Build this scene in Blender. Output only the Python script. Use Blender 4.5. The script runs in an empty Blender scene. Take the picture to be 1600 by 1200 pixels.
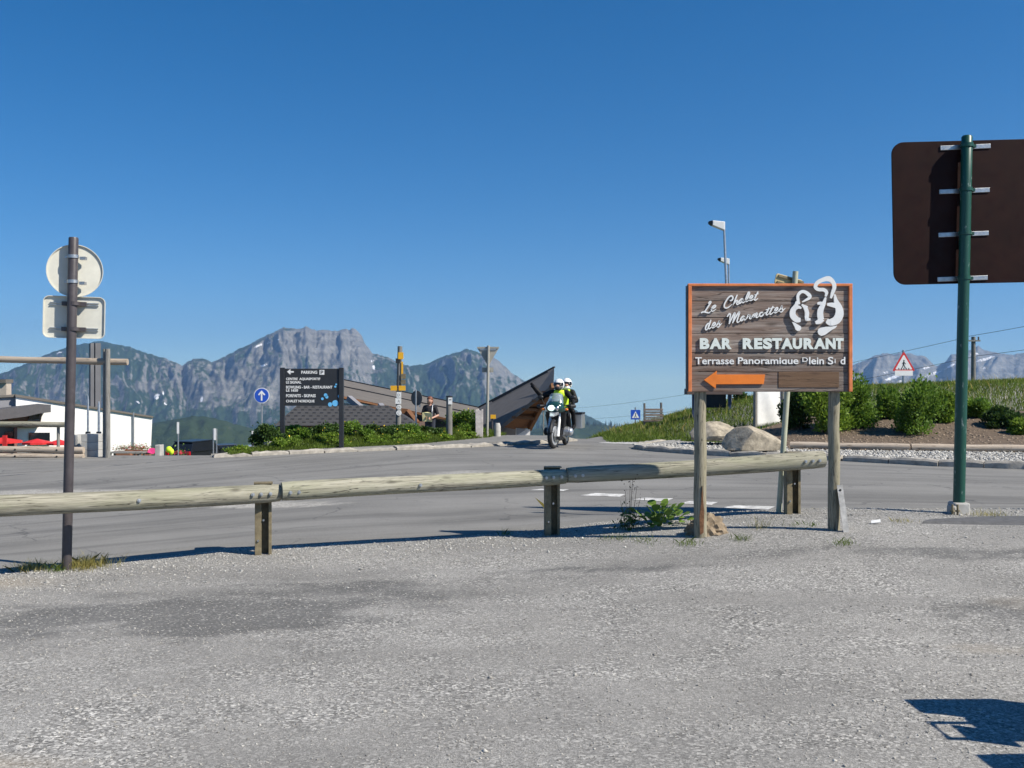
import bpy, bmesh, math, random
import numpy as np
from mathutils import Vector, Matrix

sc = bpy.context.scene
R = math.radians
# ------------------------------------------------------------------ camera
F = 1556.0      # focal length in photo pixels (35 mm equivalent)
CH = 1.6        # eye height
cam_d = bpy.data.cameras.new('camera'); cam = bpy.data.objects.new('camera', cam_d)
sc.collection.objects.link(cam)
cam_d.sensor_width = 36.0; cam_d.lens = 36.0 * F / 1600.0
cam_d.clip_start = 0.05; cam_d.clip_end = 60000
cam.location = (0, 0, CH); cam.rotation_euler = (R(90), 0, 0)
sc.camera = cam
# ------------------------------------------------------------------ light
SUN_AZ = 65.0   # degrees from straight behind towards the right
SUN_EL = 43.0
sun_to = Vector((math.sin(R(SUN_AZ)) * math.cos(R(SUN_EL)), -math.cos(R(SUN_AZ)) * math.cos(R(SUN_EL)), math.sin(R(SUN_EL))))
world = bpy.data.worlds.new('World'); sc.world = world; world.use_nodes = True
wn = world.node_tree.nodes; wl = world.node_tree.links
for n in list(wn): wn.remove(n)
w_out = wn.new('ShaderNodeOutputWorld'); w_bg = wn.new('ShaderNodeBackground'); w_sky = wn.new('ShaderNodeTexSky')
w_sky.sky_type = 'NISHITA'; w_sky.sun_disc = False
w_sky.sun_elevation = R(SUN_EL); w_sky.sun_rotation = math.atan2(sun_to.x, sun_to.y)
w_sky.altitude = 1650; w_sky.air_density = 1.0; w_sky.dust_density = 0.15; w_sky.ozone_density = 2.0
w_tc = wn.new('ShaderNodeTexCoord'); w_sep = wn.new('ShaderNodeSeparateXYZ'); w_max = wn.new('ShaderNodeMath')
w_max.operation = 'MAXIMUM'; w_max.inputs[1].default_value = 0.004
w_cmb = wn.new('ShaderNodeCombineXYZ')          # the sky goes on at its horizon colour below eye level (the valley is deep)
wl.new(w_tc.outputs['Generated'], w_sep.inputs[0])
wl.new(w_sep.outputs['X'], w_cmb.inputs['X']); wl.new(w_sep.outputs['Y'], w_cmb.inputs['Y'])
w_ma = wn.new('ShaderNodeMath'); w_ma.operation = 'MULTIPLY_ADD'; w_ma.inputs[1].default_value = 1.05; w_ma.inputs[2].default_value = 0.042
wl.new(w_sep.outputs['Z'], w_max.inputs[0]); wl.new(w_max.outputs[0], w_ma.inputs[0]); wl.new(w_ma.outputs[0], w_cmb.inputs['Z'])
wl.new(w_cmb.outputs[0], w_sky.inputs['Vector'])
w_hs = wn.new('ShaderNodeHueSaturation'); w_hs.inputs['Saturation'].default_value = 1.42; w_hs.inputs['Hue'].default_value = 0.501
wl.new(w_sky.outputs[0], w_hs.inputs['Color']); wl.new(w_hs.outputs[0], w_bg.inputs[0]); wl.new(w_bg.outputs[0], w_out.inputs[0])
w_bg.inputs[1].default_value = 0.086
sun_d = bpy.data.lights.new('sun', 'SUN'); sun_o = bpy.data.objects.new('sun', sun_d); sc.collection.objects.link(sun_o)
sun_d.energy = 5.0; sun_d.angle = R(0.53); sun_d.color = (1.0, 0.93, 0.81)
sun_o.rotation_euler = (-sun_to).to_track_quat('-Z', 'Y').to_euler()
sun_o.location = (30, -20, 40)
sc.view_settings.view_transform = 'Standard'; sc.view_settings.look = 'None'
sc.view_settings.gamma = 1.0; sc.view_settings.exposure = 0.52; sc.view_settings.use_curve_mapping = False
sc.render.engine = 'CYCLES'
sc.cycles.max_bounces = 6; sc.cycles.diffuse_bounces = 3; sc.cycles.glossy_bounces = 3
sc.cycles.transmission_bounces = 4; sc.cycles.volume_bounces = 0; sc.cycles.transparent_max_bounces = 8
sc.cycles.use_denoising = True

# ------------------------------------------------------------------ helpers
COL = sc.collection
rng = np.random.default_rng(7)
random.seed(7)

def W(px, py, Y):
    return Vector(((px - 800) / F * Y, Y, CH + (600 - py) / F * Y))

def lin(r, g, b, k=1.0):
    def f(c):
        c /= 255.0
        return c / 12.92 if c <= 0.04045 else ((c + 0.055) / 1.055) ** 2.4
    return (f(r) * k, f(g) * k, f(b) * k, 1.0)

def ss(t):
    t = np.clip(t, 0.0, 1.0)
    return t * t * (3 - 2 * t)

# gradient noise on numpy arrays
_perm = np.random.default_rng(11).permutation(512)
_perm = np.concatenate([_perm, _perm, _perm])
_ang = np.random.default_rng(12).uniform(0, 2 * np.pi, 512)
_gx, _gy = np.cos(_ang), np.sin(_ang)

def pnoise(x, y):
    x = np.asarray(x, float); y = np.asarray(y, float)
    xi = np.floor(x).astype(int); yi = np.floor(y).astype(int)
    xf = x - xi; yf = y - yi
    u = xf * xf * xf * (xf * (xf * 6 - 15) + 10); v = yf * yf * yf * (yf * (yf * 6 - 15) + 10)
    def g(ix, iy, dx, dy):
        h = _perm[_perm[ix & 511] + (iy & 511)] & 511
        return _gx[h] * dx + _gy[h] * dy
    a = g(xi, yi, xf, yf); b = g(xi + 1, yi, xf - 1, yf)
    c = g(xi, yi + 1, xf, yf - 1); d = g(xi + 1, yi + 1, xf - 1, yf - 1)
    return (a + u * (b - a)) + v * ((c + u * (d - c)) - (a + u * (b - a)))

def fbm(x, y, o=4, gain=0.5):
    s = 0; a = 1.0; f = 1.0
    for i in range(o):
        s = s + a * pnoise(x * f + 17.3 * i, y * f - 9.1 * i); a *= gain; f *= 2.03
    return s

def ridged(x, y, o=4, gain=0.5):
    s = 0; a = 1.0; f = 1.0
    for i in range(o):
        s = s + a * (1 - 2.2 * np.abs(pnoise(x * f + 7.7 * i, y * f + 3.3 * i))); a *= gain; f *= 2.1
    return s

def mesh_np(name, V, Fc, smooth=False):
    V = np.asarray(V, dtype=np.float32); Fc = np.asarray(Fc, dtype=np.int32)
    me = bpy.data.meshes.new(name)
    me.vertices.add(len(V)); me.vertices.foreach_set('co', V.ravel())
    k = Fc.shape[1]
    me.loops.add(Fc.size); me.loops.foreach_set('vertex_index', Fc.ravel())
    me.polygons.add(len(Fc))
    me.polygons.foreach_set('loop_start', np.arange(0, Fc.size, k, dtype=np.int32))
    if smooth: me.polygons.foreach_set('use_smooth', np.ones(len(Fc), dtype=bool))
    me.update(calc_edges=True); me.validate()
    return me

def link(name, me, mat=None, parent=None):
    o = bpy.data.objects.new(name, me); COL.objects.link(o)
    if mat is not None and me is not None:
        me.materials.clear(); me.materials.append(mat)
    if parent is not None: o.parent = parent
    return o

def tag(o, label=None, cat=None, group=None, kind=None):
    if label: o['label'] = label
    if cat: o['category'] = cat
    if group: o['group'] = group
    if kind: o['kind'] = kind
    return o

def thing(name, label, cat, loc=(0, 0, 0), rz=0.0, group=None, rot=None):
    o = bpy.data.objects.new(name, None); COL.objects.link(o)
    o.empty_display_size = 0.2
    o.location = loc; o.rotation_euler = rot if rot else (0, 0, rz)
    return tag(o, label, cat, group)

def copy_tree(o, parent=None):
    c = o.copy(); COL.objects.link(c)
    if parent is not None: c.parent = parent
    for ch in list(o.children): copy_tree(ch, c)
    return c

class MB:
    def __init__(s): s.v = []; s.f = []; s.mi = []
    def add(s, vs, fs, mi=0):
        b = len(s.v); s.v += [tuple(v) for v in vs]
        for f in fs: s.f.append([i + b for i in f]); s.mi.append(mi)
        return s
    def box(s, c, d, rot=None, mi=0):
        x, y, z = d[0] / 2, d[1] / 2, d[2] / 2
        vs = [Vector(p) for p in ((-x, -y, -z), (x, -y, -z), (x, y, -z), (-x, y, -z), (-x, -y, z), (x, -y, z), (x, y, z), (-x, y, z))]
        if rot is not None: vs = [rot @ v for v in vs]
        c = Vector(c)
        return s.add([v + c for v in vs], [(0, 3, 2, 1), (4, 5, 6, 7), (0, 1, 5, 4), (1, 2, 6, 5), (2, 3, 7, 6), (3, 0, 4, 7)], mi)
    def bar(s, p0, p1, w, h, up=(0, 0, 1), mi=0):
        p0 = Vector(p0); p1 = Vector(p1); d = p1 - p0; L = d.length; d.normalize()
        up = Vector(up); sx = d.cross(up)
        if sx.length < 1e-4: sx = d.cross(Vector((1, 0, 0)))
        sx.normalize(); uz = sx.cross(d)
        m = Matrix((sx, d, uz)).transposed()
        return s.box((p0 + p1) / 2, (w, L, h), m, mi)
    def tube(s, pts, radii, n=10, caps=True, mi=0, closed=False):
        pts = [Vector(p) for p in pts]
        if not hasattr(radii, '__len__'): radii = [radii] * len(pts)
        prev = None; rings = []
        for i, p in enumerate(pts):
            if closed: d = pts[(i + 1) % len(pts)] - pts[i - 1]
            else: d = pts[min(i + 1, len(pts) - 1)] - pts[max(i - 1, 0)]
            d.normalize()
            if prev is None:
                a = Vector((0, 0, 1)) if abs(d.z) < 0.9 else Vector((1, 0, 0))
                u = d.cross(a).normalized()
            else:
                u = (prev - d * prev.dot(d)).normalized()
            prev = u; w = d.cross(u)
            rings.append([p + (u * math.cos(2 * math.pi * k / n) + w * math.sin(2 * math.pi * k / n)) * radii[i] for k in range(n)])
        vs = [q for r in rings for q in r]; fs = []
        m = len(pts)
        for i in range(m if closed else m - 1):
            for k in range(n):
                a = i * n + k; b = i * n + (k + 1) % n; c = ((i + 1) % m) * n + (k + 1) % n; d_ = ((i + 1) % m) * n + k
                fs.append((a, b, c, d_))
        if caps and not closed:
            fs.append(tuple(range(n - 1, -1, -1))); fs.append(tuple((m - 1) * n + k for k in range(n)))
        return s.add(vs, fs, mi)
    def cyl(s, p0, p1, r0, r1=None, n=14, mi=0):
        return s.tube([p0, p1], [r0, r0 if r1 is None else r1], n, True, mi)
    def lathe(s, prof, c=(0, 0, 0), axis=(0, 0, 1), n=20, mi=0):
        q = Vector((0, 0, 1)).rotation_difference(Vector(axis)); c = Vector(c)
        vs = []; fs = []
        for (r, z) in prof:
            for k in range(n):
                a = 2 * math.pi * k / n
                vs.append(c + q @ Vector((r * math.cos(a), r * math.sin(a), z)))
        m = len(prof)
        for i in range(m - 1):
            for k in range(n):
                fs.append((i * n + k, i * n + (k + 1) % n, (i + 1) * n + (k + 1) % n, (i + 1) * n + k))
        if prof[0][0] > 1e-6: fs.append(tuple(range(n - 1, -1, -1)))
        if prof[-1][0] > 1e-6: fs.append(tuple((m - 1) * n + k for k in range(n)))
        return s.add(vs, fs, mi)
    def prism(s, poly, y0, y1, mi=0):
        """polygon in the xz plane pushed from y0 to y1"""
        n = len(poly)
        ar = sum(poly[i][0] * poly[(i + 1) % n][1] - poly[(i + 1) % n][0] * poly[i][1] for i in range(n))
        if ar < 0: poly = poly[::-1]
        if y1 < y0: y0, y1 = y1, y0
        vs = [(p[0], y0, p[1]) for p in poly] + [(p[0], y1, p[1]) for p in poly]
        fs = [tuple(range(n)), tuple(range(2 * n - 1, n - 1, -1))]
        for i in range(n):
            j = (i + 1) % n; fs.append((j, i, n + i, n + j))
        return s.add(vs, fs, mi)
    def solid(s, top, bottom, mi=0):
        """closed body between two equal loops"""
        n = len(top)
        fs = [tuple(range(n)), tuple(range(2 * n - 1, n - 1, -1))]
        for i in range(n):
            j = (i + 1) % n; fs.append((i, n + i, n + j, j))
        return s.add(list(top) + list(bottom), fs, mi)
    def ribbon(s, pts, widths, y0, y1, sub=4, mi=0):
        """brush stroke in the xz plane with thickness"""
        if not hasattr(widths, '__len__'): widths = [widths] * len(pts)
        P = []; Wd = []
        n = len(pts)
        for i in range(n - 1):
            p0 = np.array(pts[max(i - 1, 0)], float); p1 = np.array(pts[i], float); p2 = np.array(pts[i + 1], float); p3 = np.array(pts[min(i + 2, n - 1)], float)
            for k in range(sub):
                t = k / sub
                P.append(0.5 * (2 * p1 + (p2 - p0) * t + (2 * p0 - 5 * p1 + 4 * p2 - p3) * t * t + (3 * p1 - p0 - 3 * p2 + p3) * t ** 3))
                Wd.append(widths[i] * (1 - t) + widths[i + 1] * t)
        P.append(np.array(pts[-1], float)); Wd.append(widths[-1])
        Lf = []; Rt = []
        m = len(P)
        for i in range(m):
            d = P[min(i + 1, m - 1)] - P[max(i - 1, 0)]; L = math.hypot(*d) or 1.0
            nx, nz = -d[1] / L, d[0] / L; h = Wd[i] / 2
            Lf.append((P[i][0] + nx * h, P[i][1] + nz * h)); Rt.append((P[i][0] - nx * h, P[i][1] - nz * h))
        vs = []; fs = []
        for i in range(m):
            vs += [(Lf[i][0], y0, Lf[i][1]), (Rt[i][0], y0, Rt[i][1]), (Rt[i][0], y1, Rt[i][1]), (Lf[i][0], y1, Lf[i][1])]
        for i in range(m - 1):
            a = i * 4; b = a + 4
            for k in range(4):
                k2 = (k + 1) % 4; fs.append((a + k, a + k2, b + k2, b + k))
        fs.append((3, 2, 1, 0)); e = (m - 1) * 4; fs.append((e, e + 1, e + 2, e + 3))
        return s.add(vs, fs, mi)
    def ball(s, c, r, n=12, m=8, mi=0):
        if not hasattr(r, '__len__'): r = (r, r, r)
        vs = [(c[0], c[1], c[2] - r[2])]; fs = []
        for i in range(1, m):
            t = math.pi * i / m
            for k in range(n):
                a = 2 * math.pi * k / n
                vs.append((c[0] + r[0] * math.sin(t) * math.cos(a), c[1] + r[1] * math.sin(t) * math.sin(a), c[2] - r[2] * math.cos(t)))
        vs.append((c[0], c[1], c[2] + r[2])); top = len(vs) - 1
        for k in range(n):
            fs.append((0, 1 + (k + 1) % n, 1 + k)); fs.append((top, top - n + k, top - n + (k + 1) % n))
        for i in range(m - 2):
            for k in range(n):
                a = 1 + i * n + k; b = 1 + i * n + (k + 1) % n
                fs.append((a, b, b + n, a + n))
        return s.add(vs, fs, mi)
    def capsule(s, p0, p1, r0, r1, n=10):
        s.cyl(p0, p1, r0, r1, n); s.ball(p0, r0, n, 6); s.ball(p1, r1, n, 6); return s
    def build(s, name, mat, parent=None, smooth=False, bevel=0.0, loc=None, rot=None, angle=40):
        me = bpy.data.meshes.new(name); me.from_pydata(s.v, [], s.f)
        mats = mat if isinstance(mat, (list, tuple)) else [mat]
        for m in mats: me.materials.append(m)
        if len(mats) > 1: me.polygons.foreach_set('material_index', s.mi)
        bm = bmesh.new(); bm.from_mesh(me); bmesh.ops.recalc_face_normals(bm, faces=bm.faces); bm.to_mesh(me); bm.free()
        if smooth:
            me.polygons.foreach_set('use_smooth', [True] * len(me.polygons)); me.set_sharp_from_angle(angle=R(angle))
        me.update()
        o = bpy.data.objects.new(name, me); COL.objects.link(o)
        if parent is not None: o.parent = parent
        if loc is not None: o.location = loc
        if rot is not None: o.rotation_euler = rot
        if bevel > 0:
            b = o.modifiers.new('bevel', 'BEVEL'); b.width = bevel; b.segments = 2; b.limit_method = 'ANGLE'; b.angle_limit = R(35)
        return o

# ------------------------------------------------------------------ materials
def new_mat(name):
    m = bpy.data.materials.new(name); m.use_nodes = True
    nt = m.node_tree
    return m, nt, nt.nodes['Principled BSDF']

class NT:
    """small shorthand over a node tree"""
    def __init__(s, nt): s.nt = nt
    def n(s, t, **kw):
        o = s.nt.nodes.new(t)
        for k, v in kw.items():
            if k in o.inputs.keys(): o.inputs[k].default_value = v
            else: setattr(o, k, v)
        return o
    def l(s, a, b): s.nt.links.new(a, b)
    def coord(s, scale=(1, 1, 1), out='Object', rot=(0, 0, 0)):
        tc = s.n('ShaderNodeTexCoord'); mp = s.n('ShaderNodeMapping')
        mp.inputs['Scale'].default_value = scale; mp.inputs['Rotation'].default_value = rot
        s.l(tc.outputs[out], mp.inputs['Vector']); return mp.outputs[0]
    def noise(s, vec, scale, detail=4, rough=0.55, dist=0.0):
        o = s.n('ShaderNodeTexNoise'); o.inputs['Scale'].default_value = scale; o.inputs['Detail'].default_value = detail
        o.inputs['Roughness'].default_value = rough; o.inputs['Distortion'].default_value = dist
        s.l(vec, o.inputs['Vector']); return o.outputs['Fac']
    def ramp(s, fac, stops):
        o = s.n('ShaderNodeValToRGB'); cr = o.color_ramp
        while len(cr.elements) < len(stops): cr.elements.new(0.5)
        for e, (p, c) in zip(cr.elements, stops):
            e.position = p; e.color = c if len(c) == 4 else (*c, 1)
        s.l(fac, o.inputs[0]); return o.outputs[0]
    def mix(s, fac, a, b, blend='MIX'):
        o = s.n('ShaderNodeMix', data_type='RGBA', blend_type=blend)
        if hasattr(fac, 'links'): s.l(fac, o.inputs[0])
        else: o.inputs[0].default_value = fac
        for k, v in ((6, a), (7, b)):
            if hasattr(v, 'links'): s.l(v, o.inputs[k])
            else: o.inputs[k].default_value = v
        return o.outputs[2]
    def math(s, op, a, b=0.0):
        o = s.n('ShaderNodeMath', operation=op)
        for k, v in ((0, a), (1, b)):
            if hasattr(v, 'links'): s.l(v, o.inputs[k])
            else: o.inputs[k].default_value = v
        return o.outputs[0]
    def bump(s, h, strength, dist, bsdf):
        o = s.n('ShaderNodeBump'); o.inputs['Strength'].default_value = strength; o.inputs['Distance'].default_value = dist
        s.l(h, o.inputs['Height']); s.l(o.outputs[0], bsdf.inputs['Normal'])

def G4(v, t=(1, 1, 1)): return (v * t[0], v * t[1], v * t[2], 1)

def plain(name, col, rough=0.5, var=0.12, scale=6.0, metal=0.0, bump=0.0, bscale=60, spec=None, coat=0.0, island=0.0):
    """paint, metal, plastic, cloth: base colour with soft uneven wear"""
    m, nt, b = new_mat(name); t = NT(nt)
    v = t.coord()
    f = t.noise(v, scale, 5, 0.6)
    c = t.ramp(f, [(0.3, [x * (1 - var) for x in col[:3]]), (0.7, [min(1, x * (1 + var)) for x in col[:3]])])
    if island:
        g = t.n('ShaderNodeNewGeometry')
        k = t.ramp(g.outputs['Random Per Island'], [(0, G4(1 - island)), (1, G4(1 + island))])
        c = t.mix(1.0, c, k, 'MULTIPLY')
    t.l(c, b.inputs['Base Color'])
    r = t.ramp(t.noise(v, scale * 3, 3), [(0.3, G4(max(0.02, rough - 0.1))), (0.7, G4(min(1, rough + 0.1)))])
    t.l(r, b.inputs['Roughness']); b.inputs['Metallic'].default_value = metal
    if spec is not None: b.inputs['Specular IOR Level'].default_value = spec
    if coat: b.inputs['Coat Weight'].default_value = coat
    if bump: t.bump(t.noise(v, bscale, 4), bump, 0.01, b)
    return m

def wood(name, c1, c2, dark, axis='x', fine=1.0, rough=0.85, crack=0.5, bump=0.5, tint=None):
    """weathered timber, grain along one axis"""
    m, nt, b = new_mat(name); t = NT(nt)
    def sc_(a, c): return {'x': (a, c, c), 'y': (c, a, c), 'z': (c, c, a)}[axis]
    oi = t.n('ShaderNodeObjectInfo'); tc = t.n('ShaderNodeTexCoord'); ad = t.n('ShaderNodeVectorMath', operation='ADD')
    sv = t.n('ShaderNodeVectorMath', operation='SCALE'); sv.inputs['Scale'].default_value = 37.0
    cx = t.n('ShaderNodeCombineXYZ')
    for k in range(3): t.l(oi.outputs['Random'], cx.inputs[k])
    t.l(cx.outputs[0], sv.inputs[0]); t.l(tc.outputs['Object'], ad.inputs[0]); t.l(sv.outputs[0], ad.inputs[1])
    def mp(scale):
        o = t.n('ShaderNodeMapping'); o.inputs['Scale'].default_value = scale; t.l(ad.outputs[0], o.inputs['Vector']); return o.outputs[0]
    g = t.noise(mp(sc_(2.2 * fine, 48 * fine)), 1.0, 7, 0.72, 1.0)
    big = t.noise(mp(sc_(1.3, 7)), 1.0, 4, 0.6)
    kn = t.n('ShaderNodeTexVoronoi'); kn.inputs['Scale'].default_value = 1.0; t.l(mp(sc_(2.2, 6.5)), kn.inputs['Vector'])
    c = t.ramp(g, [(0.34, dark), (0.47, c2), (0.62, c1)])
    c = t.mix(t.ramp(big, [(0.42, G4(0)), (0.62, G4(0.6))]), c, tint if tint else c2)
    c = t.mix(t.ramp(kn.outputs['Distance'], [(0.05, G4(0.75)), (0.16, G4(0))]), c, dark)
    ck = t.noise(mp(sc_(1.6 * fine, 30 * fine)), 1.0, 2, 0.5, 1.2)
    lines = t.ramp(ck, [(0.475, G4(0)), (0.5, G4(1)), (0.525, G4(0))])
    gate = t.ramp(t.noise(mp(sc_(1.3, 9)), 1.0, 2), [(0.42, G4(0)), (0.54, G4(crack))])
    lf = t.mix(1.0, lines, gate, 'MULTIPLY')
    c = t.mix(lf, c, G4(0.02, (1.1, 1, 0.9)))
    c = t.mix(1.0, c, t.ramp(oi.outputs['Random'], [(0, G4(0.84)), (1, G4(1.14))]), 'MULTIPLY')
    t.l(c, b.inputs['Base Color']); b.inputs['Roughness'].default_value = rough
    b.inputs['Specular IOR Level'].default_value = 0.25
    h = t.math('SUBTRACT', g, lf)
    t.bump(h, bump, 0.004, b)
    return m

def leafmat(name, c1, c2, trans=0.35, rough=0.55):
    m, nt, b = new_mat(name); t = NT(nt)
    g = t.n('ShaderNodeNewGeometry')
    c = t.ramp(g.outputs['Random Per Island'], [(0.0, c1), (1.0, c2)])
    big = t.noise(t.coord(), 1.6, 2)
    c = t.mix(1.0, c, t.ramp(big, [(0.3, G4(0.72)), (0.7, G4(1.2))]), 'MULTIPLY')
    t.l(c, b.inputs['Base Color']); b.inputs['Roughness'].default_value = rough
    b.inputs['Specular IOR Level'].default_value = 0.3
    tr = t.n('ShaderNodeBsdfTranslucent'); mx = t.n('ShaderNodeMixShader'); mx.inputs[0].default_value = trans
    t.l(c, tr.inputs[0]); t.l(b.outputs[0], mx.inputs[1]); t.l(tr.outputs[0], mx.inputs[2])
    t.l(mx.outputs[0], nt.nodes['Material Output'].inputs[0])
    return m
# ------------------------------------------------------------------ ground shape
def pl(x, pts):
    return np.interp(x, [p[0] for p in pts], [p[1] for p in pts])
CREST = [(-60, 21.3), (-6.5, 21.6), (-5.1, 23.3), (-3.7, 25.2), (-2.5, 26.6), (-1.0, 28.6), (-0.3, 29.3), (1.0, 29.0), (2.2, 28.4), (3.2, 31), (4.0, 34), (60, 35)]
HEDGE = [(-60, 21.0), (-6.2, 21.5), (-5.1, 22.7), (-3.7, 24.0), (-2.57, 24.9), (-1.7, 26.3), (-0.9, 27.8), (-0.2, 29.6)]
MOUND_H = [(2.4, 0.0), (2.9, 0.0), (4.2, 0.10), (5.3, 0.39), (6.4, 0.69), (7.2, 0.9), (8.0, 1.05), (11, 1.42), (17, 1.66), (60, 3.0)]
MOUND_Y = [(2.5, 28.0), (3.5, 27.0), (5.0, 25.6), (6.2, 23.4), (7.2, 22.4), (11.0, 21.8), (60, 14)]

def g(x, y):
    x = np.asarray(x, float); y = np.asarray(y, float)
    yc = pl(x, CREST)
    d = np.maximum(y - yc, 0)
    z = -0.097 * (np.sqrt(d * d + 1.2) - math.sqrt(1.2))
    z = z - 0.20 * np.maximum(d - 60, 0)
    z = np.where(z < -300, -300 - (np.abs(z + 300)) * 0.55, z)
    z = np.maximum(z, -520)
    # planted bank behind the pavement on the left
    bk = 0.24 * ss((y - pl(x, HEDGE)) / 1.4) * ss((-0.1 - x) / 1.0) * ss((x + 6.3) / 1.3) * (1 - ss((y - yc - 1.5) / 4))
    # grassy mound on the right
    y0 = pl(x, MOUND_Y)
    mz = pl(x, MOUND_H) * ss((y - y0) / (33.0 - y0)) * (1 - ss((y - 36) / 30))
    # verge under the boards, a little above the road
    vg = 0.20 * ss((x + 0.6) / 4.2) * ss((y - 5.5) / 4.5) * (1 - ss((y - 11.1) / 1.1))
    return z + bk + mz + vg

def gz(x, y): return float(g(x, y))

# ------------------------------------------------------------------ setting materials
def ground_material():
    m, nt, b = new_mat('loose_gravel'); t = NT(nt)
    v = t.coord(out='Object')
    vo = t.n('ShaderNodeTexVoronoi'); vo.inputs['Scale'].default_value = 75; t.l(v, vo.inputs['Vector'])
    sp = t.n('ShaderNodeSeparateXYZ'); t.l(vo.outputs['Color'], sp.inputs[0])
    chips = t.ramp(sp.outputs['X'], [(0.0, (0.075, 0.073, 0.069)), (0.45, (0.245, 0.239, 0.225)), (0.8, (0.385, 0.375, 0.352)), (1.0, (0.74, 0.715, 0.665))])
    vo2 = t.n('ShaderNodeTexVoronoi'); vo2.inputs['Scale'].default_value = 210; t.l(v, vo2.inputs['Vector'])
    sp2 = t.n('ShaderNodeSeparateXYZ'); t.l(vo2.outputs['Color'], sp2.inputs[0])
    fine = t.ramp(sp2.outputs['Y'], [(0.0, (0.12, 0.117, 0.11)), (0.6, (0.285, 0.277, 0.26)), (1.0, (0.52, 0.505, 0.475))])
    c = t.mix(t.ramp(t.noise(v, 2.2, 4), [(0.35, G4(0.1)), (0.65, G4(0.75))]), chips, fine)
    band = t.noise(t.coord((0.5, 1.6, 1.0)), 1.0, 6, 0.62, 0.4)
    c = t.mix(t.ramp(band, [(0.44, G4(0)), (0.60, G4(0.62))]), c, t.mix(0.35, (0.215, 0.208, 0.195, 1), fine))
    # worn-through dark tar and beige dust
    at = t.n('ShaderNodeAttribute', attribute_name='wear')
    ws = t.n('ShaderNodeSeparateColor'); t.l(at.outputs['Color'], ws.inputs[0])
    br = t.noise(v, 9.0, 8, 0.75)
    dk = t.ramp(t.math('MULTIPLY', ws.outputs[0], t.math('ADD', br, 0.5)), [(0.18, G4(0)), (0.85, G4(0.82))])
    tar = t.mix(t.ramp(sp.outputs['Y'], [(0.6, G4(0)), (0.95, G4(0.6))]), (0.11, 0.109, 0.106, 1), chips)
    c = t.mix(dk, c, tar)
    du = t.ramp(t.math('MULTIPLY', ws.outputs[1], t.math('ADD', br, 0.5)), [(0.2, G4(0)), (0.9, G4(0.7))])
    c = t.mix(du, c, (0.34, 0.29, 0.22, 1))
    big = t.noise(v, 0.55, 4, 0.6)
    c = t.mix(1.0, c, t.ramp(big, [(0.3, G4(0.80)), (0.7, G4(1.12))]), 'MULTIPLY')
    grass = t.mix(t.noise(v, 1.2, 4), (0.055, 0.085, 0.02, 1), (0.10, 0.13, 0.035, 1))
    c = t.mix(ws.outputs[2], c, grass)
    t.l(c, b.inputs['Base Color']); b.inputs['Roughness'].default_value = 0.92
    b.inputs['Specular IOR Level'].default_value = 0.2
    h = t.math('ADD', t.math('MULTIPLY', sp.outputs['X'], 0.7), t.math('MULTIPLY', sp2.outputs['Y'], 0.4))
    t.bump(h, 0.55, 0.008, b)
    return m

def road_material():
    m, nt, b = new_mat('worn_asphalt'); t = NT(nt)
    v = t.coord(out='Object')
    a = t.noise(v, 130, 3, 0.7)
    c = t.ramp(a, [(0.25, (0.12, 0.116, 0.109)), (0.5, (0.195, 0.19, 0.178)), (0.75, (0.29, 0.282, 0.264))])
    big = t.noise(v, 0.35, 5, 0.6)
    c = t.mix(1.0, c, t.ramp(big, [(0.3, G4(0.83)), (0.7, G4(1.15))]), 'MULTIPLY')
    # tyre lanes run along the road (arc coordinates baked per vertex)
    at = t.n('ShaderNodeAttribute', attribute_name='lane')
    ls = t.n('ShaderNodeSeparateColor'); t.l(at.outputs['Color'], ls.inputs[0])
    cv = t.n('ShaderNodeCombineXYZ'); t.l(t.math('MULTIPLY', ls.outputs[0], 9), cv.inputs[0]); t.l(t.math('MULTIPLY', ls.outputs[1], 55), cv.inputs[1])
    st = t.noise(cv.outputs[0], 1.0, 5, 0.65, 0.3)
    c = t.mix(1.0, c, t.ramp(st, [(0.3, G4(0.58)), (0.5, G4(1.0)), (0.7, G4(1.14))]), 'MULTIPLY')
    gr = t.ramp(t.math('MULTIPLY', ls.outputs[2], t.math('ADD', t.noise(v, 3.0, 6, 0.75), 0.45)), [(0.35, G4(0)), (0.6, G4(0.9))])
    vo = t.n('ShaderNodeTexVoronoi'); vo.inputs['Scale'].default_value = 60; t.l(v, vo.inputs['Vector'])
    sp = t.n('ShaderNodeSeparateXYZ'); t.l(vo.outputs['Color'], sp.inputs[0])
    c = t.mix(gr, c, t.ramp(sp.outputs['X'], [(0, (0.22, 0.21, 0.19)), (1, (0.48, 0.46, 0.42))]))
    # fine dark cracks
    cr = t.n('ShaderNodeTexVoronoi', feature='DISTANCE_TO_EDGE'); cr.inputs['Scale'].default_value = 0.5
    wob = t.n('ShaderNodeVectorMath', operation='ADD'); nz = t.n('ShaderNodeTexNoise'); nz.inputs['Scale'].default_value = 1.4; nz.inputs['Detail'].default_value = 5
    t.l(v, nz.inputs['Vector']); t.l(v, wob.inputs[0]); t.l(nz.outputs['Color'], wob.inputs[1]); t.l(wob.outputs[0], cr.inputs['Vector'])
    ce = t.ramp(cr.outputs['Distance'], [(0.0, G4(1)), (0.009, G4(0.0))])
    cg = t.mix(1.0, ce, t.ramp(t.noise(v, 0.8, 2), [(0.45, G4(0)), (0.55, G4(0.75))]), 'MULTIPLY')
    c = t.mix(cg, c, (0.06, 0.06, 0.06, 1))
    t.l(c, b.inputs['Base Color']); b.inputs['Roughness'].default_value = 0.88
    b.inputs['Specular IOR Level'].default_value = 0.3
    t.bump(a, 0.35, 0.004, b)
    return m

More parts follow.
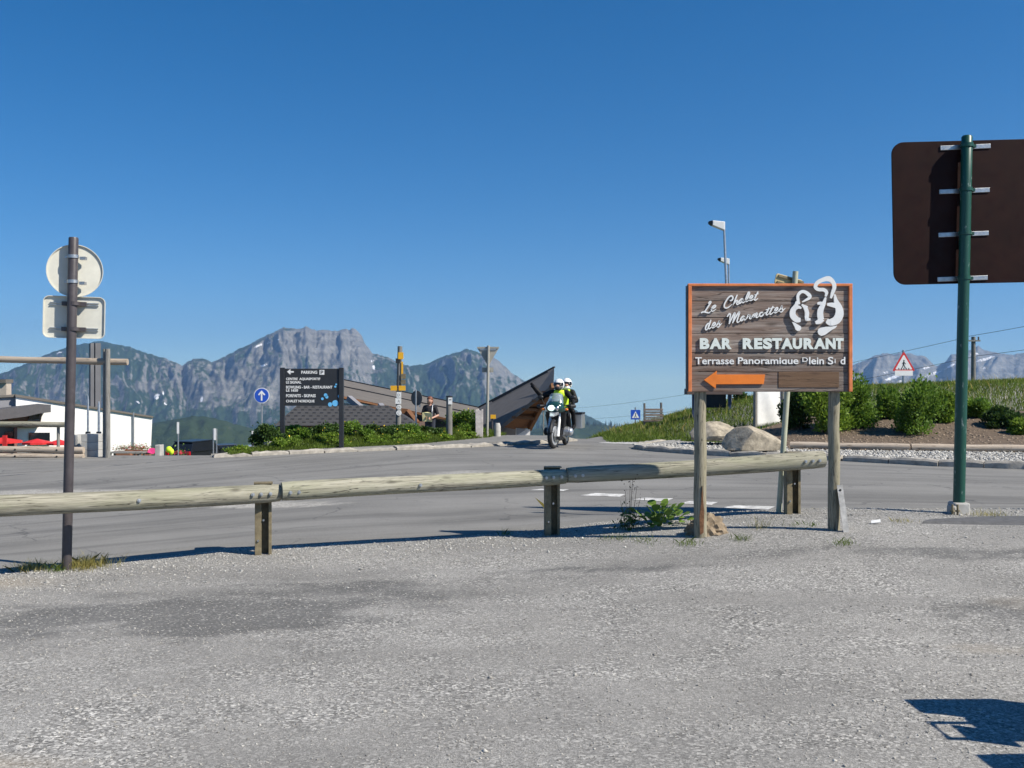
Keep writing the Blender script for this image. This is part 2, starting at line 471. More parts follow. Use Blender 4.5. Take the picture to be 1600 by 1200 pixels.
def set_attr(me, name, rgb):
    ca = me.color_attributes.new(name, 'FLOAT_COLOR', 'POINT')
    a = np.ones((len(me.vertices), 4), dtype=np.float32); a[:, :3] = rgb
    ca.data.foreach_set('color', a.ravel())

def grid_faces(nx, ny):
    i = np.arange(nx - 1)[None, :]; j = np.arange(ny - 1)[:, None]
    a = (j * nx + i).ravel()
    return np.stack([a, a + 1, a + 1 + nx, a + nx], 1)

def axis_steps(lo, hi, d0, d1, step, grow=1.12):
    core = list(np.arange(d0, d1 + 1e-6, step)); out = core[:]
    s = step; p = d1
    while p < hi: s *= grow; p = min(hi, p + s); out.append(p)
    s = step; p = d0
    while p > lo: s *= grow; p = max(lo, p - s); out.insert(0, p)
    return np.array(out)

# ground: one sheet from behind the camera over the pass and down into the valley
gx = axis_steps(-9000, 9000, -9, 14, 0.11)
gy = axis_steps(-2500, 9200, 3.2, 34, 0.11)
GX, GY = np.meshgrid(gx, gy)
GZ = g(GX, GY) + 0.010 * fbm(GX * 0.9, GY * 0.9, 3) * (np.abs(GX) < 40) * (GY < 60)
ground_me = mesh_np('ground', np.stack([GX, GY, GZ], -1).reshape(-1, 3), grid_faces(len(gx), len(gy)), True)
def blob2(x, y, cx, cy, rx, ry, a=0.0):
    ca, sa = math.cos(a), math.sin(a)
    u = ((x - cx) * ca + (y - cy) * sa) / rx; v_ = (-(x - cx) * sa + (y - cy) * ca) / ry
    return np.exp(-(u * u + v_ * v_))
wd = np.zeros_like(GX)
WX = GX + 0.9 * fbm(GX * 1.1, GY * 2.5, 4, 0.6); WY = GY + 0.42 * fbm(GX * 1.3 + 40, GY * 2.8 + 11, 4, 0.6)
for p in ((-2.0, 7.0, 1.3, 0.35, .05), (-1.1, 7.75, 0.9, 0.25, .05), (-2.9, 6.7, 0.9, 0.3, 0), (-2.2, 6.9, 0.9, 0.5, 0), (0.5, 8.4, 0.8, 0.13, 0), (4.0, 8.6, 1.6, 0.14, 0), (3.6, 6.8, 0.9, 0.2, 0)):
    wd += blob2(WX, WY, *p)
wd = 0.95 * wd + np.clip(0.5 * fbm(GX * 0.45 + 3, GY * 1.9, 6, 0.65) + 0.02, 0, 0.45)
bd = 0.5 * blob2(WX, WY, 3.2, 5.9, 0.9, 0.2) + 0.5 * blob2(WX, WY, 4.2, 6.9, 1.2, 0.3) + blob2(GX, GY, -2.6, 4.2, 0.7, 0.12) + blob2(GX, GY, -4.5, 8.0, 0.8, 0.3)
gr = ss((GY - 34) / 8) + ss((np.abs(GX - 2) - 22) / 10)
gr = np.maximum(gr, ss((GY - pl(GX, HEDGE) - 0.05) / 0.15) * (GX < -0.3) * (GX > -6.2))
set_attr(ground_me, 'wear', np.stack([np.clip(wd, 0, 1.2), np.clip(bd, 0, 1), np.clip(gr, 0, 1)], -1).reshape(-1, 3))
tag(link('ground', ground_me, ground_material()), kind='structure')

# road behind the guard rail, over the crest
def strip_sheet(name, front, back, nu, nv, lift, mat, lane=True, kind='structure'):
    def resample(pts, n):
        pts = np.array(pts, float); L = np.concatenate([[0], np.cumsum(np.hypot(*np.diff(pts, axis=0).T))])
        s = np.linspace(0, L[-1], n); return np.stack([np.interp(s, L, pts[:, 0]), np.interp(s, L, pts[:, 1])], 1)
    A = resample(front, nu); B = resample(back, nu)
    t = np.linspace(0, 1, nv)[:, None, None]
    P = A[None] * (1 - t) + B[None] * t
    Z = g(P[..., 0], P[..., 1]) + lift + 0.010 * fbm(P[..., 0] * 0.9, P[..., 1] * 0.9, 3)
    Z[0, :] -= lift * 1.6
    V = np.concatenate([P, Z[..., None]], -1).reshape(-1, 3)
    me = mesh_np(name, V, grid_faces(nu, nv), True)
    if lane:
        U = np.broadcast_to(np.linspace(0, 1, nu)[None, :], (nv, nu)); T = np.broadcast_to(np.linspace(0, 1, nv)[:, None], (nv, nu))
        gvl = blob2(P[..., 0], P[..., 1], -5.6, 14.3, 2.6, 0.7, -0.1) + 0.8 * blob2(P[..., 0], P[..., 1], -3.3, 13.0, 1.5, 0.4, 0.1) + 0.7 * blob2(P[..., 0], P[..., 1], -0.8, 17.5, 1.0, 1.0)
        set_attr(me, 'lane', np.stack([U, T, np.clip(gvl, 0, 1)], -1).reshape(-1, 3))
    o = link(name, me, mat); tag(o, kind=kind); return o
M_ROAD = road_material()
RAILP = [(-4.70, 7.49), (-2.31, 9.25), (0.43, 10.3), (3.06, 10.75)]
edge_front = [(-40, -6), (-16, 1.5), (-8, 5.9), (-4.70, 8.15), (-2.5, 9.65), (-1.0, 10.2), (0.43, 10.75), (2.0, 11.35), (3.5, 11.55), (6, 11.45), (12, 11.3), (40, 9.5)]
edge_back = [(-40, 15), (-20, 21), (-10, 26.0), (-6.2, 26.5), (-4.0, 27.5), (-2.0, 30.0), (0.2, 60), (2.6, 60), (3.3, 29.5), (4.2, 27.0), (7.5, 24.0), (40, 17)]
strip_sheet('road', edge_front, edge_back, 220, 170, 0.018, M_ROAD)
# patch of newer asphalt by the tall board
M_PATCH = plain('patch_asphalt', (0.10, 0.10, 0.102, 1), 0.9, 0.25, 14, bump=0.4, bscale=140)
strip_sheet('asphalt_patch', [(4.1, 9.98), (5.0, 9.80), (7, 9.78), (12, 9.7)], [(4.25, 10.15), (5.0, 10.38), (7, 10.46), (12, 10.4)], 40, 5, 0.022, M_PATCH, lane=False)

# ------------------------------------------------------------------ mountains
def mountain_material(name, rock1, rock2, green1, green2):
    m, nt, b = new_mat(name); t = NT(nt)
    at = t.n('ShaderNodeAttribute', attribute_name='cover'); s_ = t.n('ShaderNodeSeparateColor'); t.l(at.outputs['Color'], s_.inputs[0])
    v = t.coord(out='Object')
    n1 = t.noise(v, 0.012, 6, 0.65)
    vs = t.coord((0.02, 0.02, 0.004), 'Object')
    n2 = t.noise(vs, 1.0, 6, 0.7, 0.5)
    rock = t.mix(t.ramp(n2, [(0.3, G4(0)), (0.7, G4(1))]), rock1, rock2)
    strata = t.noise(t.coord((0.0015, 0.0015, 0.05), 'Object'), 1.0, 4, 0.6)
    rock = t.mix(1.0, rock, t.ramp(strata, [(0.35, G4(0.82)), (0.65, G4(1.15))]), 'MULTIPLY')
    green = t.mix(n1, green1, green2)
    gf = t.ramp(t.math('ADD', s_.outputs[0], t.math('MULTIPLY', t.math('SUBTRACT', n1, 0.5), 1.5)), [(0.38, G4(0)), (0.62, G4(1))])
    c = t.mix(gf, rock, green)
    sn = t.ramp(t.math('ADD', s_.outputs[1], t.math('MULTIPLY', t.math('SUBTRACT', n2, 0.5), 0.5)), [(0.45, G4(0)), (0.55, G4(1))])
    c = t.mix(sn, c, (0.82, 0.83, 0.85, 1))
    t.l(c, b.inputs['Base Color']); b.inputs['Roughness'].default_value = 0.95; b.inputs['Specular IOR Level'].default_value = 0.1
    t.bump(n2, 0.9, 20, b)
    return m
M_MTN = mountain_material('alpine_rock', (0.29, 0.28, 0.255, 1), (0.115, 0.115, 0.11, 1), (0.026, 0.05, 0.026, 1), (0.05, 0.075, 0.034, 1))
M_WOODED = mountain_material('wooded_slope', (0.10, 0.105, 0.06, 1), (0.06, 0.07, 0.04, 1), (0.025, 0.045, 0.018, 1), (0.055, 0.075, 0.03, 1))

def mountain(name, D, prof, depth, zbase, snow=(), nx=420, ny=150, gully=1.0, seed=0.0, veg=(0.0, 1.0), mat=M_MTN, back=0.35, label=None, rough=1.0, power=1.25, rockpx=()):
    px = np.array([p[0] for p in prof], float); py = np.array([p[1] for p in prof], float)
    x0, x1 = (px[0] - 800) / F * D, (px[-1] - 800) / F * D
    xs = np.linspace(x0, x1, nx)
    H = CH + (600 - np.interp(xs / D * F + 800, px, py)) / F * D
    m_px = D / F
    H = H + m_px * rough * (1.6 * fbm(xs / (m_px * 9) + seed, xs * 0 + seed, 4, 0.6))
    tt = np.concatenate([np.linspace(-back, 0, int(ny * 0.15))[:-1], np.linspace(0, 1, ny) ** 1.15])
    X, T = np.meshgrid(xs, tt)
    Hx = None
    wig = 0.12 * depth * fbm(X / (depth * 0.30) + seed, X * 0 + 3 + seed, 3)
    Y = D + wig * np.clip(1 - np.abs(T) * 0, 0, 1) * 0.5 - T * depth
    spx0 = X / Y * F + 800
    pyf = np.interp(spx0, px, py) - rough * (1.9 * fbm(spx0 / 9 + seed, spx0 * 0 + seed, 4, 0.65) + 1.1 * fbm(spx0 / 3.1, spx0 * 0 + 8, 2))
    Hx = CH + (600 - pyf) / F * Y
    s_ = np.where(T >= 0, np.clip(1 - T, 0, 1) ** power, np.clip(1 - (T / -back) ** 1.3, 0, 1))
    rise = np.maximum(Hx - zbase, 1.0)
    Ta = np.abs(T)
    mid = np.clip(Ta * 6, 0, 1) * np.clip((1 - T) * 1.6, 0, 1)
    sc1 = depth * 0.13
    Xa = X / Y * D
    gl = ridged(Xa / sc1 + 0.5 * fbm(Xa / sc1 * .7, Y / sc1 * .4, 2) + seed, Y / (sc1 * 5.5) + seed, 4, 0.5)
    rib = ridged(Xa / (sc1 * 0.36) + 0.6 * fbm(Xa / sc1, Y / sc1 * .6, 2), Y / (sc1 * 3.0) + 5 + seed, 5, 0.58)
    Z = zbase + rise * s_ + gully * mid * rise * (0.095 * gl + 0.03 * rib) + mid * rise * 0.018 * fbm(X / (sc1 * .35), Y / (sc1 * .5), 4, 0.6)
    Z = np.where(T >= 0, np.minimum(Z, Hx - rise * 0.02 * np.clip(T * 30, 0, 1)), Z)
    V = np.stack([X, Y, Z], -1).reshape(-1, 3)
    me = mesh_np(name, V, grid_faces(len(xs), len(tt)), True)
    # cover: r = green, g = snow
    dzx = np.gradient(Z, axis=1) / np.gradient(X, axis=1)
    dzt = np.gradient(Z, axis=0) / np.minimum(np.gradient(Y, axis=0), -1.0)
    slope = np.hypot(dzx, dzt)
    hrel = (Z - zbase) / (rise.max())
    green = veg[1] - 0.55 * slope + 0.6 * (0.62 - hrel) + 0.35 * fbm(X / (sc1 * 1.4) + 5, Y / (sc1 * 1.4), 3) + veg[0]
    spx = X / Y * F + 800; spy = 600 - (Z - CH) / Y * F
    for (cx, cy, rx, ry, w) in rockpx:
        green = green - w * np.exp(-(((spx - cx) / rx) ** 2 + ((spy - cy) / ry) ** 2))
    snw = np.zeros_like(X)
    for (cx, cy, L, wd_, a) in snow:
        ca, sa = math.cos(R(a)), math.sin(R(a))
        u = ((spx - cx) * ca - (spy - cy) * sa) / L; v_ = ((spx - cx) * sa + (spy - cy) * ca) / wd_
        snw = np.maximum(snw, np.exp(-(u * u + v_ * v_) * 1.2))
    snw = snw * (T > 0.0) * np.clip(0.95 + 0.9 * fbm(spx / 3.5, spy / 2.0, 3, 0.6), 0.2, 1.3)
    set_attr(me, 'cover', np.stack([np.clip(green, 0, 1), snw, snw * 0], -1).reshape(-1, 3))
    o = link(name, me, mat); tag(o, label, None, None, 'structure'); return o

mountain('mountain', 6600, [(-500, 640), (-200, 610), (0, 585), (40, 569), (75, 553), (110, 541), (148, 535), (157, 533), (200, 542), (225, 551), (260, 561), (285, 571), (302, 561), (318, 561), (332, 566), (352, 557), (400, 533),
     (424, 521), (436, 516), (444, 511), (452, 514), (462, 513), (470, 515), (478, 509.5), (486, 514), (496, 517), (508, 515), (518, 518), (530, 517), (539, 513.5), (545, 516), (550, 512.5), (556, 514), (560, 519), (566, 526), (570, 536), (576, 544), (582, 552), (600, 557), (625, 567), (640, 572), (668, 568), (690, 558), (712, 551), (722, 549), (729, 544.5), (736, 547), (744, 550), (752, 553), (757, 549), (762, 548.5), (768, 556),
     (775, 562), (790, 573), (800, 584), (815, 592), (835, 606), (870, 628), (940, 660), (1000, 690)], 3000, -470,
     snow=[(404, 540, 9, 2.0, 28), (420, 535, 5, 1.5, 20), (412, 571, 8, 2.2, 18), (584, 574, 2.6, 6, 5), (582, 564, 4, 1.6, 20), (245, 620, 5, 7, -30), (255, 614, 2, 4, 0), (93, 551, 6, 1.6, 20), (315, 624, 2.4, 6, -10), (215, 628, 6, 1.6, -35), (258, 631, 4, 1.5, -35), (435, 530, 3, 1.3, 20)],
     nx=900, ny=260, gully=1.25, veg=(0.12, 0.90), label='long grey alpine massif with a craggy summit', power=1.35,
     rockpx=[(520, 530, 70, 22, 1.2), (780, 575, 35, 30, 0.6), (300, 600, 90, 45, 0.45), (420, 620, 80, 40, 0.45), (110, 610, 60, 30, 0.25), (150, 560, 60, 25, -0.6), (560, 590, 60, 30, 0.3)])
mountain('mountain', 7200, [(1150, 640), (1250, 610), (1322, 576), (1336, 570), (1350, 564), (1366, 556), (1384, 552), (1398, 554), (1412, 551), (1430, 555), (1446, 557), (1455, 566), (1462, 572), (1478, 566), (1486, 553), (1494, 554), (1508, 551), (1520, 545), (1528, 540),
     (1536, 547), (1556, 551), (1575, 555), (1590, 553), (1610, 551), (1680, 540), (1760, 560), (1900, 600), (2100, 640)], 2600, -470,
     snow=[(1525, 553, 11, 2.0, 12), (1540, 561, 20, 2.6, 16), (1521, 571, 5, 3.5, 20), (1447, 575, 9, 2.2, 14), (1458, 584, 18, 3.0, 18), (1485, 572, 12, 2.2, 30), (1395, 590, 18, 3.0, 18), (1382, 582, 7, 1.6, 15), (1405, 596, 7, 1.8, 15), (1538, 575, 4, 1.6, 10)],
     nx=560, ny=200, gully=1.0, seed=4.2, veg=(-0.22, 0.75), label='distant rocky range with slanting snow bands', power=1.3, rockpx=[(1400, 570, 80, 30, 0.6)])
mountain('wooded_ridge', 2700, [(-400, 690), (0, 680), (150, 672), (240, 661), (275, 655), (300, 650), (325, 651), (350, 658), (380, 666), (420, 676), (480, 690), (560, 705), (640, 720)], 1100, -330,
     nx=260, ny=80, gully=0.8, seed=9.1, veg=(0.3, 1.0), mat=M_WOODED, label='dark wooded ridge below the massif', power=1.1)
mountain('wooded_ridge', 3200, [(640, 700), (740, 690), (800, 678), (850, 668), (900, 663), (925, 663), (950, 665), (985, 668), (1010, 668), (1060, 672), (1150, 675), (1300, 690), (1500, 720)], 1300, -400,
     nx=260, ny=80, gully=0.8, seed=2.3, veg=(0.1, 0.95), mat=M_WOODED, label='wooded hillside behind the crest of the road', power=1.1)
# ------------------------------------------------------------------ object materials
M_LOG = wood('weathered_log', (0.375, 0.355, 0.285, 1), (0.27, 0.255, 0.20, 1), (0.085, 0.078, 0.06, 1), 'x', 1.0, crack=0.9, tint=(0.27, 0.27, 0.185, 1))
M_POSTWOOD = wood('weathered_post', (0.37, 0.335, 0.255, 1), (0.26, 0.235, 0.17, 1), (0.08, 0.07, 0.05, 1), 'z', 1.2, crack=0.9, tint=(0.25, 0.23, 0.155, 1))
M_GREYWOOD = wood('grey_post', (0.30, 0.29, 0.27, 1), (0.20, 0.195, 0.18, 1), (0.07, 0.068, 0.06, 1), 'z', 1.2)
M_BOARD = wood('brown_grey_board', (0.34, 0.295, 0.262, 1), (0.21, 0.17, 0.148, 1), (0.075, 0.056, 0.048, 1), 'x', 0.8, crack=0.9, tint=(0.20, 0.125, 0.09, 1))
M_PALELOG = wood('pale_log', (0.50, 0.43, 0.35, 1), (0.40, 0.33, 0.26, 1), (0.17, 0.13, 0.10, 1), 'x', 0.8)
M_BROWNPATCH = wood('repainted_board', (0.22, 0.14, 0.09, 1), (0.18, 0.11, 0.068, 1), (0.11, 0.07, 0.05, 1), 'x', 1.2)
M_ORANGE = plain('orange_paint', (0.78, 0.20, 0.02, 1), 0.55, 0.10, 9)
M_ORANGEFRAME = plain('faded_orange_paint', (0.66, 0.20, 0.065, 1), 0.6, 0.22, 12, bump=0.15, bscale=40)
M_WHITE = plain('white_paint', (0.80, 0.80, 0.78, 1), 0.5, 0.06, 8)
M_GREYWHITE = plain('chalky_white_paint', (0.72, 0.77, 0.72, 1), 0.6, 0.08, 14)
M_GALV = plain('galvanised_steel', (0.45, 0.46, 0.47, 1), 0.42, 0.18, 16, metal=0.85)
M_STEEL = plain('bright_steel', (0.6, 0.6, 0.61, 1), 0.3, 0.1, 20, metal=1.0)
M_RUSTPOST = plain('aged_post_steel', (0.20, 0.165, 0.10, 1), 0.75, 0.35, 12, metal=0.2, bump=0.2)
M_BROWNPAINT = plain('brown_pole_paint', (0.062, 0.053, 0.056, 1), 0.45, 0.2, 10)
M_SIGNBACK = plain('grey_sign_back', (0.58, 0.57, 0.50, 1), 0.55, 0.09, 9)
M_GREEN = plain('green_pole_paint', (0.008, 0.062, 0.042, 1), 0.4, 0.2, 8)
M_DARKBROWN = plain('dark_brown_panel', (0.017, 0.0045, 0.003, 1), 0.55, 0.25, 3, spec=0.15)
M_SHADEDBACK = plain('shaded_grey_back', (0.33, 0.32, 0.28, 1), 0.6, 0.1, 5)  # darker copy of the sign back grey, shade painted into the colour
M_BLACK = plain('black_plastic', (0.015, 0.015, 0.016, 1), 0.5, 0.25, 20)
M_DARKGREY = plain('anthracite_paint', (0.022, 0.024, 0.028, 1), 0.5, 0.12, 4)
M_RUBBER = plain('tyre_rubber', (0.02, 0.02, 0.02, 1), 0.85, 0.2, 30, bump=0.3)
M_CONC = plain('grey_concrete', (0.40, 0.39, 0.365, 1), 0.9, 0.2, 6, bump=0.35, bscale=45)
M_STONE = plain('kerb_granite', (0.33, 0.305, 0.265, 1), 0.85, 0.3, 7, bump=0.5, bscale=30, island=0.12)
M_ROCK = plain('pale_boulder', (0.33, 0.285, 0.215, 1), 0.9, 0.5, 5.5, bump=1.0, bscale=22)
M_GRAVELSTONE = plain('loose_stones', (0.37, 0.36, 0.335, 1), 0.9, 0.1, 5, island=0.5)
M_CHIPS = plain('verge_chips', (0.34, 0.325, 0.295, 1), 0.9, 0.1, 5, island=0.5)
M_SOIL = plain('dry_soil', (0.115, 0.082, 0.055, 1), 0.95, 0.3, 9, bump=1.0, bscale=14)
M_YELLOW = plain('yellow_sign_paint', (0.80, 0.42, 0.02, 1), 0.5, 0.08, 8)
M_BLUE = plain('blue_sign_paint', (0.02, 0.09, 0.50, 1), 0.4, 0.06, 6)
M_LIGHTBLUE = plain('light_blue_dots', (0.14, 0.48, 0.80, 1), 0.5, 0.05, 6)
M_RED = plain('red_paint', (0.62, 0.03, 0.03, 1), 0.5, 0.1, 6)
M_ROOF = plain('dark_roof_sheet', (0.15, 0.135, 0.12, 1), 0.85, 0.15, 2.0, bump=0.1, spec=0.2)
M_TIMBER = wood('larch_timber', (0.27, 0.135, 0.065, 1), (0.20, 0.095, 0.045, 1), (0.09, 0.04, 0.022, 1), 'x', 0.6, crack=0.2)
M_WALL = plain('white_render', (0.80, 0.79, 0.77, 1), 0.85, 0.03, 1.0, bump=0.1)
M_GREYANDSHADE = plain('grey_cladding_and_wall_shade', (0.22, 0.22, 0.24, 1), 0.7, 0.1, 1.5)  # grey parts, and the painted shade on the white building's left face
M_GLASS = plain('dark_glass', (0.012, 0.015, 0.02, 1), 0.08, 0.1, 1.0)
M_PINK = plain('pink_cloth', (0.75, 0.05, 0.22, 1), 0.7, 0.1, 4)
M_HIVIS = plain('hi_vis_yellow', (0.62, 0.85, 0.03, 1), 0.6, 0.08, 14)
M_LEATHER = plain('black_leather', (0.009, 0.009, 0.010, 1), 0.6, 0.25, 12, bump=0.4, bscale=25, spec=0.2)
M_SKIN = plain('skin', (0.50, 0.28, 0.20, 1), 0.55, 0.08, 20)
M_HAIR = plain('auburn_hair', (0.16, 0.055, 0.025, 1), 0.6, 0.3, 40)
M_DENIM = plain('dark_denim', (0.025, 0.03, 0.045, 1), 0.85, 0.2, 20)
M_PAPER = plain('folded_paper', (0.66, 0.58, 0.30, 1), 0.7, 0.12, 12)
M_SILVER = plain('silver_paint', (0.55, 0.57, 0.60, 1), 0.3, 0.05, 3, metal=0.6)
M_BIKEGREEN = plain('dark_green_lacquer', (0.012, 0.05, 0.045, 1), 0.2, 0.1, 4, coat=0.6)
M_ALU = plain('aluminium_case', (0.55, 0.56, 0.56, 1), 0.38, 0.12, 8, metal=0.8)
M_AMBER = plain('amber_lens', (0.75, 0.20, 0.02, 1), 0.25, 0.05, 8)
M_CARBLACK = plain('black_car_paint', (0.012, 0.014, 0.017, 1), 0.4, 0.1, 3, coat=0.1)
M_CARBLUE = plain('navy_car_paint', (0.02, 0.03, 0.055, 1), 0.4, 0.1, 3, coat=0.1)
M_TAIL = plain('tail_lamp_red', (0.55, 0.01, 0.015, 1), 0.2, 0.05, 6)
M_FLOWER = leafmat('yellow_blossom', (0.80, 0.55, 0.03, 1), (0.85, 0.65, 0.08, 1), 0.2)
M_LEAF1 = leafmat('shrub_leaves', (0.085, 0.165, 0.02, 1), (0.22, 0.35, 0.05, 1), 0.4)
M_LEAF2 = leafmat('dark_shrub_leaves', (0.03, 0.07, 0.016, 1), (0.085, 0.145, 0.03, 1), 0.25)
M_LEAF3 = leafmat('fresh_shrub_leaves', (0.12, 0.21, 0.022, 1), (0.28, 0.40, 0.055, 1), 0.42)
M_GRASS = leafmat('meadow_grass', (0.07, 0.125, 0.015, 1), (0.19, 0.26, 0.04, 1), 0.4)
M_DRYGRASS = leafmat('dry_grass', (0.25, 0.24, 0.06, 1), (0.52, 0.44, 0.15, 1), 0.4)
M_DOCK = leafmat('dock_leaf', (0.12, 0.22, 0.03, 1), (0.24, 0.36, 0.07, 1), 0.35)
M_STEMBROWN = plain('woody_stem', (0.10, 0.07, 0.04, 1), 0.9, 0.3, 20)
M_CONIFER = leafmat('far_conifer', (0.012, 0.022, 0.012, 1), (0.03, 0.045, 0.02, 1), 0.1)
def glow_mat(name, col, s):
    m, nt, b = new_mat(name); b.inputs['Base Color'].default_value = col
    b.inputs['Emission Color'].default_value = col; b.inputs['Emission Strength'].default_value = s; b.inputs['Roughness'].default_value = 0.1; return m
M_HEADLIGHT = glow_mat('lit_headlamp', (0.8, 1.0, 0.92, 1), 0.7)
def screen_glass():
    m, nt, b = new_mat('windscreen_plastic'); b.inputs['Base Color'].default_value = (0.55, 0.68, 0.75, 1); b.inputs['Roughness'].default_value = 0.08
    b.inputs['Alpha'].default_value = 0.24; return m
M_SCREEN = screen_glass()

# ------------------------------------------------------------------ lettering
_glyph = {}
def glyph(s, bold=0.0, shear=0.0):
    key = (s, bold, shear)
    if key not in _glyph:
        cu = bpy.data.curves.new('lettering', 'FONT'); cu.body = s; cu.size = 1.0; cu.offset = bold; cu.shear = shear
        cu.resolution_u = 4; cu.extrude = 0.5
        ob = bpy.data.objects.new('lettering', cu); COL.objects.link(ob)
        dg = bpy.context.evaluated_depsgraph_get()
        me = bpy.data.meshes.new_from_object(ob.evaluated_get(dg))
        V = np.array([v.co[:] for v in me.vertices]); Fs = [tuple(p.vertices) for p in me.polygons]
        bpy.data.objects.remove(ob); bpy.data.curves.remove(cu); bpy.data.meshes.remove(me)
        _glyph[key] = (V, Fs)
    return _glyph[key]

def letter(s, x0, x1, z0, z1, y0, y1, mat, parent, bold=0.0, name='lettering', shear=0.0, clip=None):
    V, Fs = glyph(s, bold, shear)
    lo = V.min(0); hi = V.max(0)
    n = np.zeros_like(V)
    n[:, 0] = x0 + (V[:, 0] - lo[0]) / (hi[0] - lo[0]) * (x1 - x0)
    n[:, 2] = z0 + (V[:, 1] - lo[1]) / (hi[1] - lo[1]) * (z1 - z0)
    n[:, 1] = y0 + (0.5 - V[:, 2]) * (y1 - y0)
    me = bpy.data.meshes.new(name); me.from_pydata(n.tolist(), [], Fs)
    if clip is not None:
        bm = bmesh.new(); bm.from_mesh(me)
        bmesh.ops.bisect_plane(bm, geom=bm.verts[:] + bm.edges[:] + bm.faces[:], plane_co=(0, 0, clip), plane_no=(0, 0, -1), clear_outer=True)
        bm.to_mesh(me); bm.free()
    me.materials.append(mat)
    o = bpy.data.objects.new(name, me); COL.objects.link(o); o.parent = parent
    return o

# ------------------------------------------------------------------ restaurant board
SY = 9.55; sp = SY / F
X0 = (1075 - 800) * sp
sgz = gz(X0 + 0.8, SY)
rs = thing('restaurant_sign', 'weathered brown plank board reading Le Chalet des Marmottes Bar Restaurant on two log posts', 'sign', (X0, SY, sgz))
def sx(px): return (px - 1075) * sp
def sz(py): return CH + (600 - py) * sp - sgz
plk = [443.5, 470.5, 496.5, 521, 551, 581.5, 612.5]
for i in range(6):
    m = MB(); zt, zb = sz(plk[i]), sz(plk[i + 1])
    dy = random.uniform(-0.003, 0.003)
    m.box((sx(1203), 0.02 + dy, (zt + zb) / 2), (255 * sp - 0.012, 0.034, zt - zb - 0.0045))
    m.build('plank', M_BOARD, rs, bevel=0.004)
bk_ = MB(); bk_.box((sx(1203), 0.05, (sz(446) + sz(611)) / 2), (248 * sp, 0.02, sz(446) - sz(611))); bk_.build('light_block_sheet', M_DARKGREY, rs)  # dark sheet added behind the planks to stop light leaking through
fr = MB(); fr.box((sx(1203), 0.006, sz(445.2)), (256.4 * sp, 0.052, 0.024)); fr.build('frame_trim', M_ORANGEFRAME, rs, bevel=0.003)
for xx, ztp in ((1077.6, 612.0), (1328.4, 612.0)):
    m = MB(); m.box((sx(xx), 0.006, (sz(447.4) + sz(ztp)) / 2), (0.033, 0.054, sz(447.4) - sz(ztp))); m.build('frame_trim', M_ORANGEFRAME, rs, bevel=0.003)
m = MB(); m.box((sx(1074.6), 0.035, (sz(446) + sz(611)) / 2), (0.012, 0.10, sz(446) - sz(611))); m.build('side_board', M_DARKGREY, rs)
for k, (xb, zt_) in enumerate(((1097, 612), (1308, 612))):
    bx_ = sx(xb); gb = gz(X0 + bx_, SY) - sgz
    m = MB(); r = 0.056 if k == 0 else 0.052
    pts = [(bx_ + 0.003 * math.sin(i * 1.7 + k), 0.06 + 0.036 + 0.006 * math.sin(i * 2.3), gb - 0.25 + (sz(560) - gb + 0.25) * i / 9) for i in range(10)]
    rad = [r * (1.12 - 0.12 * i / 9 + 0.02 * math.sin(i * 2.9 + k)) for i in range(10)]
    m.tube(pts, rad, 18); po = m.build('post', M_POSTWOOD, rs, smooth=True)
    if k == 0:
        c = MB(); c.prism([(bx_ - 0.012, gb + 0.03), (bx_ + 0.02, gb + 0.05), (bx_ + 0.026, gb + 0.25), (bx_ + 0.008, gb + 0.50), (bx_ - 0.004, gb + 0.33), (bx_ - 0.02, gb + 0.2)], 0.028, 0.05)
        c.build('bark_scar', plain('bark_scar', (0.16, 0.075, 0.035, 1), 0.9, 0.4, 25, bump=0.6), po, smooth=False)
# angle iron against the right post
bx_ = sx(1308)
gb = gz(X0 + bx_, SY) - sgz
m = MB(); m.bar((bx_ + 0.030, 0.02, sz(758)), (bx_ + 0.075, -0.06, gb - 0.05), 0.055, 0.006, up=(0, 1, 0)); m.bar((bx_ + 0.056, 0.045, sz(758)), (bx_ + 0.100, -0.03, gb - 0.05), 0.006, 0.05, up=(0, 1, 0))
ai = m.build('angle_brace', plain('flaking_white_iron', (0.42, 0.41, 0.39, 1), 0.6, 0.35, 18), rs)
m = MB(); m.cyl((bx_ + 0.033, 0.022, sz(766)), (bx_ + 0.033, 0.005, sz(766)), 0.011, n=10); m.build('bolt', M_BLACK, ai)
